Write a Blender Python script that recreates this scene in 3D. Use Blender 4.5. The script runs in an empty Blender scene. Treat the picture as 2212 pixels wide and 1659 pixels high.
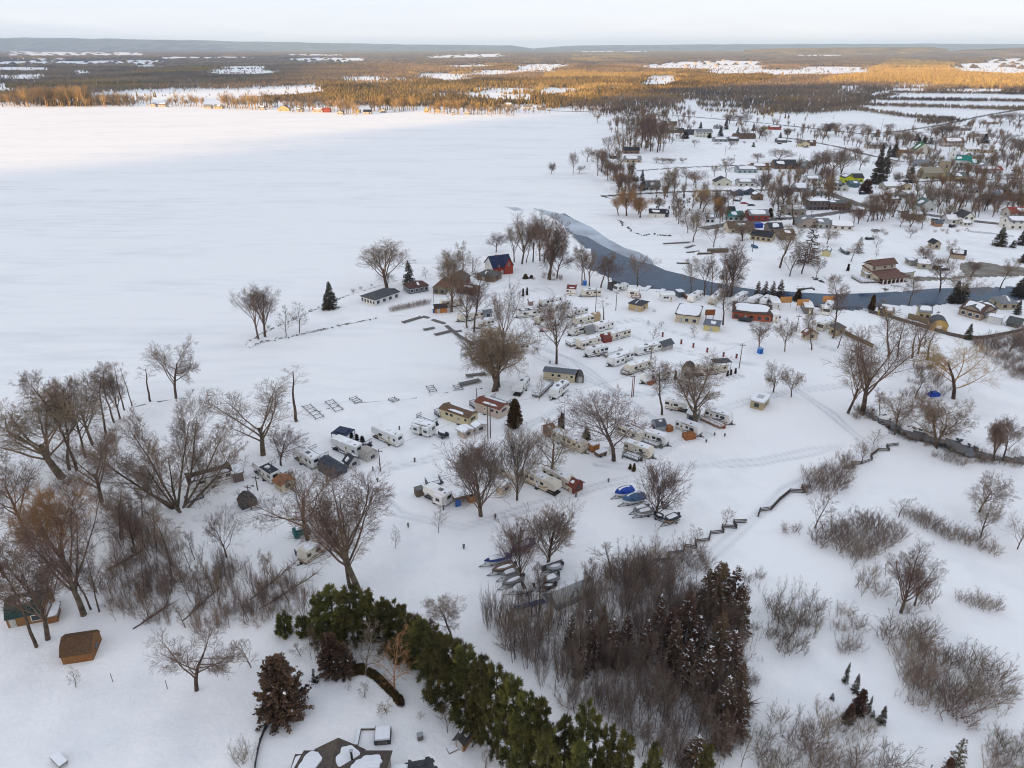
import bpy, math, random
import numpy as np
from mathutils import Vector, Matrix
PI = math.pi
R = math.radians
S = bpy.context.scene
COL = S.collection
random.seed(7)

# ------------------------------------------------------------------ camera, sky, sun, exposure
CAM_H, FPX, HOR = 90.0, 1533.0, 99.0            # drone height (m), focal length and horizon row in a 2212 x 1659 frame
PITCH = math.atan((829.5 - HOR) / FPX)
cam_d = bpy.data.cameras.new('drone_camera')
cam = bpy.data.objects.new('drone_camera', cam_d); COL.objects.link(cam)
cam.location = (0, 0, CAM_H)
cam.rotation_euler = (PI / 2 - PITCH, 0, 0)
cam_d.sensor_width = 36.0
cam_d.lens = 36.0 * FPX / 2212.0
cam_d.clip_start, cam_d.clip_end = 1.0, 120000.0
S.camera = cam

SUN_EL = R(6.5)
SUN_AZ = (0.78, 0.62)                            # horizontal travel of the light
_l = math.hypot(*SUN_AZ); SUN_AZ = (SUN_AZ[0] / _l, SUN_AZ[1] / _l)
W = bpy.data.worlds.new('World'); S.world = W; W.use_nodes = True
wn, wl = W.node_tree.nodes, W.node_tree.links
sky = wn.new('ShaderNodeTexSky'); sky.sky_type = 'NISHITA'; sky.sun_disc = False
sky.sun_elevation = SUN_EL
sky.sun_rotation = math.atan2(-SUN_AZ[0], -SUN_AZ[1]) % (2 * PI)
sky.altitude = 100; sky.air_density = 1.0; sky.dust_density = 1.0; sky.ozone_density = 1.0
bg = wn['Background']; bg.inputs['Strength'].default_value = 0.15
# thin high veil of cloud that whitens the blue of the sky
veil = wn.new('ShaderNodeMix'); veil.data_type = 'RGBA'
veil.inputs[0].default_value = 0.88
# the veil is thicker and paler low over the horizon and broken into faint streaks of cloud
stc = wn.new('ShaderNodeTexCoord'); sep = wn.new('ShaderNodeSeparateXYZ'); wl.new(stc.outputs['Generated'], sep.inputs[0])
low = wn.new('ShaderNodeMapRange'); low.inputs[1].default_value = 0.0; low.inputs[2].default_value = 0.055; low.inputs[3].default_value = 1.0; low.inputs[4].default_value = 0.0; wl.new(sep.outputs['Z'], low.inputs[0])
smp = wn.new('ShaderNodeMapping'); smp.inputs['Scale'].default_value = (5, 5, 60); wl.new(stc.outputs['Generated'], smp.inputs[0])
sno = wn.new('ShaderNodeTexNoise'); sno.inputs['Scale'].default_value = 1.3; sno.inputs['Detail'].default_value = 5; wl.new(smp.outputs[0], sno.inputs['Vector'])
sra = wn.new('ShaderNodeMapRange'); sra.inputs[1].default_value = .42; sra.inputs[2].default_value = .68; sra.inputs[3].default_value = .45; sra.inputs[4].default_value = 1.; wl.new(sno.outputs['Fac'], sra.inputs[0])
pm = wn.new('ShaderNodeMath'); pm.operation = 'MULTIPLY'; wl.new(low.outputs[0], pm.inputs[0]); wl.new(sra.outputs[0], pm.inputs[1])
vc = wn.new('ShaderNodeMix'); vc.data_type = 'RGBA'; vc.inputs[6].default_value = (2.78, 2.98, 3.42, 1); vc.inputs[7].default_value = (3.4, 3.45, 3.6, 1); wl.new(pm.outputs[0], vc.inputs[0]); wl.new(vc.outputs[2], veil.inputs[7])
wl.new(sky.outputs['Color'], veil.inputs[6]); wl.new(veil.outputs[2], bg.inputs['Color'])

sd = bpy.data.lights.new('sun', 'SUN'); sd.energy = 5.0; sd.angle = R(0.5); sd.color = (1.0, 0.64, 0.30)
sun = bpy.data.objects.new('sun', sd); COL.objects.link(sun)
sun.rotation_euler = Vector((SUN_AZ[0] * math.cos(SUN_EL), SUN_AZ[1] * math.cos(SUN_EL), -math.sin(SUN_EL))).to_track_quat('-Z', 'Y').to_euler()
S.view_settings.view_transform = 'Standard'; S.view_settings.look = 'None'
S.view_settings.gamma = 1.0; S.view_settings.exposure = 1.13
S.cycles.max_bounces = 6; S.cycles.transparent_max_bounces = 6; S.cycles.volume_bounces = 0; S.cycles.use_denoising = True; S.cycles.filter_width = 1.1

# ------------------------------------------------------------------ where a photographed point stands on the ground
cp, sp = math.cos(PITCH), math.sin(PITCH)
def G(px, py, z=0.0):
    x, v = (px - 1106.0) / FPX, (829.5 - py) / FPX
    dy, dz = cp + v * sp, -sp + v * cp
    t = (z - CAM_H) / dz
    return Vector((x * t, dy * t, z))
def depth(g): return cp * g[1] - sp * (g[2] - CAM_H)
def ztop(g, py):                                  # height of a point above g that is seen on row py
    v = (829.5 - py) / FPX
    return CAM_H + g[1] * (v * cp - sp) / (cp + v * sp)
def proj(P):                                      # numpy (n,3) -> frame columns and rows
    d = cp * P[:, 1] - sp * (P[:, 2] - CAM_H)
    u = sp * P[:, 1] + cp * (P[:, 2] - CAM_H)
    return 1106.0 + FPX * P[:, 0] / d, 829.5 - FPX * u / d
def inpoly(x, y, poly):
    r = np.zeros(x.shape, bool); n = len(poly)
    for i in range(n):
        x1, y1 = poly[i]; x2, y2 = poly[(i + 1) % n]
        if y1 == y2: continue
        c = ((y1 > y) != (y2 > y)) & (x < (x2 - x1) * (y - y1) / (y2 - y1) + x1)
        r ^= c
    return r

# ------------------------------------------------------------------ objects
def tag(o, label=None, cat=None, group=None, kind=None):
    if label: o['label'] = label
    if cat: o['category'] = cat
    if group: o['group'] = group
    if kind: o['kind'] = kind
    return o
def thing(name, loc, rz, label, cat, group=None):
    o = bpy.data.objects.new(name, None); COL.objects.link(o)
    o.empty_display_size = 0.3
    o.location = loc; o.rotation_euler = (0, 0, rz)
    return tag(o, label, cat, group)
def link(name, me, parent=None, loc=None):
    o = bpy.data.objects.new(name, me); COL.objects.link(o)
    if parent is not None: o.parent = parent
    if loc is not None: o.location = loc
    return o
def copy_tree(o, parent=None):
    c = o.copy(); COL.objects.link(c)
    if parent is not None: c.parent = parent
    for ch in list(o.children): copy_tree(ch, c)
    return c
def arr_mesh(name, V, F, mat=None, smooth=False):
    """mesh from numpy arrays: V (n,3), F (m,k) all faces with k corners"""
    me = bpy.data.meshes.new(name)
    V = np.ascontiguousarray(V, np.float32); F = np.ascontiguousarray(F, np.int32)
    m, k = F.shape
    me.vertices.add(len(V)); me.vertices.foreach_set('co', V.ravel())
    me.loops.add(m * k); me.loops.foreach_set('vertex_index', F.ravel())
    me.polygons.add(m)
    me.polygons.foreach_set('loop_start', np.arange(m, dtype=np.int32) * k)
    me.polygons.foreach_set('loop_total', np.full(m, k, np.int32))
    if smooth: me.polygons.foreach_set('use_smooth', np.ones(m, bool))
    me.update(calc_edges=True)
    if mat: me.materials.append(mat)
    return me
class MB:
    """collects simple shapes and links them as one mesh object"""
    def __init__(s): s.v = []; s.f = []
    def poly(s, pts, rev=False):
        i = len(s.v); s.v += [tuple(p) for p in pts]
        idx = list(range(i, i + len(pts))); s.f.append(idx[::-1] if rev else idx); return s
    def box(s, x0, x1, y0, y1, z0, z1):
        i = len(s.v)
        s.v += [(x0, y0, z0), (x1, y0, z0), (x1, y1, z0), (x0, y1, z0), (x0, y0, z1), (x1, y0, z1), (x1, y1, z1), (x0, y1, z1)]
        s.f += [[i + a for a in q] for q in ((0, 3, 2, 1), (4, 5, 6, 7), (0, 1, 5, 4), (1, 2, 6, 5), (2, 3, 7, 6), (3, 0, 4, 7))]
        return s
    def prism(s, prof, axis, a, b):
        """profile (list of 2-D points) pushed along an axis: 'x' -> (y,z), 'y' -> (x,z), 'z' -> (x,y)"""
        n = len(prof); i = len(s.v)
        for t in (a, b):
            for p, q in prof:
                s.v.append((t, p, q) if axis == 'x' else (p, t, q) if axis == 'y' else (p, q, t))
        s.f.append(list(range(i, i + n))[::-1]); s.f.append(list(range(i + n, i + 2 * n)))
        for k in range(n):
            l = (k + 1) % n; s.f.append([i + k, i + l, i + n + l, i + n + k])
        return s
    def tube(s, pts, r0, r1=None, k=6):
        r1 = r0 if r1 is None else r1; n = len(pts); i = len(s.v)
        for j, p in enumerate(pts):
            p = Vector(p); d = (Vector(pts[min(j + 1, n - 1)]) - Vector(pts[max(j - 1, 0)])).normalized()
            a = d.cross(Vector((0, 0, 1)) if abs(d.z) < .9 else Vector((1, 0, 0))).normalized(); b = d.cross(a)
            r = r0 + (r1 - r0) * j / max(1, n - 1)
            for q in range(k):
                w = 2 * PI * q / k; s.v.append(tuple(p + a * (r * math.cos(w)) + b * (r * math.sin(w))))
        for j in range(n - 1):
            for q in range(k):
                z = (q + 1) % k; s.f.append([i + j * k + q, i + j * k + z, i + (j + 1) * k + z, i + (j + 1) * k + q])
        s.f.append([i + q for q in range(k)][::-1]); s.f.append([i + (n - 1) * k + q for q in range(k)])
        return s
    def bar(s, a, b, w, h=None):
        return s.tube([a, b], w / 2 * 1.3, None, 4)
    def blanket(s, o, ux, uy, a0, a1, b0, b1, rng, th=.1, rough=.16, n=22, power=4.):
        """snow lying on a sloping plane o + a*ux + b*uy: an irregular rounded patch with thickness"""
        o, ux, uy = Vector(o), Vector(ux).normalized(), Vector(uy).normalized()
        nn = ux.cross(uy).normalized()
        if nn.z < 0: nn = -nn
        ca, cb, ha, hb = (a0 + a1) / 2, (b0 + b1) / 2, (a1 - a0) / 2, (b1 - b0) / 2
        i = len(s.v); ph = [rng.uniform(0, 6.28) for _ in range(3)]
        for ring in range(2):
            for k in range(n):
                t = 2 * PI * k / n; c, q = math.cos(t), math.sin(t)
                rad = (abs(c) ** power + abs(q) ** power) ** (-1 / power)
                rad *= 1 - rough * (.5 + .25 * math.sin(2 * t + ph[0]) + .25 * math.sin(3 * t + ph[1]) + .2 * math.sin(7 * t + ph[2]))
                if ring: rad *= .96
                p = o + ux * (ca + ha * rad * c) + uy * (cb + hb * rad * q) + nn * (th if ring else .004)
                s.v.append(tuple(p))
        s.v.append(tuple(o + ux * ca + uy * cb + nn * th * 1.15)); m = i + 2 * n
        flip = (ux.cross(uy)).z < 0
        for k in range(n):
            l = (k + 1) % n
            q = [i + k, i + l, i + n + l, i + n + k]; t3 = [i + n + k, i + n + l, m]
            s.f.append(q[::-1] if flip else q); s.f.append(t3[::-1] if flip else t3)
        return s
    def build(s, name, mat, parent=None, loc=None, smooth=False):
        me = bpy.data.meshes.new(name); me.from_pydata(s.v, [], s.f); me.materials.append(mat)
        if smooth: me.polygons.foreach_set('use_smooth', [True] * len(me.polygons))
        me.update()
        return link(name, me, parent, loc)

# ------------------------------------------------------------------ materials
_M = {}
def mat(name, col, rough=.8, var=.12, scale=3., bump=0., metal=0., spec=.3, rand=0., tint=None, bscale=None, bands=None):
    if name in _M: return _M[name]
    m = bpy.data.materials.new(name); m.use_nodes = True; _M[name] = m
    N, L = m.node_tree.nodes, m.node_tree.links
    b = N['Principled BSDF']; b.inputs['Roughness'].default_value = rough; b.inputs['Metallic'].default_value = metal
    b.inputs['Specular IOR Level'].default_value = spec
    tc = N.new('ShaderNodeTexCoord')
    no = N.new('ShaderNodeTexNoise'); no.inputs['Scale'].default_value = scale; no.inputs['Detail'].default_value = 5
    L.new(tc.outputs['Object'], no.inputs['Vector'])
    mx = N.new('ShaderNodeMix'); mx.data_type = 'RGBA'
    c2 = tint if tint else tuple(c * (1 - 2 * var) for c in col)
    mx.inputs[6].default_value = (*c2, 1); mx.inputs[7].default_value = (*[min(1, c * (1 + var)) for c in col], 1)
    rp = N.new('ShaderNodeMapRange'); rp.inputs[1].default_value = .3; rp.inputs[2].default_value = .7
    L.new(no.outputs['Fac'], rp.inputs[0]); L.new(rp.outputs[0], mx.inputs[0])
    out = mx.outputs[2]
    if rand:
        oi = N.new('ShaderNodeObjectInfo'); hs = N.new('ShaderNodeHueSaturation')
        r1 = N.new('ShaderNodeMapRange'); r1.inputs[3].default_value = 1 - rand; r1.inputs[4].default_value = 1 + rand
        r2 = N.new('ShaderNodeMapRange'); r2.inputs[3].default_value = .5 - .02; r2.inputs[4].default_value = .5 + .02
        L.new(oi.outputs['Random'], r1.inputs[0]); L.new(oi.outputs['Random'], r2.inputs[0])
        L.new(r1.outputs[0], hs.inputs['Value']); L.new(r2.outputs[0], hs.inputs['Hue']); L.new(out, hs.inputs['Color']); out = hs.outputs[0]
    L.new(out, b.inputs['Base Color'])
    hsrc = no.outputs['Fac']
    if bands:                                      # siding, boards, corrugation: (axis, period)
        sx = N.new('ShaderNodeSeparateXYZ'); L.new(tc.outputs['Object'], sx.inputs[0])
        ml = N.new('ShaderNodeMath'); ml.operation = 'MULTIPLY'; ml.inputs[1].default_value = 1 / bands[1]
        fr = N.new('ShaderNodeMath'); fr.operation = 'FRACT'
        L.new(sx.outputs['XYZ'.index(bands[0].upper())], ml.inputs[0]); L.new(ml.outputs[0], fr.inputs[0]); hsrc = fr.outputs[0]
        bump = bump or .4
    if bump:
        if bscale:
            n2 = N.new('ShaderNodeTexNoise'); n2.inputs['Scale'].default_value = bscale; n2.inputs['Detail'].default_value = 6
            L.new(tc.outputs['Object'], n2.inputs['Vector']); hsrc = n2.outputs['Fac']
        bp = N.new('ShaderNodeBump'); bp.inputs['Strength'].default_value = bump; bp.inputs['Distance'].default_value = .05
        L.new(hsrc, bp.inputs['Height']); L.new(bp.outputs[0], b.inputs['Normal'])
    return m
SNOW = mat('snow_cap', (.82, .83, .85), .7, .03, 1.5, .25, spec=.2)
GLASS = mat('window_glass', (.03, .035, .04), .12, .3, 2., spec=.6)
BLACK = mat('black_rubber', (.02, .02, .022), .7, .2, 4.)
DARKM = mat('dark_metal', (.05, .05, .055), .5, .2, 5., metal=.4)
STEEL = mat('galvanised_steel', (.38, .39, .40), .45, .1, 5., metal=.6)
WHITE = mat('white_paint', (.74, .74, .73), .5, .05, 1.2)
CREAM = mat('cream_paint', (.66, .60, .47), .6, .06, 1.2)
WOOD = mat('weathered_wood', (.17, .125, .09), .85, .25, 4., .3)
REDWOOD = mat('red_stained_wood', (.30, .105, .045), .8, .2, 4., bands=('z', .16))
ORANGE = mat('orange_wood', (.40, .17, .05), .8, .2, 4., bands=('x', .2))
GREYWOOD = mat('grey_wood', (.16, .15, .14), .9, .25, 5., .3)
POLEW = mat('pole_wood', (.13, .10, .085), .9, .25, 6., .3)
def wall(c): return mat('siding_%d_%d_%d' % tuple(int(q * 255) for q in c), c, .75, .07, 1.0, bands=('z', .18))
def roofm(c): return mat('shingle_%d_%d_%d' % tuple(int(q * 255) for q in c), c, .9, .18, 2.5, .4, bscale=18.)
# ------------------------------------------------------------------ the ground: one sheet to the horizon
LAKE = [(-700, 237), (0, 235), (300, 233.5), (560, 238), (700, 245), (753, 250), (803, 247), (903, 244.5), (978, 249), (1028, 252), (1106, 251), (1228, 247),
        (1278, 247), (1318, 262), (1331, 283), (1320, 333), (1313, 340), (1276, 353), (1271, 373), (1296, 388), (1313, 408), (1298, 424), (1331, 433),
        (1348, 467), (1336, 476), (1368, 502), (1386, 509), (1440, 506), (1468, 508), (1486, 524), (1500, 548), (1536, 572), (1590, 607), (1600, 622),
        (1520, 625), (1400, 612), (1300, 590), (1290, 545),
        (1236, 509), (1206, 515), (1160, 530), (1100, 540), (1045, 552), (1010, 572), (960, 586), (900, 598), (850, 607), (800, 623), (745, 640),
        (690, 664), (640, 688), (590, 709), (548, 732), (530, 745), (540, 751), (560, 742), (690, 714), (760, 699), (815, 688), (850, 681), (880, 680), (915, 690),
        (960, 710), (1000, 735), (1035, 768), (1030, 800), (1010, 830), (975, 846), (880, 862), (800, 868), (740, 872), (690, 888), (600, 862), (480, 851),
        (400, 860), (330, 868), (285, 880), (270, 895), (250, 930), (200, 960), (165, 1020), (100, 1100), (40, 1150), (-100, 1250), (-500, 1400)]
RIVER = [(1204, 462), (1220, 461), (1246, 477), (1278, 492), (1291, 503), (1313, 517), (1346, 535), (1381, 545), (1406, 559), (1412, 572), (1438, 584), (1476, 593),
         (1508, 602), (1540, 610), (1600, 621), (1650, 628), (1694, 629), (1734, 632), (1799, 635.5), (1849, 634), (1921, 631), (1971, 627), (2021, 623), (2084, 622),
         (2159, 619), (2300, 616), (3000, 600), (3000, 640), (2300, 645), (2212, 644), (2159, 653), (2121, 649), (2059, 654), (2009, 659), (1959, 662), (1909, 665), (1884, 669), (1846, 672),
         (1811, 669), (1771, 662), (1726, 657), (1696, 650), (1650, 648), (1600, 646), (1544, 642), (1516, 639), (1456, 632), (1411, 625), (1368, 617), (1326, 607),
         (1296, 597), (1268, 579), (1280, 560), (1276, 542), (1256, 527), (1236, 507), (1222, 495)]
CREEK = [(1870, 882), (1909, 897), (1959, 917), (2021, 934), (2059, 942), (2084, 953), (2119, 967), (2140, 979), (2212, 985), (2300, 990), (3000, 1010), (3000, 1030), (2300, 1006), (2212, 1000),
         (2156, 991), (2116, 991), (2084, 983), (2039, 963), (2009, 955), (1959, 943), (1934, 931), (1901, 912), (1862, 893)]
ROADS = {   # frame points along the middle, width in metres
    'highway': ([(1181, 239), (1356, 244), (1394, 251), (1466, 250), (1560, 258), (1659, 267), (1771, 279), (1870, 290), (1934, 285), (2034, 270), (2134, 248), (2300, 221)], 9),
    'lane': ([(1376, 369), (1481, 361.5), (1626, 356), (1700, 352)], 5),
    'shore_road': ([(1300, 424), (1371, 419), (1481, 414), (1631, 411), (1766, 407), (1884, 398), (2034, 390), (2300, 383)], 6),
    'village_road': ([(1519, 494), (1576, 484), (1659, 475), (1734, 470), (1834, 456), (1909, 453), (1950, 458), (2019, 466), (2109, 478), (2184, 487), (2300, 500)], 7),
    'main_street': ([(1766, 406), (1800, 422), (1859, 443), (1909, 454)], 8),
    'side_street': ([(1691, 297), (1735, 303), (1814, 318), (1876, 335), (1940, 348), (2060, 352)], 6)}
LOT = [(2070, 571), (2084, 565), (2121, 566), (2171, 574), (2300, 585), (2300, 600), (2212, 597), (2146, 599), (2084, 601), (2049, 605), (1976, 609), (1971, 597), (2009, 597), (2049, 599.5), (2084, 595), (2073, 583)]
PAVED = [(873, 1646), (884, 1641), (900, 1643), (918, 1636), (926, 1634), (940, 1640), (938, 1650), (960, 1665), (990, 1700), (868, 1700)]

def w2(poly): return [tuple(G(*p)[:2]) for p in poly]
def vnoise(x, y, s, seed):
    g = np.random.RandomState(seed).rand(64, 64)
    u, v = x / s, y / s
    i, j = np.floor(u).astype(int), np.floor(v).astype(int)
    a, b = u - i, v - j; a = a * a * (3 - 2 * a); b = b * b * (3 - 2 * b)
    q = lambda m, n: g[m % 64, n % 64]
    return (q(i, j) * (1 - a) + q(i + 1, j) * a) * (1 - b) + (q(i, j + 1) * (1 - a) + q(i + 1, j + 1) * a) * b
def seg_dist(x, y, pts):
    d = np.full(x.shape, 1e9)
    for (x1, y1), (x2, y2) in zip(pts[:-1], pts[1:]):
        dx, dy = x2 - x1, y2 - y1
        t = np.clip(((x - x1) * dx + (y - y1) * dy) / (dx * dx + dy * dy), 0, 1)
        d = np.minimum(d, np.hypot(x - x1 - t * dx, y - y1 - t * dy))
    return d
RIVW, LAKEW, CREEKW = w2(RIVER), w2(LAKE), w2(CREEK)
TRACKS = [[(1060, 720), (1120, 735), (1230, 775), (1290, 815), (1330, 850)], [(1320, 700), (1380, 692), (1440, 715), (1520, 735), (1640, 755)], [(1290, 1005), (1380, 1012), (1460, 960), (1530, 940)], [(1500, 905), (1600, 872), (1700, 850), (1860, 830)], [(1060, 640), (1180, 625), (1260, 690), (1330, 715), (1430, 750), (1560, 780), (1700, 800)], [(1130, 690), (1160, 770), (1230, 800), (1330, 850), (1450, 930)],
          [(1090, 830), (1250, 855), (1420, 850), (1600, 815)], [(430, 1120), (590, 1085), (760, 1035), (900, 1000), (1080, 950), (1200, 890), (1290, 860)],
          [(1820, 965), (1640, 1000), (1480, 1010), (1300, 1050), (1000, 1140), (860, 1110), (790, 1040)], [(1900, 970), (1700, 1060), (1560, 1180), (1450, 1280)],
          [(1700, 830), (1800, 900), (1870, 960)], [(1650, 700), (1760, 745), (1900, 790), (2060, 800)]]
def height(x, y):
    z = .32 * vnoise(x, y, 26, 1) + .14 * vnoise(x, y, 7, 2) + .05 * vnoise(x, y, 2.6, 3) + .02
    for t in TRACKS:
        d = seg_dist(x, y, w2(t)); wob = vnoise(x, y, 5, 5) * .5
        z -= .11 * np.exp(-((d - 1.1 + wob) / .45) ** 2); z += .02 * np.exp(-((d - 2.2) / .6) ** 2)
    for pts, w in ROADS.values():
        d = seg_dist(x, y, w2(pts)) - w / 2
        z = np.where(d < 1.2, -.05, z) + .55 * np.exp(-((d - 2.2) / .7) ** 2) * (.4 + vnoise(x, y, 4, 7))
    for poly in (LOT, PAVED):
        pw = w2(poly)
        z = np.where(inpoly(x, y, pw), -.05, z)
    far = np.clip((y - 1000) / 150, 0, 1)
    z = z * (1 - far)
    z = np.where(inpoly(x, y, LAKEW), -.4, z)
    jx, jy = ((vnoise(x, y, 10, k) - .5) * 6 + (vnoise(x, y, 3.5, k + 2) - .5) * 3 for k in (71, 72))   # ragged snow shelves along the banks
    for pw in (RIVW, CREEKW): z = np.where(inpoly(x + jx, y + jy, pw), -.6, z)
    return z
ang = np.concatenate([np.arange(-180, -44, 8), np.arange(-44, 44, .2), np.arange(44, 180, 8)]) * PI / 180
rad = np.concatenate([[1., 20, 40], 60 * np.exp(np.arange(0, 3.3, .0062)), 60 * np.exp(np.arange(3.34, 6.22, .09))])
A, Q = np.meshgrid(ang, rad)
gx, gy = Q * np.sin(A), Q * np.cos(A)
gz = height(gx.ravel(), gy.ravel()).reshape(gx.shape)
na, nr = len(ang), len(rad)
I = (np.arange(nr - 1)[:, None] * na + np.arange(na)[None, :]).ravel()
J = (np.arange(nr - 1)[:, None] * na + (np.arange(na)[None, :] + 1) % na).ravel()
GF = np.stack([I, I + na, J + na, J], 1)[:, ::-1]

def snow_mat(name, stretch=None, c0=(.71, .715, .725), c1=(.845, .84, .83), bump=.5, packed=False):
    m = bpy.data.materials.new(name); m.use_nodes = True
    N, L = m.node_tree.nodes, m.node_tree.links
    b = N['Principled BSDF']; b.inputs['Roughness'].default_value = .75; b.inputs['Specular IOR Level'].default_value = .2
    tc = N.new('ShaderNodeTexCoord'); mp = N.new('ShaderNodeMapping')
    if stretch: mp.inputs['Scale'].default_value = stretch; mp.inputs['Rotation'].default_value = (0, 0, .06)
    L.new(tc.outputs['Object'], mp.inputs['Vector'])
    def noise(s, d=6):
        n = N.new('ShaderNodeTexNoise'); n.inputs['Scale'].default_value = s; n.inputs['Detail'].default_value = d
        L.new(mp.outputs[0], n.inputs['Vector']); return n.outputs['Fac']
    a, c = noise(.02), noise(.12, 8)
    ad = N.new('ShaderNodeMath'); ad.operation = 'ADD'; L.new(a, ad.inputs[0]); L.new(c, ad.inputs[1])
    rp = N.new('ShaderNodeMapRange'); rp.inputs[1].default_value = .62; rp.inputs[2].default_value = 1.02; L.new(ad.outputs[0], rp.inputs[0])
    mx = N.new('ShaderNodeMix'); mx.data_type = 'RGBA'; mx.inputs[6].default_value = (*c0, 1); mx.inputs[7].default_value = (*c1, 1)
    L.new(rp.outputs[0], mx.inputs[0]); out = mx.outputs[2]
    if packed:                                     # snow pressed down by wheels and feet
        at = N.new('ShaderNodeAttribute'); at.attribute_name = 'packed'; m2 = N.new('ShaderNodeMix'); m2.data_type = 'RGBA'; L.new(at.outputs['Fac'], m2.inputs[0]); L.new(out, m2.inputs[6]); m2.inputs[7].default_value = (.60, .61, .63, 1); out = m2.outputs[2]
    L.new(out, b.inputs['Base Color'])
    a2 = N.new('ShaderNodeMath'); a2.operation = 'ADD'; L.new(c, a2.inputs[0]); L.new(noise(1.1, 6), a2.inputs[1])
    bp = N.new('ShaderNodeBump'); bp.inputs['Strength'].default_value = bump; bp.inputs['Distance'].default_value = .35
    L.new(a2.outputs[0], bp.inputs['Height']); L.new(bp.outputs[0], b.inputs['Normal'])
    return m
def struct(name, me): return tag(link(name, me), kind='structure')
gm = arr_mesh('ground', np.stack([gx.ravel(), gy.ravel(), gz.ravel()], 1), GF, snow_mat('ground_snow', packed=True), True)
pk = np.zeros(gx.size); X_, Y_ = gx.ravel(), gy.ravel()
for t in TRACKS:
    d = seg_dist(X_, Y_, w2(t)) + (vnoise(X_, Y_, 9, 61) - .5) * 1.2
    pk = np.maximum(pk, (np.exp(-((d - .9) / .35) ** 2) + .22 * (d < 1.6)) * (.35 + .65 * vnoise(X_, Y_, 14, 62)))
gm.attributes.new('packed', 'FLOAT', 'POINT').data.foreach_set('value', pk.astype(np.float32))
struct('ground', gm)
def sheet(name, poly, z, m, sub=0):
    b = MB(); b.poly([(*p, z) for p in w2(poly)])
    o = b.build(name, m)
    if o.data.polygons[0].normal.z < 0: o.data.flip_normals()
    return tag(o, kind='structure')
sheet('frozen_lake', LAKE, 0.0, snow_mat('lake_snow', (.35, 1.6, 1), (.70, .71, .725), (.83, .83, .82), .35))

def water_mat(name, ice):
    m = bpy.data.materials.new(name); m.use_nodes = True
    N, L = m.node_tree.nodes, m.node_tree.links; b = N['Principled BSDF']; b.inputs['Specular IOR Level'].default_value = .06
    tc = N.new('ShaderNodeTexCoord'); n = N.new('ShaderNodeTexNoise'); n.inputs['Scale'].default_value = .035; n.inputs['Detail'].default_value = 7
    L.new(tc.outputs['Object'], n.inputs['Vector'])
    rp = N.new('ShaderNodeMapRange'); rp.inputs[1].default_value = .5 - ice; rp.inputs[2].default_value = .62 - ice; L.new(n.outputs['Fac'], rp.inputs[0])
    mx = N.new('ShaderNodeMix'); mx.data_type = 'RGBA'; mx.inputs[6].default_value = (.017, .04, .082, 1); mx.inputs[7].default_value = (.09, .125, .17, 1)
    L.new(rp.outputs[0], mx.inputs[0]); L.new(mx.outputs[2], b.inputs['Base Color'])
    rr = N.new('ShaderNodeMapRange'); rr.inputs[3].default_value = .12; rr.inputs[4].default_value = .5; L.new(rp.outputs[0], rr.inputs[0]); L.new(rr.outputs[0], b.inputs['Roughness'])
    n2 = N.new('ShaderNodeTexNoise'); n2.inputs['Scale'].default_value = 1.5; L.new(tc.outputs['Object'], n2.inputs['Vector'])
    bp = N.new('ShaderNodeBump'); bp.inputs['Strength'].default_value = .12; bp.inputs['Distance'].default_value = .1; L.new(n2.outputs['Fac'], bp.inputs['Height']); L.new(bp.outputs[0], b.inputs['Normal'])
    return m
sheet('river', RIVER, .02, water_mat('river_water', .02))
sheet('creek', CREEK, -.05, mat('creek_water', (.045, .045, .05), .2, .4, .2, spec=.5))
ICE = mat('thin_grey_ice', (.36, .41, .47), .4, .25, .05)
sheet('thin_ice', [(1150, 449), (1185, 456), (1215, 463), (1246, 476), (1278, 491), (1313, 516), (1348, 535), (1381, 545), (1406, 559), (1412, 572), (1372, 563), (1330, 545), (1296, 528), (1268, 511), (1236, 505), (1226, 496),
                   (1206, 478)], .03, ICE)
sheet('thin_ice', [(1090, 446), (1118, 448), (1135, 455), (1110, 455)], .02, mat('dark_lake_ice', (.5, .53, .57), .5, .2, .1))
ASPH = mat('winter_asphalt', (.17, .155, .14), .85, .3, .25, .3)
def strip(name, pts, w, z, m):
    P = [G(*p) for p in pts]; fine = []
    for a, b in zip(P[:-1], P[1:]):
        n = max(1, int((b - a).length / 12)); fine += [a.lerp(b, k / n) for k in range(n)]
    fine.append(P[-1]); P = fine; b = MB()
    for k, p in enumerate(P):
        d = (P[min(k + 1, len(P) - 1)] - P[max(0, k - 1)]).normalized(); q = Vector((-d.y, d.x, 0)) * w / 2
        b.v += [tuple(p + q + Vector((0, 0, z))), tuple(p - q + Vector((0, 0, z)))]
        if k: i = 2 * k; b.f.append([i - 2, i - 1, i + 1, i])
    return tag(b.build(name, m), kind='structure')
for k, (nm, (pts, w)) in enumerate(ROADS.items()): strip(nm, pts, w, .03 + .006 * k, ASPH)
sheet('parking_lot', LOT, .03, mat('gravel_lot', (.22, .195, .165), .9, .25, .15, .3))
sheet('driveway', PAVED, .03, mat('dark_driveway', (.07, .07, .075), .7, .3, .8))

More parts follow.
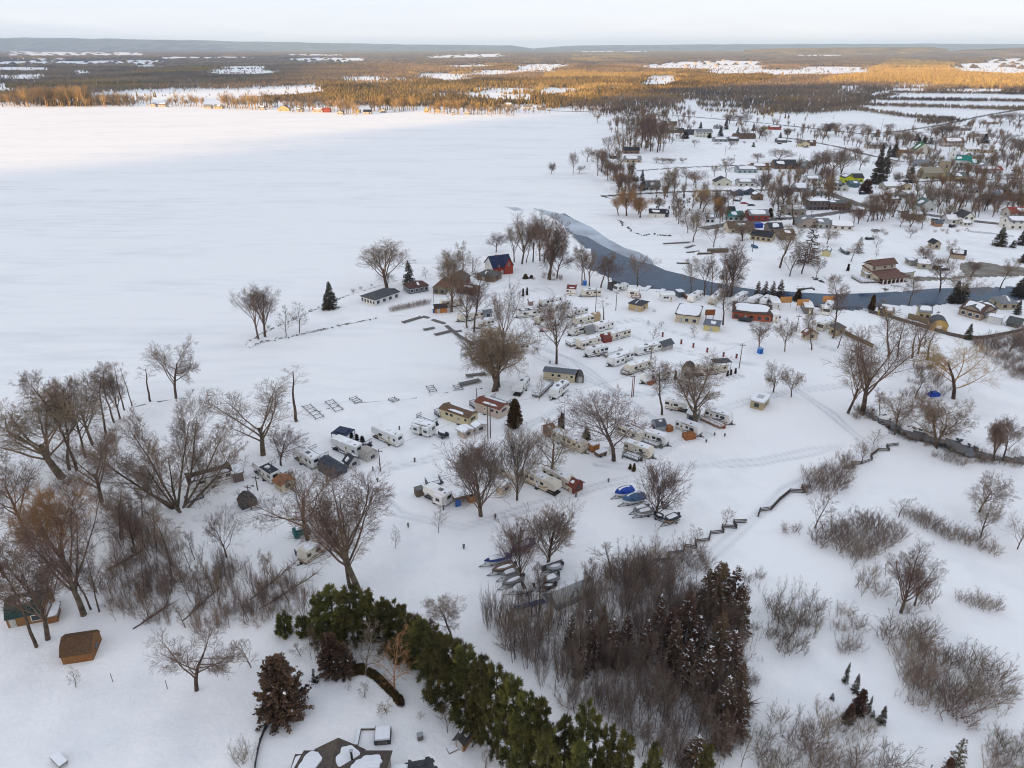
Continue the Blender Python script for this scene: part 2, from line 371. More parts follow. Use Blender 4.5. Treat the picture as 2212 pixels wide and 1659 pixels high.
# ------------------------------------------------------------------ far land: woods, hills
SNOWF = [[(0, 111), (325, 113), (325, 119), (0, 119)], [(-400, 134), (180, 131.5), (250, 130), (365, 129), (365, 133), (200, 136), (-400, 139)], [(290, 138), (358, 138), (358, 142), (290, 142)],
         [(-300, 145), (110, 145), (110, 149), (30, 151), (-300, 150)], [(150, 152), (195, 153), (193, 157), (152, 157)], [(-300, 165), (30, 163), (90, 161), (105, 164), (70, 167), (-300, 169)],
         [(-300, 185), (35, 185), (40, 191), (-300, 191)], [(165, 208), (350, 195), (553, 192), (690, 186), (710, 191), (640, 199), (560, 203), (400, 210), (300, 213), (230, 213)],
         [(432, 152), (553, 150), (600, 152), (600, 156), (553, 158), (470, 156)], [(475, 143), (553, 142), (590, 143), (590, 146), (480, 146)], [(578, 127), (700, 124), (810, 126), (810, 129), (640, 131)],
         [(723, 166), (760, 168), (880, 168), (880, 171), (800, 173), (750, 172)], [(903, 161), (975, 160), (1020, 161), (1015, 166), (975, 171), (950, 167), (905, 165)], [(910, 121), (1000, 117), (1106, 115), (1106, 121), (1000, 124), (915, 124)],
         [(1003, 201), (1060, 200), (1106, 204), (1155, 206), (1160, 212), (1100, 211), (1010, 206)], [(1023, 192), (1106, 190), (1150, 192), (1150, 195), (1080, 196), (1025, 195)], [(1013, 154), (1106, 152), (1130, 154), (1106, 158), (1020, 158)],
         [(1110, 139), (1170, 137), (1238, 138), (1238, 142), (1170, 146), (1110, 150)], [(1110, 147), (1210, 146), (1205, 151), (1110, 154)], [(1370, 143), (1460, 133), (1560, 131), (1659, 130), (1659, 141), (1590, 148), (1500, 147), (1400, 147)],
         [(1500, 152), (1600, 150), (1700, 150), (1680, 157), (1560, 157)], [(1378, 175), (1400, 166), (1463, 165), (1465, 172), (1440, 180), (1380, 180)], [(1165, 197), (1185, 190), (1240, 192), (1245, 197), (1200, 201), (1165, 200)],
         [(1510, 240), (1560, 237), (1659, 243), (1800, 254), (1969, 271), (1960, 280), (1900, 284), (1790, 280), (1700, 268), (1640, 263), (1540, 250)],
         [(1659, 160), (1740, 145), (1870, 143), (1870, 149), (1895, 157), (1800, 156), (1659, 161)], [(2050, 117), (2110, 111), (2300, 109), (2300, 117), (2130, 118)], [(2050, 140), (2110, 135), (2135, 128), (2300, 124), (2300, 155), (2150, 155), (2060, 152)],
         [(1929, 183), (2012, 184), (2010, 188), (1930, 188)], [(1920, 193), (1992, 193), (1990, 198), (1925, 198)], [(2022, 196), (2070, 193), (2155, 193), (2150, 199), (2040, 199)], [(1877, 211), (1930, 206), (2300, 207), (2300, 217), (2060, 213), (1890, 213)],
         [(1849, 219), (1900, 218), (2165, 226), (2150, 233), (2000, 229), (1860, 225)], [(1771, 240), (1830, 232), (1900, 233), (2085, 248), (2070, 257), (1960, 250), (1800, 243)], [(1800, 190), (1860, 190), (1860, 195), (1810, 195)],
         [(330, 123.5), (560, 122), (560, 124.5), (340, 126)], [(640, 135), (900, 133), (900, 135), (650, 137)], [(0, 126), (150, 125), (150, 127.5), (0, 128)], [(960, 141), (1060, 138), (1060, 141), (965, 144)], [(1230, 107), (1330, 106), (1420, 108), (1410, 112), (1240, 112)], [(1700, 117), (1780, 116), (1860, 119), (1760, 121), (1700, 120)], [(600, 116), (760, 118), (760, 120), (610, 119)], [(1560, 143), (1640, 143), (1640, 147), (1570, 147)]]
NEAR = [(-900, 229), (0, 230), (280, 231), (320, 214), (553, 212), (620, 226), (700, 230), (900, 234), (1106, 232), (1180, 236), (1300, 246), (1400, 247), (1510, 240), (1640, 262), (1800, 281), (1969, 276), (2034, 262), (2134, 241), (2212, 226), (2600, 150)]
HOUSEGAP = [[(1200, 234), (1330, 238), (1330, 246), (1200, 246)], [(1080, 226), (1180, 228), (1180, 238), (1080, 236)]]
rs = np.random.RandomState(3)
def wood_mat(name, c1, c2):
    m = bpy.data.materials.new(name); m.use_nodes = True
    N, L = m.node_tree.nodes, m.node_tree.links; b = N['Principled BSDF']; b.inputs['Roughness'].default_value = .95; b.inputs['Specular IOR Level'].default_value = .05
    tc = N.new('ShaderNodeTexCoord'); ms = []
    for s in (.004, .06):
        n = N.new('ShaderNodeTexNoise'); n.inputs['Scale'].default_value = s; n.inputs['Detail'].default_value = 4; L.new(tc.outputs['Object'], n.inputs['Vector']); ms.append(n.outputs['Fac'])
    ad = N.new('ShaderNodeMath'); ad.operation = 'ADD'; L.new(ms[0], ad.inputs[0]); L.new(ms[1], ad.inputs[1])
    rp = N.new('ShaderNodeMapRange'); rp.inputs[1].default_value = .75; rp.inputs[2].default_value = 1.25; L.new(ad.outputs[0], rp.inputs[0])
    mx = N.new('ShaderNodeMix'); mx.data_type = 'RGBA'; mx.inputs[6].default_value = (*c1, 1); mx.inputs[7].default_value = (*c2, 1); L.new(rp.outputs[0], mx.inputs[0]); L.new(mx.outputs[2], b.inputs['Base Color'])
    return m
BAREW = wood_mat('bare_woods', (.085, .078, .075), (.30, .222, .145))
CONW = wood_mat('conifer_woods', (.075, .06, .035), (.36, .235, .085))
SUNTINTW = wood_mat('sun_tinted_woods', (.26, .185, .08), (.40, .29, .125))  # low sunlight on the woods, put into their base colour
def clear(x, y, h):
    """True where a tree of height h may stand: neither its foot nor its top covers a snow field seen in the photo"""
    ok = np.ones(x.shape, bool)
    jx = (vnoise(x, y, 60, 51) - .5) * 40 + (vnoise(x, y, 17, 53) - .5) * 26
    for f in (0, .5, 1.):
        px, py = proj(np.stack([x, y, h * f], 1))
        jy = (vnoise(x, y, 90, 52) - .5) * np.clip((py - 100) * .09, .6, 4) * 1.4
        for p in SNOWF: ok &= ~inpoly(px + jx, py + jy, p)
        if f == 0:
            for p in HOUSEGAP: ok &= ~inpoly(px, py, p)
            nx, ny = zip(*NEAR); land = py < np.interp(px, nx, ny)
            zone = (px, py)
    return (ok | (rs.rand(len(x)) < .015)) & land, zone
def kind_of(px, py, x, y):
    n = vnoise(x, y, 420, 11) + .5 * vnoise(x, y, 120, 12)
    k = np.where(n > 1.12, 1, 0)
    con = [[(700, 180), (900, 172), (1106, 170), (1180, 158), (1370, 160), (1500, 150), (1700, 158), (1660, 180), (1380, 205), (1200, 236), (1000, 232), (700, 226), (560, 214)], [(0, 97), (1106, 97), (1106, 113), (700, 112), (0, 111)], [(1250, 95), (1960, 95), (1960, 119), (1600, 120), (1250, 115)]]
    for p in con[:1]: k = np.where(inpoly(px, py, p) & (n > .58), 1, k)
    for p in con[1:]: k = np.where(inpoly(px, py, p) & (n > .5), 1, k)
    gold = [[(1180, 160), (1380, 150), (1500, 170), (1480, 190), (1400, 206), (1250, 238), (1106, 236), (1106, 212), (1160, 198)], [(880, 152), (1106, 146), (1180, 156), (1100, 162), (880, 164)], [(1240, 120), (1340, 118), (1420, 128), (1330, 136), (1230, 134)], [(1860, 158), (1930, 130), (2060, 138), (2060, 152), (2300, 155), (2300, 195), (2100, 193), (1900, 182), (1760, 178)]]  # zones of far woods that get the painted-in sunlight tone
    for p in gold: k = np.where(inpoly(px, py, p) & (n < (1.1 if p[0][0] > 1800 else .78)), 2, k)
    return k
def spread(d0, d1, n, half):
    r = d0 * np.exp(rs.rand(n) * math.log(d1 / d0)); a = (rs.rand(n) * 2 - 1) * R(half)
    return r * np.sin(a), r * np.cos(a)
def blades(x, y, h, w, nb, lo, tipw):
    """bare trees: a fan of narrow upright blades around each stem"""
    n = len(x); a = rs.rand(n, nb) * 2 * PI; rr = np.sqrt(rs.rand(n, nb)) * w[:, None]
    b = np.stack([x[:, None] + rr * .25 * np.cos(a), y[:, None] + rr * .25 * np.sin(a), lo * h[:, None] * rs.rand(n, nb)], -1)
    t = np.stack([x[:, None] + rr * np.cos(a), y[:, None] + rr * np.sin(a), h[:, None] * (.62 + .38 * rs.rand(n, nb))], -1)
    s = a + PI / 2 + rs.rand(n, nb); q = np.stack([np.cos(s), np.sin(s), 0 * s], -1) * (tipw * w[:, None, None])
    mid = b * .45 + t * .55
    V = np.stack([b, mid + q, t, mid - q], 2).reshape(-1, 3)
    return V, np.arange(len(V)).reshape(-1, 4)
def cones(x, y, h, w, k=5):
    n = len(x); V, F = [], []; off = 0
    for z0, z1, s in ((.08, .62, 1.), (.42, 1., .66)):
        a = np.arange(k) * 2 * PI / k + rs.rand(n, 1) * 6; j = .75 + .5 * rs.rand(n, k)
        ring = np.stack([x[:, None] + w[:, None] * s * j * np.cos(a), y[:, None] + w[:, None] * s * j * np.sin(a), (h * z0)[:, None] + 0 * a], -1)
        top = np.stack([x, y, h * z1], -1)[:, None]
        V.append(np.concatenate([ring, top], 1).reshape(-1, 3))
        o = off + np.arange(n)[:, None] * (k + 1); q = np.arange(k)
        F.append(np.stack([o + q, o + (q + 1) % k, o + k + 0 * q], -1).reshape(-1, 3)); off += n * (k + 1)
    return np.concatenate(V), np.concatenate(F)
# woods up to about four kilometres: single trees
x, y = spread(1000, 4200, 230000, 41)
keep = rs.rand(len(x)) < np.clip(np.hypot(x, y) / 3000, .25, 1) ** 1.
x, y = x[keep], y[keep]
h = 8 + 6 * rs.rand(len(x)); ok, (px, py) = clear(x, y, h)
h2 = h * .5; ok2, _ = clear(x, y, h2); h = np.where(ok, h, h2); ok |= ok2; ok &= (px < np.interp(py, [203, 215, 228, 240, 260], [1890, 1872, 1845, 1775, 1760])) | (py < 203)
dn = vnoise(x, y, 160, 21) + .4 * vnoise(x, y, 45, 22); ok &= (dn > .36) | (py < 205)
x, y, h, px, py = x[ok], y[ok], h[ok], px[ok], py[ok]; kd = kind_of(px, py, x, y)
HEDGE = [([(1890, 216), (2060, 218), (2260, 221)], 520), ([(1850, 228), (2000, 232), (2160, 237), (2240, 237)], 560), ([(1660, 243), (1780, 243), (1860, 236)], 200), ([(1850, 238), (1960, 254), (2060, 262), (1990, 268)], 360), ([(1925, 201), (2150, 203), (2260, 205)], 520), ([(1920, 191), (2160, 192), (2260, 199)], 420), ([(1790, 230), (1860, 224), (1880, 214), (1930, 205)], 420), ([(1780, 238), (1850, 229)], 160), ([(1520, 240), (1640, 247), (1660, 243)], 90)]
for ln, m_ in HEDGE:
    m_ = int(m_ * 1.5)
    W_ = np.array(w2(ln)); q = np.sort(rs.rand(m_)) * (len(W_) - 1); i = q.astype(int); f = (q - i)[:, None]; p = W_[i] * (1 - f) + W_[i + 1] * f + rs.randn(m_, 2) * [6, 11]
    x, y, h, kd = np.append(x, p[:, 0]), np.append(y, p[:, 1]), np.append(h, 3.5 + 4.5 * rs.rand(m_)), np.append(kd, np.zeros(m_, int))
big = np.clip(np.hypot(x, y) / 1600, 1, 2.2)
STUFF = {}
def stuff(name, V, F, m): return tag(link(name, arr_mesh(name, V, F, m)), kind='stuff')
s = kd == 0; stuff('bare_woodland', *blades(x[s], y[s], h[s], (1.6 + rs.rand(s.sum())) * big[s], 7, .2, .15), BAREW)
s = kd == 1; stuff('conifer_woodland', *cones(x[s], y[s], h[s] * .95, (1.5 + .8 * rs.rand(s.sum())) * big[s] ** .7), CONW)
s = kd == 2; stuff('sun_tinted_woodland', *blades(x[s], y[s], h[s] * 1.1, (1.6 + rs.rand(s.sum())) * big[s], 6, .2, .17), SUNTINTW)
# beyond: clumps of crowns
x, y = spread(4000, 15500, 90000, 41); h = 9 + 6 * rs.rand(len(x)); ok, (px, py) = clear(x, y, h)
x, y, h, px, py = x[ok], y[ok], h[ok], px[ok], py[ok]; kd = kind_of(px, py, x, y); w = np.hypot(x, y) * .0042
for k, nm, m in ((0, 'distant_bare_woodland', BAREW), (1, 'distant_conifer_woodland', CONW), (2, 'distant_sun_tinted_woodland', SUNTINTW)):
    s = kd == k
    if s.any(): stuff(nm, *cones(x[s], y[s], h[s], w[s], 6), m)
# long wooded ridge on the horizon
def hill(name, pts, d, dep, m):
    """pts: (column, row of the crest) seen at distance d"""
    P = np.array(pts, float); n = 90; rows = 9
    cx = np.linspace(P[0, 0], P[-1, 0], n); cy = np.interp(cx, P[:, 0], P[:, 1])
    V = []
    for r in range(rows):
        t = r / (rows - 1); dd = d + dep * (t - .5) * 2
        for i in range(n):
            X = (cx[i] - 1106) / FPX * d * 1.0; z = max(0, CAM_H + (HOR - cy[i]) / FPX * d)
            zz = z * math.sin(PI * t) ** .8 + (rs.rand() - .5) * z * .07 * math.sin(PI * t)
            V.append((X * dd / d, dd, zz - 1 if r in (0, rows - 1) else zz))
    a = np.arange(n - 1); F = np.concatenate([np.stack([r * n + a, r * n + a + 1, (r + 1) * n + a + 1, (r + 1) * n + a], 1) for r in range(rows - 1)])
    return tag(link(name, arr_mesh(name, np.array(V), F, m, True)), kind='structure')
HILLM = wood_mat('wooded_hill', (.055, .065, .075), (.22, .24, .26))
hill('hills', [(-900, 84), (0, 84.5), (200, 85), (420, 88), (600, 91.5), (750, 94), (900, 96.5), (1106, 98.2), (1150, 104)], 16500, 2500, HILLM)
hill('hills', [(1150, 103), (1230, 98.5), (1400, 97), (1560, 96), (1750, 95.5), (1900, 95), (2050, 96), (2212, 94.8), (3000, 94)], 16500, 2000, HILLM)
hill('hills', [(1560, 106), (1640, 103), (1760, 102), (1930, 101), (1960, 106)], 9500, 900, CONW)
hill('hills', [(1890, 112), (1980, 107), (2080, 102.5), (2160, 100.5), (2260, 100), (2700, 100)], 7500, 700, BAREW)

# ------------------------------------------------------------------ unseen clouds shaped to shade the land (they float behind and beside the camera, above the haze)
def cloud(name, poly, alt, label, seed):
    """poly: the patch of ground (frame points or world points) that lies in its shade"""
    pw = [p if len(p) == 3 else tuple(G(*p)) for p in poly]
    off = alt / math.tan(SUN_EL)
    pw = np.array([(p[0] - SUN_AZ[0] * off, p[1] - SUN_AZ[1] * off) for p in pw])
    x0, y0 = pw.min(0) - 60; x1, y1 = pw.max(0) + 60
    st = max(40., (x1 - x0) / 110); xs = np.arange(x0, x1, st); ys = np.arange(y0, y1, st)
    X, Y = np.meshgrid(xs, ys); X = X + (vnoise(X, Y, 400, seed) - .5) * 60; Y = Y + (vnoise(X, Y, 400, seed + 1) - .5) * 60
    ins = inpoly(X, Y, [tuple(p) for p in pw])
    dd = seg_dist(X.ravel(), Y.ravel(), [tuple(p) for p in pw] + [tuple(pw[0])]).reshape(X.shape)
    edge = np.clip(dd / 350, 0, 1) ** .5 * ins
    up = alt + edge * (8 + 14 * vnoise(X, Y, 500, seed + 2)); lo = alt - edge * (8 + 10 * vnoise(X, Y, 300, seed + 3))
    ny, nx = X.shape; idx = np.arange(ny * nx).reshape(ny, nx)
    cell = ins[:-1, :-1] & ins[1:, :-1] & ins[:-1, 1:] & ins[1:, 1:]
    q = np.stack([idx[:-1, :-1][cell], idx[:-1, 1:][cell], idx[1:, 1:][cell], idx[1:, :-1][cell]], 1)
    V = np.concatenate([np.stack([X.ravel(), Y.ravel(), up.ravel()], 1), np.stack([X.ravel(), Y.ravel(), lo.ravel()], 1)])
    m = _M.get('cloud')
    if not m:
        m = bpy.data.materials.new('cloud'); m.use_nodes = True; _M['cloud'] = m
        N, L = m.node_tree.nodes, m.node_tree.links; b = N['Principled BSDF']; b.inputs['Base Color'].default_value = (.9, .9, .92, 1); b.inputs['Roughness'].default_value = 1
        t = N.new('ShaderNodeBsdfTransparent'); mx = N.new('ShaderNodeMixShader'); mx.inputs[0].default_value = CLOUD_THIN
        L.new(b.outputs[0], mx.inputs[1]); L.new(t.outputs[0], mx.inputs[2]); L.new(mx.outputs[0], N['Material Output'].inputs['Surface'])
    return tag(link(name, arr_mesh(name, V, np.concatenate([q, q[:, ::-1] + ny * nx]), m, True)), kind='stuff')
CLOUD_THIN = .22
def far_pt(x, y): return (x, y, 0)
cloud('shade_cloud', [(-60, 372), (150, 345), (300, 328), (553, 299), (678, 281), (803, 272), (928, 264), (1040, 256), (1181, 242), (1300, 216), (1500, 192), (1900, 181), (2080, 196), (2350, 196), far_pt(6500, 2500),
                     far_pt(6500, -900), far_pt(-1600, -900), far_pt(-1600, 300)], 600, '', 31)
cloud('shade_cloud', [(-350, 128), (300, 126), (700, 121), (760, 136), (720, 168), (650, 182), (400, 203), (-300, 213)], 600, '', 41)

# ------------------------------------------------------------------ the air between
def haze(density):
    b = MB().box(-32000, 32000, -31500, 32000, -4, 232)
    me = bpy.data.meshes.new('haze'); me.from_pydata(b.v, [], b.f); me.update()
    m = bpy.data.materials.new('haze'); m.use_nodes = True; N, L = m.node_tree.nodes, m.node_tree.links
    N.remove(N['Principled BSDF']); v = N.new('ShaderNodeVolumePrincipled')
    v.inputs['Color'].default_value = (.50, .71, 1.0, 1); v.inputs['Density'].default_value = density; v.inputs['Anisotropy'].default_value = 0.
    L.new(v.outputs[0], N['Material Output'].inputs['Volume']); me.materials.append(m)
    return tag(link('haze', me), kind='stuff')
HAZE_D = 5e-5
haze(HAZE_D)
# ------------------------------------------------------------------ tree forms
BARK = mat('grey_brown_bark', (.125, .094, .073), .95, .3, 1.2, rand=.3, spec=.1)
TWIG = mat('brown_twigs', (.235, .168, .125), .95, .2, .4, rand=.3, spec=.1)
TWIG_RED = mat('reddish_twigs', (.25, .185, .155), .95, .2, .4, rand=.2, spec=.1)
GOLD = mat('golden_twigs', (.40, .25, .115), .95, .2, .3, rand=.2, spec=.1)
STEM = mat('shrub_stems', (.34, .26, .21), .95, .2, .4, rand=.25, spec=.1)
STEM_RED = mat('red_brown_shrub_stems', (.26, .185, .155), .95, .2, .4, rand=.2, spec=.1)
WARM = mat('warm_brown_twigs', (.235, .155, .095), .95, .25, .02, rand=.2, spec=.1)
PALE = mat('pale_bark', (.24, .19, .14), .9, .25, 1.5, rand=.2, spec=.1)
ORNG = mat('orange_bark', (.36, .20, .10), .9, .2, 1.5, spec=.1)
NEED_P = mat('pine_needles', (.135, .122, .036), .8, .3, .5, rand=.3, spec=.12, tint=(.045, .05, .019))
NEED_S = mat('spruce_needles', (.085, .072, .052), .8, .3, .5, rand=.25, spec=.15)
NEED_R = mat('bronzed_cedar_needles', (.145, .088, .06), .8, .3, .5, rand=.25, spec=.12)
NEED_C = mat('cedar_needles', (.13, .09, .033), .8, .3, .8, rand=.2, spec=.15)

def tubes(polys, k):
    """polys: lists of (points, radii) all with the same number of points"""
    P = np.array([p for p, r in polys], float); Q = np.array([r for p, r in polys], float)
    m, n, _ = P.shape
    T = np.empty_like(P); T[:, 1:-1] = P[:, 2:] - P[:, :-2]; T[:, 0] = P[:, 1] - P[:, 0]; T[:, -1] = P[:, -1] - P[:, -2]
    T /= np.linalg.norm(T, axis=2, keepdims=True) + 1e-9
    ref = np.where(np.abs(T[:, :1, 2:3]) > .9, np.array([1., 0, 0]), np.array([0, 0, 1.])); ref = np.broadcast_to(ref, T.shape)
    a = np.cross(T, ref); a /= np.linalg.norm(a, axis=2, keepdims=True) + 1e-9; b = np.cross(T, a)
    w = np.arange(k) * 2 * PI / k
    V = P[:, :, None] + Q[:, :, None, None] * (a[:, :, None] * np.cos(w)[:, None] + b[:, :, None] * np.sin(w)[:, None])
    idx = np.arange(m * n * k).reshape(m, n, k)
    F = np.stack([idx[:, :-1], np.roll(idx[:, :-1], -1, 2), np.roll(idx[:, 1:], -1, 2), idx[:, 1:]], -1).reshape(-1, 4)
    return V.reshape(-1, 3), F
def join(parts):
    V, F, o = [], [], 0
    for v, f in parts: V.append(v); F.append(f + o); o += len(v)
    return np.concatenate(V), np.concatenate(F)
def grow(rng, L):
    """L: list of levels, each dict(n children, len ratio, ang degrees, seg, up, wob, start, rr). Returns poly lists per level."""
    out = [[] for _ in L]
    def rot(d, ang, az):
        d = Vector(d); a = d.cross(Vector((0, 0, 1)) if abs(d.z) < .95 else Vector((1, 0, 0))).normalized(); b = d.cross(a)
        return d * math.cos(ang) + (a * math.cos(az) + b * math.sin(az)) * math.sin(ang)
    def br(p, d, ln, r, lev):
        q = L[lev]; n = q['seg']; pts = [tuple(p)]; rad = [r]; d = Vector(d).normalized(); p = Vector(p)
        dirs = [d.copy()]
        for k in range(n):
            d = (d + Vector((rng.gauss(0, 1), rng.gauss(0, 1), rng.gauss(0, 1))) * q['wob'] + Vector((0, 0, q['up']))).normalized()
            p = p + d * (ln / n); pts.append(tuple(p)); rad.append(max(.009, r * (1 - (1 - q.get('tip', .25)) * (k + 1) / n))); dirs.append(d.copy())
        out[lev].append((pts, rad))
        if lev + 1 < len(L):
            c = L[lev + 1]; m = c['n']; az = rng.uniform(0, 6.28)
            m = max(1, int(round(m * rng.uniform(.8, 1.2))))
            for j in range(m):
                t = q.get('start', .3) + (1 - q.get('start', .3)) * (j + rng.random()) / m
                f = t * n; i = min(n - 1, int(f)); u = f - i
                P = Vector(pts[i]).lerp(Vector(pts[i + 1]), u); az += 2.4 + rng.gauss(0, .4)
                a = R(c['ang'] * rng.uniform(.7, 1.3)); sh = c.get('shape', .5)
                ll = ln * c['len'] * (1 - sh * (t - .3)) * rng.uniform(.75, 1.25)
                br(P, rot(dirs[i + 1], a, az), ll, min(rad[i] * .8, max(.011, (rad[i] * (1 - u) + rad[i + 1] * u) * c['rr'])), lev + 1)
    base = L[0]
    for s in range(base['n']):
        an = R(base['ang']) * rng.uniform(.6, 1.2); az = 6.28 * (s + rng.random() * .6) / base['n']
        br((rng.gauss(0, base.get('spread', .0)), rng.gauss(0, base.get('spread', .0)), -.4), (math.sin(an) * math.cos(az), math.sin(an) * math.sin(az), math.cos(an)), base['len'] * rng.uniform(.85, 1.1), base['r'], 0)
    return out
def bare_form(name, seed, L, bark=BARK, twig=TWIG, tmin=0):
    rng = random.Random(seed); lv = grow(rng, L)
    tr = join([tubes(lv[0], 7)] if len(lv) < 5 else [tubes(lv[0], 7)])
    cr = join([tubes(l, 5 if i == 0 and len(lv) > 3 else 3) for i, l in enumerate(lv[1:])])
    V = np.concatenate([tr[0], cr[0]]); z = np.percentile(V[:, 2], 99.7)
    hw = (np.percentile(V[:, 0], 98.5) - np.percentile(V[:, 0], 1.5) + np.percentile(V[:, 1], 98.5) - np.percentile(V[:, 1], 1.5)) / 2
    return dict(h=z, w=hw, parts=[('trunk', arr_mesh(name + '_trunk', *tr, bark, True)), ('crown', arr_mesh(name + '_crown', *cr, twig))])
def lv(n, ln, ang, seg, up, wob, start=.3, rr=.5, r=0, tip=.25, spread=0, shape=.5):
    return dict(n=n, len=ln, ang=ang, seg=seg, up=up, wob=wob, start=start, rr=rr, r=r, tip=tip, spread=spread, shape=shape)
FORM = {}
for v in range(2):
    FORM['round%d' % v] = bare_form('round_tree', 10 + v, [lv(1, 7.5, 3, 6, 0, .05, .32, r=.23, tip=.3), lv(13, 1.0, 42, 6, .07, .08, .25, .52, shape=.9), lv(9, .42, 38, 4, .05, .10, .2, .5), lv(7, .5, 36, 3, .04, .12, .2, .5), lv(6, .55, 34, 2, .03, .12, .1, .6)], BARK, TWIG_RED)
    FORM['vase%d' % v] = bare_form('vase_tree', 20 + v, [lv(1, 6.5, 4, 5, 0, .05, .5, r=.26, tip=.55), lv(9, 1.45, 29, 8, .04, .065, .3, .55, shape=.3), lv(10, .36, 40, 5, .06, .085, .15, .45), lv(8, .48, 40, 3, .04, .11, .15, .5), lv(6, .58, 36, 2, .02, .11, .1, .6)])
    FORM['open%d' % v] = bare_form('open_tree', 30 + v, [lv(1, 8, 6, 6, .02, .09, .35, r=.25, tip=.45), lv(11, .85, 48, 8, .06, .10, .25, .5, shape=.5), lv(9, .42, 44, 5, .05, .12, .2, .45), lv(8, .5, 42, 3, .03, .13, .15, .5), lv(6, .58, 38, 2, .02, .12, .1, .6)])
    FORM['tall%d' % v] = bare_form('tall_tree', 40 + v, [lv(1, 14, 3, 9, .02, .06, .35, r=.21, tip=.2), lv(18, .30, 38, 5, .09, .08, .3, .42, shape=.6), lv(9, .42, 40, 4, .06, .1, .2, .45), lv(7, .5, 40, 3, .03, .16, .15, .5), lv(4, .58, 36, 2, .02, .11, .1, .6)])
    FORM['sapling%d' % v] = bare_form('sapling', 50 + v, [lv(1, 6, 3, 6, .03, .05, .2, r=.07, tip=.2), lv(13, .34, 38, 4, .08, .1, .2, .5, shape=.7), lv(6, .45, 36, 3, .06, .12, .2, .55), lv(5, .5, 32, 2, .04, .12, .1, .6)], BARK, TWIG)
    FORM['shrub%d' % v] = bare_form('shrub', 60 + v, [lv(13, 2.9, 30, 5, .03, .06, .25, r=.035, tip=.35, spread=.45), lv(7, .42, 26, 3, .08, .09, .3, .65), lv(5, .5, 28, 2, .06, .11, .2, .75)], STEM, STEM)
    FORM['whip%d' % v] = bare_form('whip', 70 + v, [lv(3, 7.5, 9, 7, .03, .05, .2, r=.06, tip=.2, spread=.5), lv(11, .22, 32, 3, .1, .1, .2, .5, shape=.6), lv(5, .5, 30, 2, .06, .12, .2, .6), lv(2, .5, 30, 1, .05, .1, .2, .7)], BARK, STEM)
    FORM['willow%d' % v] = bare_form('willow', 80 + v, [lv(2, 6.5, 12, 5, .0, .08, .3, r=.28, tip=.5, spread=.25), lv(9, .95, 36, 7, .04, .13, .2, .5, shape=.5), lv(10, .40, 44, 4, .03, .15, .15, .42), lv(9, .5, 42, 3, .02, .16, .1, .5), lv(8, .55, 36, 2, .0, .14, .1, .6)], BARK, TWIG)
FORM['spread0'] = bare_form('spreading_tree', 91, [lv(9, 11.5, 46, 8, .05, .045, .25, r=.19, tip=.2, spread=.3), lv(11, .36, 36, 6, .08, .08, .2, .42, shape=.4), lv(9, .45, 36, 4, .07, .1, .15, .45), lv(7, .5, 36, 3, .05, .15, .1, .5), lv(4, .58, 34, 2, .02, .1, .1, .6)])
for v in range(2): FORM['maple%d' % v] = bare_form('maple', 95 + v, [lv(1, 5.2, 2, 6, 0, .03, .16, r=.2, tip=.3), lv(30, .98, 33, 6, .05, .05, .25, .42, shape=.8), lv(9, .4, 30, 4, .05, .07, .2, .5), lv(6, .5, 30, 2, .04, .09, .15, .5), lv(4, .55, 28, 1, .03, .1, .1, .6)], BARK, TWIG_RED)
FORM['slim0'] = bare_form('slim_tree', 92, [lv(1, 14, 4, 10, .02, .06, .6, r=.22, tip=.25), lv(9, .18, 45, 5, .06, .15, .5, .4, shape=.2), lv(8, .5, 45, 3, .04, .16, .2, .5), lv(5, .5, 42, 2, .02, .15, .1, .6)])
for k in ('vase0', 'willow0', 'open1', 'sapling1'):       # the same forms with golden twigs
    f = FORM[k]; g = []
    for nm, me in f['parts']:
        c = me.copy(); c.materials.clear(); c.materials.append(BARK if nm == 'trunk' else GOLD); g.append((nm, c))
    FORM['gold_' + k[:-1]] = dict(h=f['h'], w=f['w'], parts=g)
def recolour(src, new, tr, cr):
    f = FORM[src]; g = []
    for nm, me in f['parts']:
        c = me.copy(); c.materials.clear(); c.materials.append(tr if nm == 'trunk' else cr); g.append((nm, c))
    FORM[new] = dict(h=f['h'], w=f['w'], parts=g)
recolour('sapling0', 'pale_sapling', PALE, PALE); recolour('sapling1', 'orange_sapling', ORNG, ORNG); recolour('whip1', 'pale_whip', PALE, TWIG); recolour('shrub1', 'red_shrub', STEM_RED, STEM_RED)
recolour('shrub0', 'tan_shrub', PALE, PALE)

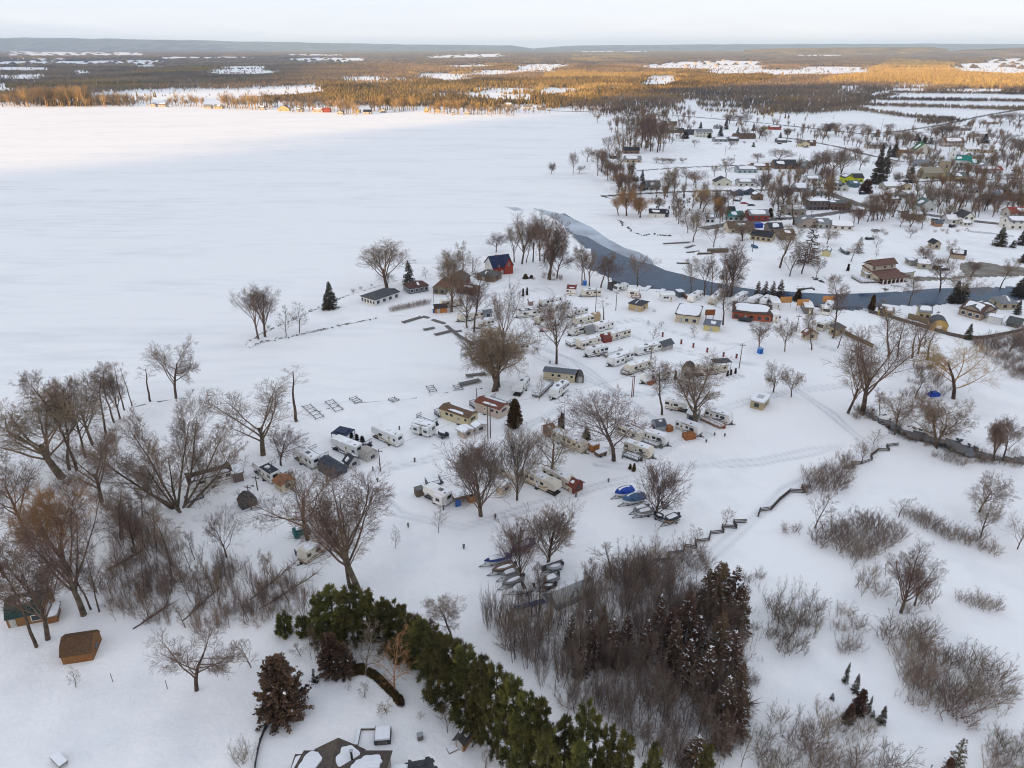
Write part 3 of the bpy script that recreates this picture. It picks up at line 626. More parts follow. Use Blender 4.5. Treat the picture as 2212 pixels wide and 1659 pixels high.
def needles(P, D, ln, w, nrs):
    """small flat needle sprays at P pointing along D"""
    n = len(P); r = nrs.randn(n, 3); s = np.cross(D, r); s /= np.linalg.norm(s, axis=1, keepdims=True) + 1e-9
    ln = ln[:, None] if np.ndim(ln) else ln; w = w[:, None] if np.ndim(w) else w
    V = np.stack([P, P + D * ln * .5 + s * w, P + D * ln, P + D * ln * .5 - s * w], 1).reshape(-1, 3)
    return V, np.arange(4 * n).reshape(-1, 4)
def spruce_form(name, seed, h, w, m, whorls, per, dens, snow=0., droop=-.15, base=.04, pw=.85):
    r = np.random.RandomState(seed); P, D, Ln, SP = [], [], [], []; br = []
    for i in range(whorls):
        t = i / whorls; z = h * (base + (1 - base) * t)
        for j in range(per):
            a = r.rand() * 2 * PI; ln = w / 2 * (1 - t) ** pw * (.75 + .4 * r.rand()) + .12
            d = np.array([math.cos(a), math.sin(a), droop + .45 * t + .12 * r.randn()]); d /= np.linalg.norm(d)
            zz = z + (r.rand() - .5) * h / whorls
            br.append(([(0, 0, zz), tuple(np.array([0, 0, zz]) + d * ln * .95)], [.03 * (1 - t) + .012, .008]))
            n = max(4, int(dens * 1.7 * ln)); q = .15 + .9 * r.rand(n) ** .8
            p = np.array([0, 0, zz]) + d * (q * ln)[:, None] + r.randn(n, 3) * .05 * (1 + ln * .3); P.append(p)
            side = np.cross(d, [0, 0, 1.]); dd = d * (.8 + .4 * r.rand(n))[:, None] + side * (r.randn(n) * .8)[:, None] + r.randn(n, 3) * .28 + np.array([0, 0, -.1])
            D.append(dd / np.linalg.norm(dd, axis=1, keepdims=True)); Ln.append(np.full(n, .19 + .11 * min(1, ln)) * (.7 + .6 * r.rand(n)))
            if snow and t > .1 and r.rand() < snow:
                for _ in range(2): SP.append((np.array([0, 0, zz]) + d * ln * (.45 + .5 * r.rand()), d, .18 + .12 * ln * r.rand()))
    P, D, Ln = np.concatenate(P), np.concatenate(D), np.concatenate(Ln)
    tr = tubes([([(0, 0, -.3), (0, 0, h * .5), (0, 0, h * .97)], [.05 + h * .014, .03 + h * .008, .015])] , 6)
    fo = join([needles(P, D, Ln, Ln * .26, r), needles(P, D[:, [1, 0, 2]] * [-.6, .6, 1] + D * .6, Ln * .8, Ln * .24, r), tubes(br, 3)])
    parts = [('trunk', arr_mesh(name + '_trunk', *tr, BARK)), ('crown', arr_mesh(name + '_crown', *fo, m))]
    if SP:
        b = MB()
        for p, d, s in SP:
            p, d = Vector(p) + Vector((0, 0, .07)), Vector(d); q = d.cross(Vector((0, 0, 1))).normalized()
            i = len(b.v); b.v += [tuple(p + d * s), tuple(p + q * s * .5), tuple(p - d * s * .8), tuple(p - q * s * .5), tuple(p + Vector((0, 0, s * .35))), tuple(p - Vector((0, 0, .05)))]
            b.f += [[i, i + 1, i + 4], [i + 1, i + 2, i + 4], [i + 2, i + 3, i + 4], [i + 3, i, i + 4], [i + 1, i, i + 5], [i + 2, i + 1, i + 5], [i + 3, i + 2, i + 5], [i, i + 3, i + 5]]
        me = bpy.data.meshes.new(name + '_snow'); me.from_pydata(b.v, [], b.f); me.materials.append(SNOW); parts.append(('snow_load', me))
    return dict(h=h, w=w * 1.2, parts=parts)
def pine_form(name, seed, h, w, whorls, m=NEED_P):
    """tiers of boughs, each ending in a plume of tufts, with dark gaps between them"""
    r = np.random.RandomState(seed); br, P, D, Ln = [], [], [], []; lob = r.rand(4) * 6.28
    for i in range(whorls):
        t = (i + .3 * r.rand()) / whorls; z = h * (.10 + .86 * t)
        for j in range(r.randint(5, 7)):
            a = 6.28 * j / 6 + r.rand() * 1.5; rho = w / 2 * ((1 - t) ** .74 * min(1, .55 + t * 2.2)) * (.40 + .75 * r.rand() + .16 * math.sin(2 * a + lob[0])) + .25
            u = np.array([math.cos(a), math.sin(a), 0]); c = u * rho + [0, 0, z + rho * (.02 + .16 * r.rand() + .25 * t)]; c0 = np.array([0, 0, z - .1])
            br.append(([tuple(c0), tuple(c0 * .45 + c * .55 + [0, 0, -.12]), tuple(c)], [.05, .03, .012]))
            side = np.array([-u[1], u[0], 0])
            for k in range(3 + int(rho * 2.1)):
                f = 1 - .55 * r.rand() ** 1.4; p = c0 * (1 - f) + c * f + side * (r.randn() * .19 * rho * (1.1 - f * .6)) + [0, 0, .12 * r.randn()]
                n = 34; d = r.randn(n, 3) * .62 + u * .9 + [0, 0, .7]; d /= np.linalg.norm(d, axis=1, keepdims=True); s = .5 + .32 * r.rand()
                P.append(p + d * .05 + r.randn(n, 3) * .10); D.append(d); Ln.append(s * (.6 + .5 * r.rand(n)))
    P, D, Ln = np.concatenate(P), np.concatenate(D), np.concatenate(Ln)
    tr = tubes([([(0, 0, -.3), (.05, 0, h * .5), (0, 0, h * .96)], [.24, .15, .03])], 7)
    fo = join([needles(P, D, Ln, Ln * .075, r), tubes(br, 3)])
    return dict(h=h * 1.02, w=w, parts=[('trunk', arr_mesh(name + '_trunk', *tr, BARK)), ('crown', arr_mesh(name + '_crown', *fo, m))])
FORM['spruce0'] = spruce_form('spruce', 1, 10, 5.4, NEED_S, 30, 9, 11)
FORM['spruce1'] = spruce_form('spruce', 2, 10, 5.8, NEED_S, 26, 8, 11, .15)
FORM['bronze0'] = spruce_form('bronzed_conifer', 3, 11, 5.2, NEED_R, 26, 8, 9, .14)
FORM['bronze1'] = spruce_form('bronzed_conifer', 4, 11, 4.6, NEED_R, 24, 8, 9, .26, droop=-.05)
FORM['bushy0'] = spruce_form('bushy_spruce', 5, 6.5, 5.6, NEED_R, 26, 11, 13, .10, droop=.05, pw=.55)
FORM['seedling0'] = spruce_form('seedling', 6, 3, 2.2, NEED_S, 11, 5, 9, .1, droop=.05)
FORM['layered0'] = spruce_form('layered_pine', 7, 17, 8, NEED_C, 16, 9, 9, .35, droop=-.1, pw=.6)
FORM['column0'] = spruce_form('columnar_cedar', 8, 4, .9, NEED_S, 26, 8, 16, 0, droop=.9, base=.02, pw=.35)
FORM['cedar0'] = spruce_form('cedar', 9, 6.5, 3.6, NEED_C, 30, 11, 16, 0, droop=.55, base=.02, pw=.6)
FORM['ball0'] = spruce_form('clipped_cedar', 10, 1.5, 1.1, NEED_C, 12, 11, 16, 0, droop=.5, base=.05, pw=.4)
FORM['pine0'] = pine_form('white_pine', 11, 12, 7.4, 10)
FORM['pine1'] = pine_form('white_pine', 12, 12, 6.6, 11)
FORM['pine2'] = pine_form('white_pine', 13, 11, 7.2, 9)
FORM['seedlingpine'] = pine_form('small_pine', 14, 3.2, 3.0, 4)

LIGHT = {}
for k, L_ in (('brush', [lv(12, 2.6, 34, 4, .03, .07, .25, r=.03, tip=.35, spread=.35), lv(7, .42, 28, 3, .08, .1, .25, .65), lv(5, .5, 30, 1, .05, .12, .2, .7)]), ('tree', [lv(1, 6.5, 4, 5, 0, .05, .4, r=.28, tip=.4), lv(8, 1.2, 32, 5, .04, .10, .2, .5), lv(9, .4, 42, 3, .04, .14, .15, .45), lv(8, .6, 40, 1, .02, .14, .1, .9)])):
    for v in range(3):
        V_, F_ = join([tubes([(p, [q * (2.4 if k == 'tree' else 1.0) for q in r_]) for p, r_ in l], 3) for l in grow(random.Random(200 + v), L_)]); LIGHT[k + str(v)] = (V_ * [1, 1, 1 / np.percentile(V_[:, 2], 99.5)] if k == 'tree' else V_ / np.percentile(V_[:, 2], 99.5), F_)
def scatter(name, spots, kind, m):
    """one object of many light plants; spots = (x, y, height, width factor)"""
    L_ = []
    for i, (x, y, h, k) in enumerate(spots):
        V_, F_ = LIGHT[kind + str(i % 3)]; a = i * 2.4; c, q = math.cos(a), math.sin(a); w = k if kind == 'tree' else h * k
        L_.append((np.stack([(V_[:, 0] * c - V_[:, 1] * q) * w + x, (V_[:, 0] * q + V_[:, 1] * c) * w + y, V_[:, 2] * h], 1), F_))
    return tag(link(name, arr_mesh(name, *join(L_), m)), kind='stuff')
def plant(form, bx, by, ty=None, wpx=None, label=None, cat='tree', group=None, name='bare_tree', h=None, w=None, rz=None, lean=None):
    """a tree whose foot is seen at (bx, by), its top on row ty and its crown wpx wide"""
    f = FORM[form]; g = G(bx, by)
    H = h if h else max(.6, ztop(g, ty)); Wd = w if w else (wpx * depth(g) / FPX if wpx else f['w'] * H / f['h'])
    sz = H / f['h']; sx = Wd / f['w']
    o = thing(name, (g.x, g.y, 0), random.uniform(0, 6.28) if rz is None else rz, label, cat, group)
    o.scale = (sx, sx, sz)
    if lean: o.rotation_euler = (R(lean[0]), R(lean[1]), o.rotation_euler.z)
    for nm, me in f['parts']: link(nm, me, o)
    return o
# ------------------------------------------------------------------ builders
def frame(p0, p1):
    a, b = G(*p0), G(*p1); c = (a + b) / 2; d = b - a
    return c, math.atan2(d.y, d.x), d.length
def cam_local(c, rz):
    v = Vector((0, 0, CAM_H)) - c; return Matrix.Rotation(-rz, 3, 'Z') @ v
def win(root, x, z, w, h, side, L, D, fr=False, m=GLASS, y=None, name='window'):
    """a window on side n (near) f (far) l (left end) r (right end) at position x along that side"""
    t = .05
    def bx(w, h, t0, t1, mm, nm, par):
        b = MB()
        if side == 'n': b.box(x - w / 2, x + w / 2, -t1, -t0, z - h / 2, z + h / 2)
        elif side == 'f': b.box(x - w / 2, x + w / 2, D + t0, D + t1, z - h / 2, z + h / 2)
        elif side == 'l': b.box(-L / 2 - t1, -L / 2 - t0, x - w / 2, x + w / 2, z - h / 2, z + h / 2)
        else: b.box(L / 2 + t0, L / 2 + t1, x - w / 2, x + w / 2, z - h / 2, z + h / 2)
        return b.build(nm, mm, par)
    if fr:
        f = bx(w + .24, h + .24, -.01, .05, WHITE, name, root); bx(w, h, .03, .07, m, 'pane', f)
    else: bx(w, h, -.01, .05, m, name, root)
DOORM = mat('door_paint', (.45, .44, .42), .6, .1)
def house(p0, p1, D, H, roof, wc, rc, label, cat='house', group=None, name='house', pitch=.45, snow='part', wins=2, sidew=1, door=None, chim=False, fr=False, storeys=1, ov=.35, seed=None, rz=None, found=True, zoff=0.):
    c, a, L = frame(p0, p1)
    rng = random.Random(seed if seed is not None else int(p0[0] * 7 + p0[1]))
    o = thing(name, (c.x, c.y, zoff), a, label, cat, group); wm, rm = wall(wc), roofm(rc)
    cl = cam_local(c, a); end = 'l' if cl.x < -L / 2 else ('r' if cl.x > L / 2 else None)
    hl = L / 2; e = .006; th = .16; w = MB(); r = MB(); slopes = []
    if roof in ('gable', 'gambrel', 'hip', 'shed', 'flat'):
        hr = H + pitch * D / 2
        if roof == 'gable':
            w.prism([(0, -.3), (D, -.3), (D, H), (D / 2, hr), (0, H)], 'x', -hl, hl)
            z0 = H - ov * pitch + e
            r.prism([(-ov, z0), (D / 2, hr + e), (D + ov, z0), (D + ov, z0 + th), (D / 2, hr + e + th * 1.1), (-ov, z0 + th)], 'x', -hl - ov, hl + ov)
            sl = math.hypot(D / 2 + ov, hr - z0); slopes = [((-hl - ov, -ov, z0 + th), (1, 0, 0), (0, D / 2 + ov, hr - z0), L + 2 * ov, sl), ((-hl - ov, D + ov, z0 + th), (1, 0, 0), (0, -(D / 2 + ov), hr - z0), L + 2 * ov, sl)]
        elif roof == 'gambrel':
            k1, z1, z2 = D * .2, H + D * .26, H + D * .40
            w.prism([(0, -.3), (D, -.3), (D, H), (D - k1, z1), (D / 2, z2), (k1, z1), (0, H)], 'x', -hl, hl); q = .12
            r.prism([(-q, H - .1), (k1 - q * .6, z1 + q * .6), (D / 2, z2 + q), (D - k1 + q * .6, z1 + q * .6), (D + q, H - .1), (D + .01, H), (D - k1, z1 + e), (D / 2, z2 + e), (k1, z1 + e), (-.01, H)], 'x', -hl - .15, hl + .15)
            slopes = [((-hl, k1 - .1, z1 + .1), (1, 0, 0), (0, D / 2 - k1, z2 - z1), L, math.hypot(D / 2 - k1, z2 - z1))]
        elif roof == 'hip':
            w.box(-hl, hl, 0, D, -.3, H); k = min(D / 2, hl * .95); x0, x1, y0, y1 = -hl - ov, hl + ov, -ov, D + ov; zr = H + pitch * (D / 2 + ov); rx0, rx1 = x0 + k + ov, x1 - k - ov; ym = D / 2
            if rx1 < rx0 + .2: rx0, rx1 = -.1, .1
            b = H + e; r.v = [(x0, y0, b), (x1, y0, b), (x1, y1, b), (x0, y1, b), (x0, y0, b + .14), (x1, y0, b + .14), (x1, y1, b + .14), (x0, y1, b + .14), (rx0, ym, zr + .14), (rx1, ym, zr + .14)]
            r.f = [[3, 2, 1, 0], [0, 1, 5, 4], [1, 2, 6, 5], [2, 3, 7, 6], [3, 0, 4, 7], [4, 5, 9, 8], [5, 6, 9], [6, 7, 8, 9], [7, 4, 8]]
            slopes = [((rx0 - .3, y0, b + .14), (1, 0, 0), (0, D / 2 + ov, zr - H), rx1 - rx0 + .6, math.hypot(D / 2 + ov, zr - H)), ((rx0 - .3, y1, b + .14), (1, 0, 0), (0, -D / 2 - ov, zr - H), rx1 - rx0 + .6, math.hypot(D / 2 + ov, zr - H))]
        else:
            s = pitch if roof == 'shed' else .02
            w.prism([(0, -.3), (D, -.3), (D, H + s * D), (0, H)], 'x', -hl, hl)
            r.prism([(-ov, H - s * ov + e), (D + ov, H + s * (D + ov) + e), (D + ov, H + s * (D + ov) + th), (-ov, H - s * ov + th)], 'x', -hl - ov, hl + ov)
            slopes = [((-hl - ov, -ov, H - s * ov + th), (1, 0, 0), (0, D + 2 * ov, s * (D + 2 * ov)), L + 2 * ov, (D + 2 * ov) * math.hypot(1, s))]
    else:                                           # ridge running away from the camera: gable seen from the front
        hr = H + pitch * hl
        if roof == 'front':
            w.prism([(-hl, -.3), (hl, -.3), (hl, H), (0, hr), (-hl, H)], 'y', D, 0); z0 = H - ov * pitch + e
            r.prism([(-hl - ov, z0), (0, hr + e), (hl + ov, z0), (hl + ov, z0 + th), (0, hr + e + th * 1.1), (-hl - ov, z0 + th)], 'y', D + ov, -ov)
            sl = math.hypot(hl + ov, hr - z0); slopes = [((-hl - ov, -ov, z0 + th), (0, 1, 0), (hl + ov, 0, hr - z0), D + 2 * ov, sl), ((hl + ov, -ov, z0 + th), (0, 1, 0), (-hl - ov, 0, hr - z0), D + 2 * ov, sl)]
        else:                                       # gambrel from the front
            k1, z1, z2 = L * .2, H + L * .26, H + L * .40; q = .12
            w.prism([(-hl, -.3), (hl, -.3), (hl, H), (hl - k1, z1), (0, z2), (-hl + k1, z1), (-hl, H)], 'y', D, 0)
            r.prism([(-hl - q, H - .1), (-hl + k1 - q * .6, z1 + q * .6), (0, z2 + q), (hl - k1 + q * .6, z1 + q * .6), (hl + q, H - .1), (hl + .01, H), (hl - k1, z1 + e), (0, z2 + e), (-hl + k1, z1 + e), (-hl - .01, H)], 'y', D + .15, -.15)
            slopes = [((-hl + k1, 0, z1 + .1), (0, 1, 0), (hl - k1, 0, z2 - z1), D, math.hypot(hl - k1, z2 - z1))]
    w.build('wall', wm, o); ro = r.build('roof', rm, o)
    if snow:
        for i, (org, ux, uy, A, B) in enumerate(slopes):
            s = MB()
            if snow == 'full': s.blanket(org, ux, uy, A * .015, A * .985, B * .02, B * .985, rng, .16, .05, 28, 9)
            elif snow == 'most': s.blanket(org, ux, uy, A * rng.uniform(.04, .12), A * rng.uniform(.8, .97), B * rng.uniform(.1, .25), B * .95, rng, .14, .16, 26, 5)
            else:
                q = rng.uniform(.05, .4); s.blanket(org, ux, uy, A * q, A * (q + rng.uniform(.3, .55)), B * rng.uniform(.08, .4), B * rng.uniform(.7, .95), rng, .12, .3, 24)
            s.build('snow_patch', SNOW, ro)
    dx = None
    if door is not None:
        dx = -hl + door * L; b = MB().box(dx - .48, dx + .48, -.06, .01, -.1, 2.05); d = b.build('door', DOORM, o); MB().box(dx + .3, dx + .38, -.12, -.06, .95, 1.03).build('handle', DARKM, d)
    for st in range(storeys):
        z = 1.5 + st * 2.7
        if H < 2.2: z = H * .62
        for k in range(wins):
            x = -hl + (k + .5) * L / wins
            if dx is not None and st == 0 and abs(x - dx) < 1.2: continue
            ww = min(1.3, L / wins * .55); win(o, x, z, ww, min(1.2, H * .45), 'n', L, D, fr)
        if end:
            for k in range(sidew): win(o, (k + .5) * D / sidew, z, min(1.2, D / sidew * .5), min(1.15, H * .45), end, L, D, fr)
    if chim:
        zc = H + pitch * (D / 2 if roof in ('gable', 'hip') else hl) * .6
        x = rng.uniform(-.3, .3) * L; y = D * rng.uniform(.4, .7)
        ch = MB().box(x - .35, x + .35, y - .35, y + .35, zc - .6, zc + 1.9).build('chimney', mat('chimney_brick', (.22, .09, .06), .9, .2, 6.), ro)
    return o

TW, TC = mat('trailer_white', (.78, .78, .76), .45, .05, .6), mat('trailer_cream', (.70, .65, .55), .5, .06, .6)
TG = mat('trailer_grey_stripe', (.16, .15, .15), .5, .2, 1.); TB = mat('trailer_tan_stripe', (.38, .28, .18), .5, .15, 1.); TR = mat('trailer_red_stripe', (.35, .06, .05), .5, .15, 1.)
DARKROOF = mat('dark_rubber_roof', (.04, .045, .055), .7, .2, 1.)
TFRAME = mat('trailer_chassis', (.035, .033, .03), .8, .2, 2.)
def wheel(root, x, y, z, r=.36, w=.26, nm='wheel'):
    b = MB(); n = 14
    b.prism([(x + r * math.cos(2 * PI * k / n), z + r * math.sin(2 * PI * k / n)) for k in range(n)], 'y', y + w / 2, y - w / 2); t = b.build(nm, BLACK, root)
    b = MB().prism([(x + r * .5 * math.cos(2 * PI * k / n), z + r * .5 * math.sin(2 * PI * k / n)) for k in range(n)], 'y', y + w / 2 + .01, y - w / 2 - .01); b.build('rim', STEEL, t)
def trailer(p0, p1, label, nose='left', kind='travel', body=TW, stripe=TG, snow='most', slides=(), roofm_=None, H=3.05, Wd=2.45, group='camping trailers in the snowy park', cat='trailer', name='camping_trailer', wn=3, Lmin=0, skirt=False, swoosh=True, flip=False, ac=1, seed=None, doorx=None):
    """near lower edge from p0 to p1; nose: the end that slopes"""
    c, a, L = frame(p0, p1); L = max(L, Lmin); hl = L / 2
    rng = random.Random(seed if seed is not None else int(p0[0] * 13 + p0[1] * 3))
    o = thing(name, (c.x, c.y, 0), a, label, cat, group)
    cl = cam_local(c, a); end = 'l' if cl.x < 0 else 'r'
    zb = .55; s = 1 if nose == 'right' else -1
    if kind == 'travel': pr = [(-hl, zb), (hl - .35, zb), (hl, zb + .55), (hl - .05, zb + 1.3), (hl - .45, H - .1), (hl - .7, H), (-hl + .12, H), (-hl, H - .15)]
    elif kind == 'fifth': pr = [(-hl, zb), (hl - 2.6, zb), (hl - 2.3, zb + .9), (hl - .3, zb + 1.0), (hl, zb + 1.35), (hl - .25, H - .1), (hl - .7, H + .1), (hl - 2.6, H + .1), (hl - 3.4, H - .05), (-hl + .12, H - .05), (-hl, H - .2)]
    elif kind == 'motor': pr = [(-hl, zb - .1), (hl - .1, zb - .1), (hl, zb + .5), (hl - .12, zb + 1.0), (hl - .5, H - .35), (hl - .85, H), (-hl + .1, H), (-hl, H - .1)]
    else: pr = [(-hl, .25), (hl, .25), (hl, H - .05), (-hl, H - .05)]
    if s < 0: pr = [(-x, z) for x, z in pr][::-1]
    MB().prism(pr, 'y', Wd, 0).build('body', body, o)
    rx0, rx1 = -hl + .1, hl - .1
    if kind in ('travel', 'motor'): rx0, rx1 = (-hl + .8, hl - .2) if s < 0 else (-hl + .2, hl - .8)
    if kind == 'fifth': rx0, rx1 = (-hl + 3.3, hl - .2) if s < 0 else (-hl + .2, hl - 3.3)
    zt = H - .05 if kind in ('fifth', 'park') else H
    if kind == 'park':                               # mobile home with a low gable roof
        hr = H + .45; ov = .2
        MB().prism([(-ov, H - .1), (Wd / 2, hr), (Wd + ov, H - .1), (Wd + ov, H + .03), (Wd / 2, hr + .14), (-ov, H + .03)], 'x', -hl - ov, hl + ov).build('roof', roofm_ or roofm((.10, .06, .045)), o)
        MB().prism([(0, H - .06), (Wd, H - .06), (Wd / 2, hr - .01)], 'x', -hl + .01, hl - .01).build('gable', body, o)
        zt = None
        if snow:
            b = MB(); b.blanket((-hl, -ov, H + .04), (1, 0, 0), (0, Wd / 2 + ov, hr - H + .1), L * (.25 if snow == 'part' else .03), L * (.85 if snow == 'part' else .97), .5 if snow == 'part' else .08, 1.35, rng, .1, .3 if snow == 'part' else .1, 30)
            b.blanket((-hl, Wd + ov, H + .04), (1, 0, 0), (0, -Wd / 2 - ov, hr - H + .1), L * .05, L * .95, .1, 1.35, rng, .1, .2, 30); b.build('snow_patch', SNOW, o)
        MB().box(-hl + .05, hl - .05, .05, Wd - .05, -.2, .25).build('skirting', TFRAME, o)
    else:
        if roofm_: MB().box(rx0 - .05, rx1 + .05, -.01, Wd + .01, zt + .002, zt + .04).build('roof_membrane', roofm_, o)
        zz = zt + (.04 if roofm_ else .002)
        if snow:
            b = MB(); LL = rx1 - rx0
            if snow == 'most': b.blanket((rx0, 0, zz), (1, 0, 0), (0, 1, 0), .0, LL, .05, Wd - .05, rng, .11, .10, 30, 9)
            elif snow == 'part':
                b.blanket((rx0, 0, zz), (1, 0, 0), (0, 1, 0), LL * .05, LL * .42, .2, Wd - .15, rng, .1, .25, 24); b.blanket((rx0, 0, zz), (1, 0, 0), (0, 1, 0), LL * .5, LL * .95, .1, Wd - .3, rng, .1, .3, 24)
            else: b.blanket((rx0, 0, zz), (1, 0, 0), (0, 1, 0), LL * .2, LL * .38, .6, Wd - .5, rng, .1, .3, 20)
            b.build('roof_snow', SNOW, o)
        for k in range(ac):
            x = rx0 + (rx1 - rx0) * (.35 + .4 * k) + rng.uniform(-.4, .4); MB().box(x - .5, x + .5, Wd / 2 - .38, Wd / 2 + .38, zz - .02, zz + .33).build('air_conditioner', body if rng.random() < .6 else TG, o)
        x = rx0 + (rx1 - rx0) * rng.uniform(.6, .9); MB().box(x - .2, x + .2, .5, .9, zz - .02, zz + .2).build('roof_vent', TG, o)
        MB().box(-hl + .2, hl - .25, .15, Wd - .15, zb - .25, zb - .004).build('chassis', TFRAME, o)
        wx = -s * hl * .18
        for q in (-.42, .42):
            for y in (.12, Wd - .12): wheel(o, wx + q, y, .36)
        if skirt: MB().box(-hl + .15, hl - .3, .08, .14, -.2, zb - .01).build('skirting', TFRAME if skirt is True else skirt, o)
        if kind == 'travel':
            e = s * hl; b = MB(); b.prism([(e, Wd / 2 - .55), (e + s * 1.15, Wd / 2 - .05), (e + s * 1.15, Wd / 2 + .05), (e, Wd / 2 + .55)][::s], 'z', zb - .22, zb - .12); b.build('hitch', TFRAME, o)
            MB().prism([(e + s * .62 + .17 * math.cos(k * PI / 4), Wd / 2 + .17 * math.sin(k * PI / 4)) for k in range(8)], 'z', zb - .12, zb + .55).build('gas_bottle', TW, o)
        elif kind == 'fifth':
            e = s * (hl - 2.2); 
            for y in (.5, Wd - .5): MB().box(e - .06, e + .06, y - .06, y + .06, -.1, zb + .92).build('landing_leg', TFRAME, o)
    # sides
    dx = doorx if doorx is not None else rng.uniform(-.1, .3) * L * -s
    occupied = [(dx - .5, dx + .5)]
    for (x0, x1) in slides:
        X0, X1 = -hl + x0 * L, -hl + x1 * L; occupied.append((X0, X1))
        so = MB().box(X0, X1, -.75, 0.02, zb + .12, H - .35).build('slide_out', body, o)
        n = 2 if X1 - X0 > 2.6 else 1
        for k in range(n): xx = X0 + (k + .5) * (X1 - X0) / n; MB().box(xx - .5, xx + .5, -.80, -.745, zb + .95, zb + 1.65).build('window', GLASS, so)
        MB().box(X0 + .06, X1 - .06, -.72, 0, H - .345, H - .26).build('slide_snow', SNOW, so)
    d = MB().box(dx - .34, dx + .34, -.04, .01, zb - .02 if kind != 'park' else .3, H - .75).build('door', WHITE if body is TC else CREAM, o); MB().box(dx - .18, dx + .18, -.055, -.035, H - 1.45, H - .95).build('pane', GLASS, d)
    MB().box(dx - .4, dx + .4, -.45, -.05, .05, .3).build('step', TFRAME, o)
    k = 0
    for q in np.linspace(.1, .9, wn + 2)[:]:
        x = -hl + q * L
        if s * x > hl - (2.6 if kind == 'fifth' else 1.0) or k >= wn + 1: continue
        if any(l - .55 < x < r + .55 for l, r in occupied): continue
        ww = rng.choice((.7, .9, 1.15)); MB().box(x - ww / 2, x + ww / 2, -.035, .01, zb + 1.15, zb + 1.85).build('window', GLASS, o); k += 1
    b = MB()
    if end == 'l': b.box(-hl - .04, -hl + .06, Wd * .25, Wd * .75, H - 1.35, H - .6)
    else: b.box(hl - .06, hl + .04, Wd * .25, Wd * .75, H - 1.35, H - .6)
    if (nose == 'left') != (end == 'l') or kind == 'park': b.build('window', GLASS, o)
    elif kind == 'motor': pass
    if kind == 'motor':
        e = s * hl; b = MB(); q = [(e - s * .1, .12, zb + 1.1), (e - s * .1, Wd - .12, zb + 1.1), (e - s * .46, Wd - .15, H - .45), (e - s * .46, .15, H - .45)]; b.poly([(x + s * .05, y, z) for x, y, z in q], s < 0); b.poly([(x + s * .02, y, z) for x, y, z in q], s > 0); b.build('windscreen', GLASS, o)
    if stripe and kind != 'park':
        st = MB(); st.box(-hl + .15, hl - .55, -.018, .004, zb + .35, zb + .52)
        if swoosh:
            x = s * hl * .35; st.prism([(x - s * 2.2, zb + .55), (x - s * .2, zb + .6), (x + s * 1.1, zb + 1.35), (x + s * .5, zb + 1.35), (x - s * .6, zb + .85)][::s], 'y', .004, -.02)
        if kind == 'travel': st.box(*sorted((s * hl - s * .34, s * hl + s * .02)), .25, Wd - .25, zb + .05, zb + .5)
        st.build('stripe', stripe, o)
    elif stripe: MB().box(-hl + .02, hl - .02, -.018, .004, .95, 1.12).build('stripe', stripe, o)
    if kind == 'travel' and rng.random() < .6:
        MB().tube([(-hl * .5, -.09, H - .2), (hl * .55, -.09, H - .2)], .07, None, 6).build('awning_roll', stripe or TG, o)
    return o
def deck(p0, p1, D, label, z=.75, m=WOOD, rail=True, group=None, cat='deck', steps=True, name='wooden_deck', post=None, snow=True):
    c, a, L = frame(p0, p1); hl = L / 2; o = thing(name, (c.x, c.y, 0), a, label, cat, group)
    b = MB().box(-hl, hl, 0, D, z - .16 if rail else -.3, z); 
    for x in np.arange(-hl + .1, hl, 2.2):
        for y in (.1, D - .1): b.box(x - .06, x + .06, y - .06, y + .06, -.2, z - .16)
    b.build('floor', m, o)
    if snow and rail: MB().box(-hl + .12, hl - .12, .12, D - .12, z, z + .14).build('snow_layer', SNOW, o)
    if rail:
        b = MB(); t = z + 1.0
        for (x0, y0, x1, y1) in ((-hl, .04, hl, .04), (-hl + .04, 0, -hl + .04, D), (hl - .04, 0, hl - .04, D)):
            b.bar((x0, y0, t), (x1, y1, t), .1); b.bar((x0, y0, z + .25), (x1, y1, z + .25), .07)
            n = max(2, int(math.hypot(x1 - x0, y1 - y0) / .35))
            for k in range(n + 1): b.bar((x0 + (x1 - x0) * k / n, y0 + (y1 - y0) * k / n, z), (x0 + (x1 - x0) * k / n, y0 + (y1 - y0) * k / n, t), .045 if k % 4 else .1)
        b.build('railing', m, o)
    if steps and rail:
        b = MB()
        for k in range(3): b.box(hl + .25 * k, hl + .25 * (k + 1), D * .3, D * .3 + 1.1, -.1, z - .2 * (k + 1) + .02)
        b.build('steps', m, o)
    return o
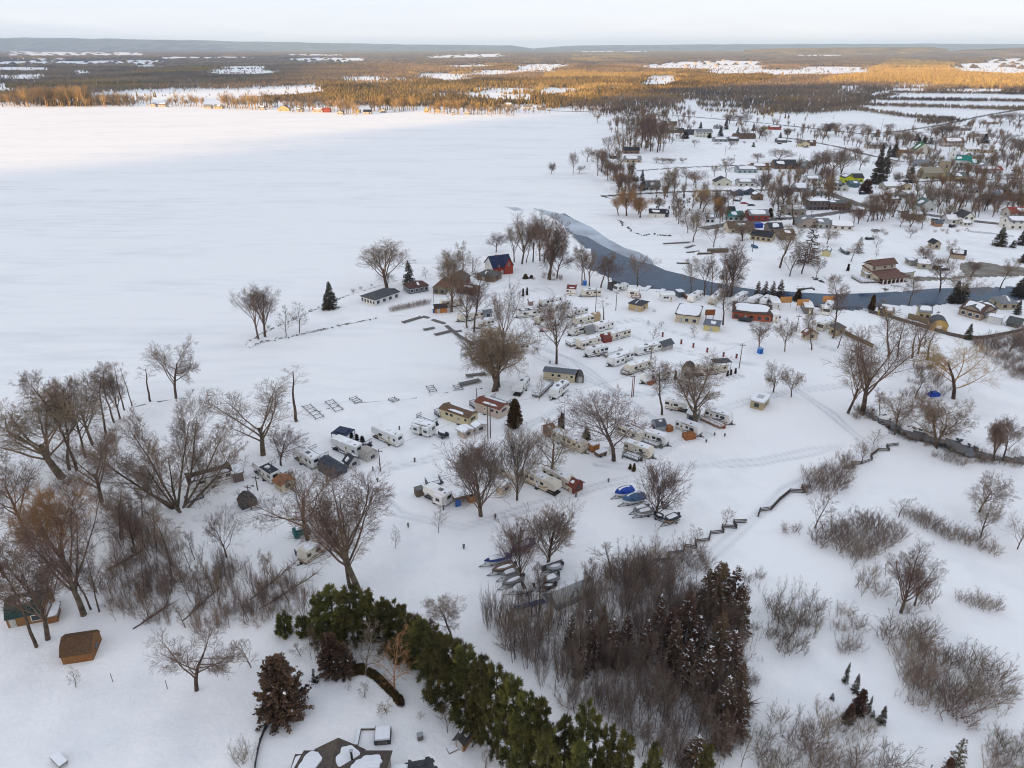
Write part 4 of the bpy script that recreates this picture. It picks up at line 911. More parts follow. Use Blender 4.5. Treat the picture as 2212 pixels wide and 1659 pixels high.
def boat(p0, p1, label, hull=WHITE, cover=None, beam=2.2, Hh=1.15, group='boats stored on the snow', snow=True, trl=True, motor=True, ridge=.55, name='boat', pontoon=False, lift=.55, console=False):
    """stern at p0, bow at p1"""
    c, a, L = frame(p0, p1); o = thing(name, (c.x, c.y, 0), a, label, 'boat', group); hl = L / 2; n = 12
    def half(t): return beam / 2 * (1 - max(0, (t - .45) / .55) ** 2.4) * (.92 + .08 * min(1, t * 4))
    V, F = [], []
    def sheer(t): return lift + Hh * (.82 + .25 * t * t)
    for i in range(n + 1):
        t = i / n; x = -hl + L * t; h = max(.03, half(t)); zk = lift + .5 * max(0, (t - .6) / .4) ** 2 * Hh; zc = zk + (.38 - .1 * t) * Hh * (1 - max(0, t - .7)); zs = sheer(t)
        V += [(x, 0, zk), (x, -h * .78, zc), (x, -h, zs), (x, -h * .86, zs - .02), (x, h * .86, zs - .02), (x, h, zs), (x, h * .78, zc)]
    for i in range(n):
        p = i * 7
        for k in range(7):
            if k == 3: continue
            F.append([p + k, p + (k + 1) % 7, p + 7 + (k + 1) % 7, p + 7 + k])
        F.append([p + 3, p + 4, p + 11, p + 10])
    F.append([0, 6, 5, 4, 3, 2, 1]); F.append([n * 7 + k for k in range(7)])
    me = bpy.data.meshes.new('hull'); me.from_pydata(V, [], F); me.materials.append(hull); me.update(); link('hull', me, o)
    def skin(r0, off, wd, t0=.0, t1=1.):
        V, F = [], []; m = 11
        for i in range(m):
            t = t0 + (t1 - t0) * i / (m - 1); x = -hl + L * t; h = max(.04, half(t)) * wd; zs = sheer(t) + off; rr = r0 * (math.sin(PI * min(1, max(.0, .12 + .88 * t))) ** .6 + .02 if True else 1)
            V += [(x, -h, zs - .12), (x, -h * .7, zs + rr * .5), (x, 0, zs + rr), (x, h * .7, zs + rr * .5), (x, h, zs - .12)]
        for i in range(m - 1):
            for k in range(4): F.append([i * 5 + k, i * 5 + k + 1, i * 5 + 6 + k, i * 5 + 5 + k])
        F.append([4, 3, 2, 1, 0]); F.append([(m - 1) * 5 + k for k in range(5)]); F += [[i * 5, i * 5 + 5, i * 5 + 9, i * 5 + 4] for i in range(m - 1)]
        me = bpy.data.meshes.new('skin'); me.from_pydata(V, [], [f[::-1] for f in F]); me.update(); return me
    if cover:
        me = skin(ridge, .05, 1.06); me.materials.append(cover); cv = link('cover', me, o)
        if snow: me = skin(ridge * .9, .19, .72, .18, .8); me.materials.append(SNOW); link('snow_patch', me, cv)
    else:
        b = MB()
        for t in (.2, .42, .64): x = -hl + L * t; b.box(x - .14, x + .14, -half(t) * .84, half(t) * .84, sheer(t) - .3, sheer(t) - .2)
        b.build('seat', TG, o)
        if snow: me = skin(.12, -.1, .8, .06, .8); me.materials.append(SNOW); link('snow_load', me, o)
        if console: MB().box(-.5, .1, -.7, .7, sheer(.5) - .2, sheer(.5) + .35).build('console', TG, o); b = MB(); b.poly([(.15, -.7, sheer(.5) + .3), (.15, .7, sheer(.5) + .3), (-.25, .6, sheer(.5) + .8), (-.25, -.6, sheer(.5) + .8)]).build('windscreen', GLASS, o)
    if motor: MB().box(-hl - .5, -hl - .02, -.2, .2, sheer(0) - .45, sheer(0) + .3).box(-hl - .38, -hl - .2, -.08, .08, .15, sheer(0) - .45).build('outboard_motor', DARKM, o)
    if trl:
        b = MB(); b.bar((-hl, -.7, lift - .1), (hl * .5, -.7, lift - .1), .1); b.bar((-hl, .7, lift - .1), (hl * .5, .7, lift - .1), .1); b.bar((hl * .5, -.7, lift - .1), (hl + 1.1, 0, lift - .1), .1); b.bar((hl * .5, .7, lift - .1), (hl + 1.1, 0, lift - .1), .1)
        for x in (-hl * .7, 0, hl * .5): b.bar((x, -.7, lift - .08), (x, .7, lift - .08), .1)
        b.bar((hl * .92, 0, lift - .1), (hl * .92, 0, sheer(1) - .2), .1); b.build('boat_trailer', TFRAME, o)
        for y in (-beam / 2 - .05, beam / 2 + .05): wheel(o, -hl * .25, y, .3, .3, .2)
    return o
def pole(bx, by, ty, label, arm=True, m=POLEW, r=.16, lamp=False, group='utility poles', name='utility_pole', cat='utility pole', pair=None):
    g = G(bx, by); h = ztop(g, ty); o = thing(name, (g.x, g.y, 0), random.uniform(-.3, .3), label, cat, group)
    MB().tube([(0, 0, -.5), (0, 0, h * .5), (0, 0, h)], r, r * .6, 8).build('pole', m, o)
    if arm:
        MB().box(-.9, .9, -.06, .06, h - .65, h - .5).build('crossarm', m, o)
        for x in (-.75, .75): MB().tube([(x, 0, h - .5), (x, 0, h - .28)], .06, .04, 6).build('insulator', STEEL, o)
    if lamp: MB().tube([(0, 0, h - .3), (.7, 0, h + .1), (1.3, 0, h + .1)], .04, .04, 6).build('bracket', STEEL, o); MB().box(1.1, 1.7, -.14, .14, h, h + .14).build('lamp_head', DARKM, o)
    return o, (g.x, g.y, h)
def cable(A, B, sag, label, r=.022, group='overhead cables'):
    A, B = Vector(A), Vector(B); pts = []
    for k in range(15):
        t = k / 14; p = A.lerp(B, t); p.z -= sag * 4 * t * (1 - t); pts.append(tuple(p))
    return tag(MB().tube(pts, r, None, 4).build('power_cable', DARKM), label, 'power cable', group)
def posts_rail(pts, label, name='fence', cat='fence', h=1.0, rails=(.35, .7, 1.0), gap=2.4, m=GREYWOOD, rw=.09, solid=False, group=None, thick=.05):
    P = [G(*p) for p in pts]; o = thing(name, (P[0].x, P[0].y, 0), 0, label, cat, group); O = P[0]
    for a, b in zip(P[:-1], P[1:]):
        n = max(1, int(round((b - a).length / gap)))
        for k in range(n):
            u, v = a.lerp(b, k / n) - O, a.lerp(b, (k + 1) / n) - O; q = MB()
            if solid:
                d = (v - u).normalized(); s = Vector((-d.y, d.x, 0)) * thick; q.v += [tuple(u - s), tuple(v - s), tuple(v + s), tuple(u + s)] + [tuple(p + Vector((0, 0, h))) for p in (u - s, v - s, v + s, u + s)]
                q.f += [[3, 2, 1, 0], [4, 5, 6, 7], [0, 1, 5, 4], [1, 2, 6, 5], [2, 3, 7, 6], [3, 0, 4, 7]]
            else:
                for z in rails: q.bar(tuple(u + Vector((0, 0, z))), tuple(v + Vector((0, 0, z + random.uniform(-.04, .04)))), rw)
            q.build('fence_panel', m, o)
            MB().bar((u.x, u.y, -.2), (u.x, u.y, h + .12), .12).build('post', m, o)
    return o
def dock(p0, p1, w, label, z=.35, m=GREYWOOD, group='docks on the lake ice', ladder=False, name='dock', snow=False):
    c, a, L = frame(p0, p1); hl = L / 2; o = thing(name, (c.x, c.y, 0), a, label, 'dock', group)
    b = MB()
    if ladder:
        for y in (0, w): b.box(-hl, hl, y - .06, y + .06, z - .06, z + .06)
        for x in np.linspace(-hl, hl, max(4, int(L / 1.6))): b.box(x - .05, x + .05, .06, w - .06, z - .05, z + .05)
        b.build('frame', m, o)
    else:
        b.box(-hl, hl, 0, w, z - .12, z + .05); b.build('deck', m, o)
        if snow: MB().box(-hl + .1, hl - .3, .1, w - .1, z + .05, z + .17).build('snow_layer', SNOW, o)
    for x in np.linspace(-hl + .1, hl - .1, max(2, int(L / 4))):
        for y in (-.08, w + .08): MB().tube([(x, y, -.3), (x, y, z + .5)], .05, None, 5).build('post', m, o)
    return o
def solid(p, rz, name, label, cat, parts, group=None):
    """a small thing at frame point p: parts = [(part name, material, [boxes])]"""
    g = G(*p); o = thing(name, (g.x, g.y, 0), rz, label, cat, group)
    for nm, m, bs in parts:
        b = MB()
        for q in bs: b.box(*q)
        b.build(nm, m, o)
    return o
def car(p, rz, label, col, group='cars in the village', van=False):
    g = G(*p); o = thing('parked_car', (g.x, g.y, 0), rz, label, 'car', group); h = 1.9 if van else 1.45
    pr = [(-2.2, .3), (2.2, .3), (2.25, .75), (2.1, .9), (1.2, 1.0), (.5, h), (-1.4, h), (-2.15, .95)] if not van else [(-2.4, .3), (2.3, .3), (2.35, .9), (1.5, 1.1), (.9, h), (-2.3, h), (-2.4, .9)]
    MB().prism(pr, 'y', 1.8, 0).build('body', col, o); MB().prism([(-1.3, h - .06), (.4, h - .06), (.95, 1.02), (-1.8, 1.02)][::-1], 'y', 1.82, -.02).build('window', GLASS, o)
    MB().box(-1.3, .4, .1, 1.7, h, h + .12).build('roof_snow', SNOW, o)
    for x in (-1.4, 1.4):
        for y in (.1, 1.7): wheel(o, x, y, .33, .33, .2)
    return o
# ------------------------------------------------------------------ automatic descriptions by neighbourhood (for trees and shrubs)
LM, PEND = [], []
def mark(x, y, what): LM.append((x, y, what))
def auto(o, x, y, what): PEND.append((o, x, y, what)); return o
ORD = ['', 'nearest', 'second nearest', 'third nearest', 'fourth nearest', 'fifth nearest', 'sixth nearest', 'seventh nearest', 'eighth nearest', 'ninth nearest', 'tenth nearest']
def short(lb):
    t = 'the ' + lb.split(',')[0]
    return t if len(t.split()) < 10 else ' '.join(t.split()[:next((i for i, w in enumerate(t.split()) if i > 3 and w in ('with', 'beside', 'among', 'behind', 'before', 'on', 'of', 'at', 'above', 'in', 'right', 'left', 'over', 'between', 'below', 'the')), 9)])
def finish_labels():
    grp = {}
    for o, x, y, what in PEND:
        k = max(1., (y - 60) / 400)
        l = min(LM, key=lambda m: math.hypot(x - m[0], 1.7 * (y - m[1])))
        dx, dy = x - l[0], 1.7 * (y - l[1])
        rel = ('right of' if dx > 0 else 'left of') if abs(dx) > abs(dy) else ('in front of' if dy > 0 else 'behind')
        grp.setdefault((what, rel, l[2]), []).append((math.hypot(dx, dy), o))
    for (what, rel, lm), L in grp.items():
        L.sort(key=lambda t: t[0])
        for i, (d, o) in enumerate(L):
            pre = '' if len(L) == 1 else ORD[min(i + 1, 10)] + ' '
            o['label'] = pre + what + ' ' + rel + ' ' + lm

# ------------------------------------------------------------------ the point: cottages and the red brick house
house((811, 663), (863, 645), 8, 2.7, 'hip', (.70, .70, .69), (.085, .09, .095), 'white cottage with grey hip roof, nearest the tip of the snowy point', pitch=.38, snow=None, wins=4, sidew=5, name='cottage', cat='cottage', group='cottages on the point')
mark(822, 655, 'the white cottage on the point')
house((838, 651), (863, 643), 6, 2.4, 'gable', (.70, .70, .69), (.04, .045, .05), 'low white annex with black roof behind the white cottage', pitch=.2, snow=None, wins=1, name='cottage_annex', cat='annex')
house((885, 637), (926, 630), 6.5, 2.7, 'hip', (.13, .145, .15), (.10, .055, .045), 'grey cottage with brown hip roof and a snow streak', pitch=.42, snow='part', wins=4, sidew=3, fr=True, name='cottage', cat='cottage', group='cottages on the point')
mark(895, 632, 'the grey cottage with brown roof')
house((936, 636), (962, 638), 9, 3.0, 'front', (.20, .165, .115), (.17, .085, .05), 'brown gabled cottage beside the grey cottage', pitch=.7, snow=None, wins=2, sidew=3, name='cottage', cat='cottage', group='cottages on the point')
mark(950, 636, 'the brown gabled cottage')
house((966, 620), (1003, 623), 8, 3.1, 'front', (.24, .10, .06), (.10, .09, .085), 'dark roofed cottage with rusty red gable trim', pitch=.6, snow=None, wins=3, sidew=2, name='cottage', cat='cottage', group='cottages on the point')
house((985, 634), (1022, 640), 6, 2.5, 'gable', (.20, .15, .10), (.15, .10, .07), 'long low brown building behind the bare trees of the point', pitch=.4, snow='part', wins=3, name='outbuilding', cat='outbuilding')
house((1030, 606), (1066, 612), 7, 2.6, 'hip', (.21, .15, .10), (.12, .11, .10), 'brown garage with snow streaked roof before the red brick house', pitch=.5, snow='part', wins=0, door=.4, name='garage', cat='garage', seed=4)
house((1064, 611), (1074, 608), 3, 2.0, 'gable', (.20, .05, .04), (.15, .05, .04), 'tiny dark red shed at the corner of the brown garage', pitch=.5, snow='part', wins=0, name='shed', cat='shed')
rb = house((1065.5, 596.5), (1107, 591), 9.5, 3.7, 'gable', (.33, .055, .035), (.025, .035, .085), 'red brick two storey house with steep navy roof', pitch=.8, snow=None, wins=4, fr=True, door=.45, chim=True, sidew=0)
mark(1078, 594, 'the red brick house')
c, a, L = frame((1065.5, 596.5), (1107, 591))
for x, w, y0, hh in ((-L * .22, 2.0, -.25, 3.7), (L * .29, 3.9, -.6, 4.2)):      # front gables
    g = MB().prism([(x - w / 2, 3.2 if w < 3 else -.3), (x + w / 2, 3.2 if w < 3 else -.3), (x + w / 2, hh), (x, hh + w * .8), (x - w / 2, hh)], 'y', 4.0, y0).build('gable', wall((.33, .055, .035)), rb)
    MB().prism([(x - w / 2 - .3, hh - .25), (x, hh + w * .8 + .02), (x + w / 2 + .3, hh - .25), (x + w / 2 + .3, hh - .05), (x, hh + w * .8 + .26), (x - w / 2 - .3, hh - .05)], 'y', 4.4, y0 - .3).build('gable_roof', roofm((.025, .035, .085)), rb)
    MB().box(x - .45, x + .45, y0 - .04, y0 + .01, hh - .3, hh + 1.).build('window', WHITE, g); MB().box(x - .33, x + .33, y0 - .06, y0 - .03, hh - .2, hh + .9).build('pane', GLASS, g)
MB().prism([(0.05, .2), (9.45, .2), (9.45, 3.5), (4.75, 7.2), (.05, 3.5)], 'x', -L / 2 - .02, -L / 2 + .1).build('end_wall', wall((.66, .66, .64)), rb)
house((940, 678), (966, 676), 3.5, 2.2, 'gable', (.45, .18, .05), (.05, .04, .04), 'orange wooden shed with dark roof near the docks', pitch=.5, snow=None, wins=0, door=.3, name='shed', cat='shed')
mark(953, 677, 'the orange shed near the docks')
solid((938, 676), .2, 'rain_barrel', 'blue covered barrel beside the orange shed', 'barrel', [('drum', mat('blue_plastic', (.03, .12, .33), .4), [(-.5, .5, -.5, .5, 0, 1.3)]), ('lid', DARKM, [(-.55, .55, -.55, .55, 1.3, 1.4)])])
# shoreline rubble of the breakwater
def rocks(lines, n, s0, s1, seed, name='shoreline_rocks'):
    r = np.random.RandomState(seed); V, F = [], []; base = np.array([(1, 0, 0), (-.5, .85, 0), (-.5, -.85, 0), (.3, .2, .8), (-.6, 0, .5), (.2, -.6, .55)], float)
    fs = np.array([(0, 1, 3), (1, 4, 3), (1, 2, 4), (2, 5, 4), (2, 0, 5), (0, 3, 5), (3, 4, 5)])
    P = []
    for ln, m in lines:
        W_ = [G(*p) for p in ln]; tot = sum((b - a).length for a, b in zip(W_[:-1], W_[1:]))
        for a, b in zip(W_[:-1], W_[1:]):
            for _ in range(max(1, int(m * (b - a).length / tot))): P.append(a.lerp(b, r.rand()))
    for i, p in enumerate(P):
        s = s0 + (s1 - s0) * r.rand() ** 2; a = r.rand() * 6.28; R2 = np.array([[math.cos(a), -math.sin(a), 0], [math.sin(a), math.cos(a), 0], [0, 0, 1]])
        v = (base * (.7 + .6 * r.rand(6, 1)) * [s, s * .8, s * .8]) @ R2.T + [p.x + r.randn() * .5, p.y + r.randn() * .5, .12]; V.append(v); F.append(fs + 6 * i)
    return tag(link(name, arr_mesh(name, np.concatenate(V), np.concatenate(F), mat('wet_rock', (.085, .08, .075), .9, .3, 1.))), kind='stuff')
rocks([([(540, 750), (560, 741), (690, 714), (760, 698), (815, 688)], 190), ([(530, 745), (548, 731), (590, 708), (640, 687), (690, 663), (745, 640)], 110)], 300, .16, .5, 1)
rocks([([(1336, 475), (1352, 490), (1368, 502), (1388, 509), (1420, 505)], 60), ([(1298, 424), (1331, 432)], 30), ([(1420, 508), (1450, 510)], 20)], 110, .3, .9, 2)
rocks([([(1876, 886), (1909, 900), (1959, 922), (2021, 938), (2059, 946), (2119, 972)], 60), ([(1900, 912), (1959, 946), (2039, 964), (2084, 985)], 60)], 120, .3, 1.0, 3)
rocks([([(1755, 602), (1780, 612)], 30), ([(1725, 620), (1765, 628)], 14)], 44, .4, 1.2, 5)
# docks
dock((873, 699), (913, 687), 1.6, 'longest grey dock arm reaching out near the orange shed')
dock((942, 726), (979, 717), 1.6, 'grey dock arm lying on the ice below the longest arm')
dock((917, 715), (940, 710.5), 1.4, 'short grey dock arm between the two long arms')
dock((984, 719), (998, 717.5), 1.2, 'stub of dock beside the snowy walkway')
dk = thing('dock', (*G(915, 685)[:2], 0), 0, 'long zigzag dock walkway hugging the snowy shore', 'dock', 'docks on the lake ice'); O = G(915, 685)
for a, b in (((913, 685), (926, 688)), ((934, 692), (961, 700.5)), ((964, 705), (976, 715)), ((977, 715), (989, 725)), ((990, 726), (1023, 746))):
    u, v = G(*a) - O, G(*b) - O; d = (v - u).normalized(); s = Vector((-d.y, d.x, 0)) * .7; q = MB()
    q.v = [tuple(p + Vector((0, 0, z))) for z in (.2, .42) for p in (u - s, v - s, v + s, u + s)]; q.f = [[3, 2, 1, 0], [4, 5, 6, 7], [0, 1, 5, 4], [1, 2, 6, 5], [2, 3, 7, 6], [3, 0, 4, 7]]; q.build('dock_section', GREYWOOD, dk)
for i, (p, q, w, lb) in enumerate([((655, 882), (683, 908), 2.2, 'bare dock frame like a ladder, left one of two on the snow'), ((703, 871), (725, 892), 2.2, 'bare dock frame like a ladder, right one of two on the snow'), ((755, 864), (768, 874), 2, 'broken dock frame poking out of the snow'),
                                  ((839, 866), (850, 872), 2, 'small tilted dock frame beside the snowy shore'), ((921, 838), (929, 850), 2, 'dock frame standing on the ice below the willow'), ((979, 836), (986, 846), 2, 'small dock frame left of the fallen log')]):
    dock(p, q, w, lb, ladder=True, z=.5, m=DARKM, group='dock frames pulled onto the snow')
dock((997, 838), (1040, 828), 2, 'grey dock section stacked by the big willow', z=.8); dock((1008, 817), (1050, 812), 1.5, 'long plank dock behind the big willow trunk', z=.6)
dock((1434, 528), (1492, 525), 1.5, 'long grey dock on the far river bank'); dock((1484, 537), (1502, 532), 1.6, 'short grey dock beside the far bank tree'); dock((1485, 547), (1512, 544), 1.2, 'narrow dark dock near the stacked crates across the river')
dock((1462, 570), (1490, 571), 1.2, 'narrow dock reaching over the ice edge', m=DARKM); dock((1396, 631), (1409, 620), 2, 'pale floating dock leaning on the near river bank', snow=True); dock((1428, 634), (1440, 627), 2, 'second pale floating dock at the near river bank', snow=True)
dock((1725, 628), (1759, 625), 1.6, 'dark dock along the river below the rock pile', m=DARKM); dock((1930, 626), (1946, 625), 2, 'boat lift frame by the river below the store', ladder=True, z=1.2); dock((1910, 628), (1919, 626.5), 1.6, 'small dock edge by the river below the store')

# ------------------------------------------------------------------ trailers of the camp
OR = mat('cedar_boards', (.33, .13, .045), .8, .2, 2., bands=('x', .25))
T = trailer
T((954, 668), (1000, 661), 'tan trailer behind the orange shed', 'left', body=TC, stripe=TB)
T((993, 698), (1046, 689), 'cream trailer with a dark grey annex at its far end', 'left', body=TC, stripe=TG)
house((1047, 691), (1063, 689), 3, 2.6, 'gable', (.28, .31, .33), (.16, .18, .2), 'grey metal annex shed at the end of the cream trailer', pitch=.4, snow=None, wins=1, name='shed', cat='shed')
T((1029, 713), (1068, 706), 'white trailer below the cream trailer with annex', 'left', stripe=TG)
T((1046, 731), (1082, 723), 'tan trailer hidden behind the big willow crown', 'left', body=TC, stripe=TB)
T((1000, 683), (1018, 681), 'small white trailer behind the paired bare trunks', 'left')
T((1098, 765), (1143, 760), 'white trailer right of the big willow', 'left', stripe=TG); mark(1120, 762, 'the white trailer right of the big willow')
T((1118.5, 690), (1170, 685), 'white trailer with black roof edge at the head of the camp', 'left', snow='part', roofm_=DARKROOF); mark(1140, 688, 'the white trailer with black roof edge')
T((1170, 665), (1215, 656.5), 'white trailer farthest back behind the round elm', 'left', stripe=TG)
T((1191, 676), (1233, 666), 'grey trimmed trailer second from the back behind the round elm', 'left', stripe=TG)
T((1160, 704), (1197, 699), 'cream trailer with tan stripe left of the round elm crown', 'left', body=TC, stripe=TB)
T((1231, 689), (1270, 680), 'white trailer with open end right of the round elm crown', 'left', stripe=TG)
T((1242, 707), (1283, 698), 'grey trailer joined to the round topped tan shed', 'left', body=TC, stripe=TG)
house((1284, 698), (1297, 695), 3, 2.2, 'gambrel', (.50, .38, .22), (.45, .33, .2), 'tan round topped shed at the end of the grey trailer', snow='part', wins=0, name='shed', cat='shed', group='sheds beside the trailers')
T((1173, 720), (1208, 713), 'white trailer behind the round elm trunk', 'left', stripe=TR)
T((1234, 729), (1262, 722), 'white trailer just right of the round elm trunk', 'left')
T((1286, 720), (1326, 711), 'white trailer with a large slide out beside the grey barn shed', 'left', slides=((.1, .45),), stripe=None)
house((1268, 726), (1285, 722), 3, 1.9, 'gambrel', (.30, .31, .30), (.24, .25, .25), 'grey barn roofed shed behind the white trailer with slide out', snow=None, wins=0, name='shed', cat='shed', group='sheds beside the trailers')
T((1323.5, 739), (1357, 730), 'cream trailer with roof rack beside the red shed', 'left', body=TC, stripe=TG, Lmin=9); mark(1340, 735, 'the cream trailer beside the red shed')
house((1305, 743), (1322, 740), 3, 1.9, 'gambrel', (.24, .05, .04), (.22, .08, .07), 'small red shed with snowy barn roof', snow='part', wins=0, name='shed', cat='shed', group='sheds beside the trailers')
T((1252, 757), (1297, 746), 'cream trailer with two bays and brown deck behind', 'left', body=TC, stripe=TB, slides=((.05, .38),))
deck((1232, 752), (1250, 748), 3, 'brown lattice deck at the end of the cream trailer with two bays')
T((1270, 774.5), (1313.5, 766), 'black and white trailer with bold dark stripes', 'left', snow='part', stripe=DARKM, roofm_=None); mark(1290, 771, 'the black and white trailer')
T((1326, 793), (1365, 779), 'white trailer with broad slide out below the black and white trailer', 'left', slides=((.08, .5),), stripe=TG, Lmin=10); mark(1345, 787, 'the white trailer with broad slide out')
deck((1312, 775), (1345, 765), 2.2, 'dark railed deck behind the white trailer with broad slide out')
T((1377, 772), (1428.5, 760), 'grey and white trailer with dark deck beside the grey gabled shed', 'left', stripe=TG); mark(1400, 768, 'the grey and white trailer')
house((1432, 762), (1453, 755), 3, 2.3, 'gable', (.38, .36, .34), (.10, .11, .12), 'grey gabled shed at the end of the grey and white trailer', pitch=.7, snow=None, wins=0, door=.5, name='shed', cat='shed', group='sheds beside the trailers')
T((1358.5, 812), (1406, 797), 'pale trailer with brown deck at its nose', 'left', stripe=TG, body=TC); mark(1380, 806, 'the pale trailer with brown deck')
deck((1340, 810), (1357, 814), 3, 'brown lattice deck at the nose of the pale trailer', m=WOOD)
T((1393, 833), (1448, 817), 'white trailer standing behind a red brown deck', 'left', stripe=TG); mark(1420, 828, 'the white trailer with red brown deck')
deck((1385, 828), (1406, 834.5), 3.2, 'red brown boarded deck at the nose of the white trailer', z=1.0, m=REDWOOD, rail=False)
deck((1395, 812), (1440, 801), 2.2, 'long dark railed deck behind the white trailer')
T((1503.5, 817), (1571, 806.5), 'long grey trailer with dark canopy at its far end', 'left', kind='fifth', stripe=TG, body=TC); mark(1535, 813, 'the long grey trailer')
house((1470, 817), (1494, 821), 4, 3.0, 'gambrel_front', (.34, .32, .30), (.09, .06, .05), 'tall barn roofed grey shed left of the long grey trailer', snow=None, wins=1, name='shed', cat='shed', group='sheds beside the trailers')
solid((1555, 800), .15, 'canopy', 'dark canopy roof over the far end of the long grey trailer', 'canopy', [('roof', DARKROOF, [(-2.8, 2.8, -1.6, 1.6, 3.2, 3.35)]), ('post', DARKM, [(-2.7, -2.6, -1.5, -1.4, 0, 3.2), (2.6, 2.7, -1.5, -1.4, 0, 3.2), (2.6, 2.7, 1.4, 1.5, 0, 3.2), (-2.7, -2.6, 1.4, 1.5, 0, 3.2)])])
T((1173.5, 821.5), (1241, 829), 'long cream mobile home with blue grey metal roof', kind='park', body=mat('mobile_cream', (.62, .54, .38), .6, .06), stripe=TB, roofm_=roofm((.13, .145, .165)), snow=None, name='mobile_home', cat='mobile home', group='mobile homes', Wd=3.4, skirt=True); mark(1205, 826, 'the cream mobile home with blue grey roof')
house((1245, 829), (1261, 829), 4, 1.9, 'gambrel_front', (.22, .20, .18), (.075, .065, .06), 'dark brown barn shed at the end of the cream mobile home', snow=None, wins=0, door=.5, name='shed', cat='shed', group='sheds beside the trailers')
T((1201, 866), (1229, 843), 'white trailer with roof vents parked below the cream mobile home', 'left', snow='most', stripe=None, wn=4, ac=2); mark(1212, 857, 'the white trailer below the cream mobile home')
deck((1166, 862), (1196, 833), 2.5, 'grey wooden deck left of the white trailer below the cream mobile home', m=GREYWOOD)
T((1125, 858), (1144, 833), 'white trailer with lettered nose standing right of the big willow trunk', 'left', kind='fifth', stripe=TG, Lmin=9); mark(1130, 850, 'the white trailer right of the willow trunk')
# the river row
T((1224, 639), (1243, 640), 'white and red cabin trailer at the left end of the river row', 'right', kind='park', body=TW, stripe=TR, roofm_=roofm((.2, .06, .05)), snow='part', Wd=5.5, group='trailers along the river'); mark(1235, 640, 'the white and red cabin trailer')
T((1256, 643.5), (1298, 642), 'cream trailer second from the left in the river row', 'left', body=TC, group='trailers along the river', snow='most')
T((1332, 634), (1357, 628), 'motorhome with dark roof load beside the tree trunks of the river row', 'left', kind='motor', snow='part', group='trailers along the river', stripe=DARKM)
house((1322, 630), (1333, 628), 3, 2.4, 'gambrel', (.09, .08, .075), (.06, .055, .05), 'dark round shed left of the motorhome in the river row', snow=None, wins=0, name='shed', cat='shed')
T((1356, 643), (1378, 645), 'white trailer with red deck by the open river', 'left', kind='park', Wd=5, stripe=None, roofm_=WHITE, group='trailers along the river', snow='most'); mark(1368, 644, 'the white trailer with red deck')
deck((1365, 647), (1384, 647), 3, 'low red wooden deck by the open river', z=.7, m=REDWOOD)
T((1427, 653.5), (1456, 654), 'white box trailer alone between the river docks', 'left', kind='park', Wd=5, stripe=None, roofm_=WHITE, group='trailers along the river', snow='most'); mark(1440, 654, 'the white box trailer alone by the river')
house((1466, 645), (1477, 644), 3, 2.5, 'flat', (.10, .13, .14), (.2, .2, .2), 'dark teal hut behind the river trailers', snow='full', wins=0, name='hut', cat='hut')
house((1482, 649), (1493, 648), 2.5, 1.6, 'gable', (.25, .12, .07), (.2, .12, .09), 'little brown log shed at the foot of the river trees', snow='part', wins=0, name='shed', cat='shed')
T((1496, 657), (1518, 644), 'white trailer angled nose out, third from the right trees of the river row', 'left', group='trailers along the river', stripe=None); mark(1505, 652, 'the angled white trailer of the river row')
T((1542, 662), (1566, 640), 'cream trailer steeply angled beside the tall river tree', 'left', group='trailers along the river', stripe=TB, body=TC); mark(1552, 655, 'the steeply angled cream trailer')
T((1588, 662), (1615, 646), 'long white trailer above the brick red hall', 'left', group='trailers along the river', stripe=None); mark(1600, 656, 'the long white trailer above the red hall')
T((1628, 662), (1644, 655), 'white trailer with dark side above the right end of the red hall', 'left', group='trailers along the river', kind='fifth', stripe=DARKM, Lmin=8)
T((1655, 664), (1664, 656), 'white trailer just right of the red hall ridge', 'left', group='trailers along the river', Lmin=8, stripe=None)
T((1667, 674), (1684, 674.5), 'tall white trailer end on beside an orange awning board', 'left', kind='park', H=3.6, stripe=TB, group='trailers along the river', Wd=8, roofm_=WHITE, snow='most'); mark(1676, 674, 'the tall white trailer end on')
T((1668, 697), (1684, 697), 'small white trailer end on behind the black covered boat', 'left', kind='park', stripe=None, group='trailers along the river', Wd=6, roofm_=WHITE, snow='most')
T((1737, 680), (1755, 681), 'dark sided trailer end on between the two orange boards', 'left', kind='park', body=mat('dark_trailer', (.16, .14, .13), .5), stripe=None, group='trailers along the river', Wd=8, roofm_=WHITE, snow='most')
T((1775, 678), (1790, 679), 'cream box trailer under the rightmost orange board', 'left', kind='park', body=TC, stripe=None, group='trailers along the river', Wd=4, H=2.3, roofm_=WHITE, snow='most')
T((1791, 684), (1800, 666), 'white motorhome with black nose at the right end of the river row', 'left', kind='motor', stripe=DARKM, group='trailers along the river', Lmin=9, Wd=2.6, snow='most'); mark(1798, 680, 'the white motorhome with black nose')
T((1777, 718), (1801, 706), 'cream motorhome alone beside the tan fence', 'left', kind='motor', body=TC, stripe=TB, group='trailers along the river', Lmin=9); mark(1788, 714, 'the cream motorhome by the tan fence')
for i, (p, w) in enumerate((((1695, 666), 'left'), ((1731, 672), 'middle'), ((1786, 664), 'rightmost'))):
    solid(p, .1, 'awning_board', w + ' of the three orange awning boards above the river row', 'awning board', [('board', mat('orange_board', (.55, .27, .10), .8, .12, 2.), [(-2.3, 2.3, -.06, .06, 2.2, 4.6)]), ('post', WOOD, [(-2.1, -2.0, -.05, .05, 0, 2.2), (2.0, 2.1, -.05, .05, 0, 2.2)])], 'orange awning boards')
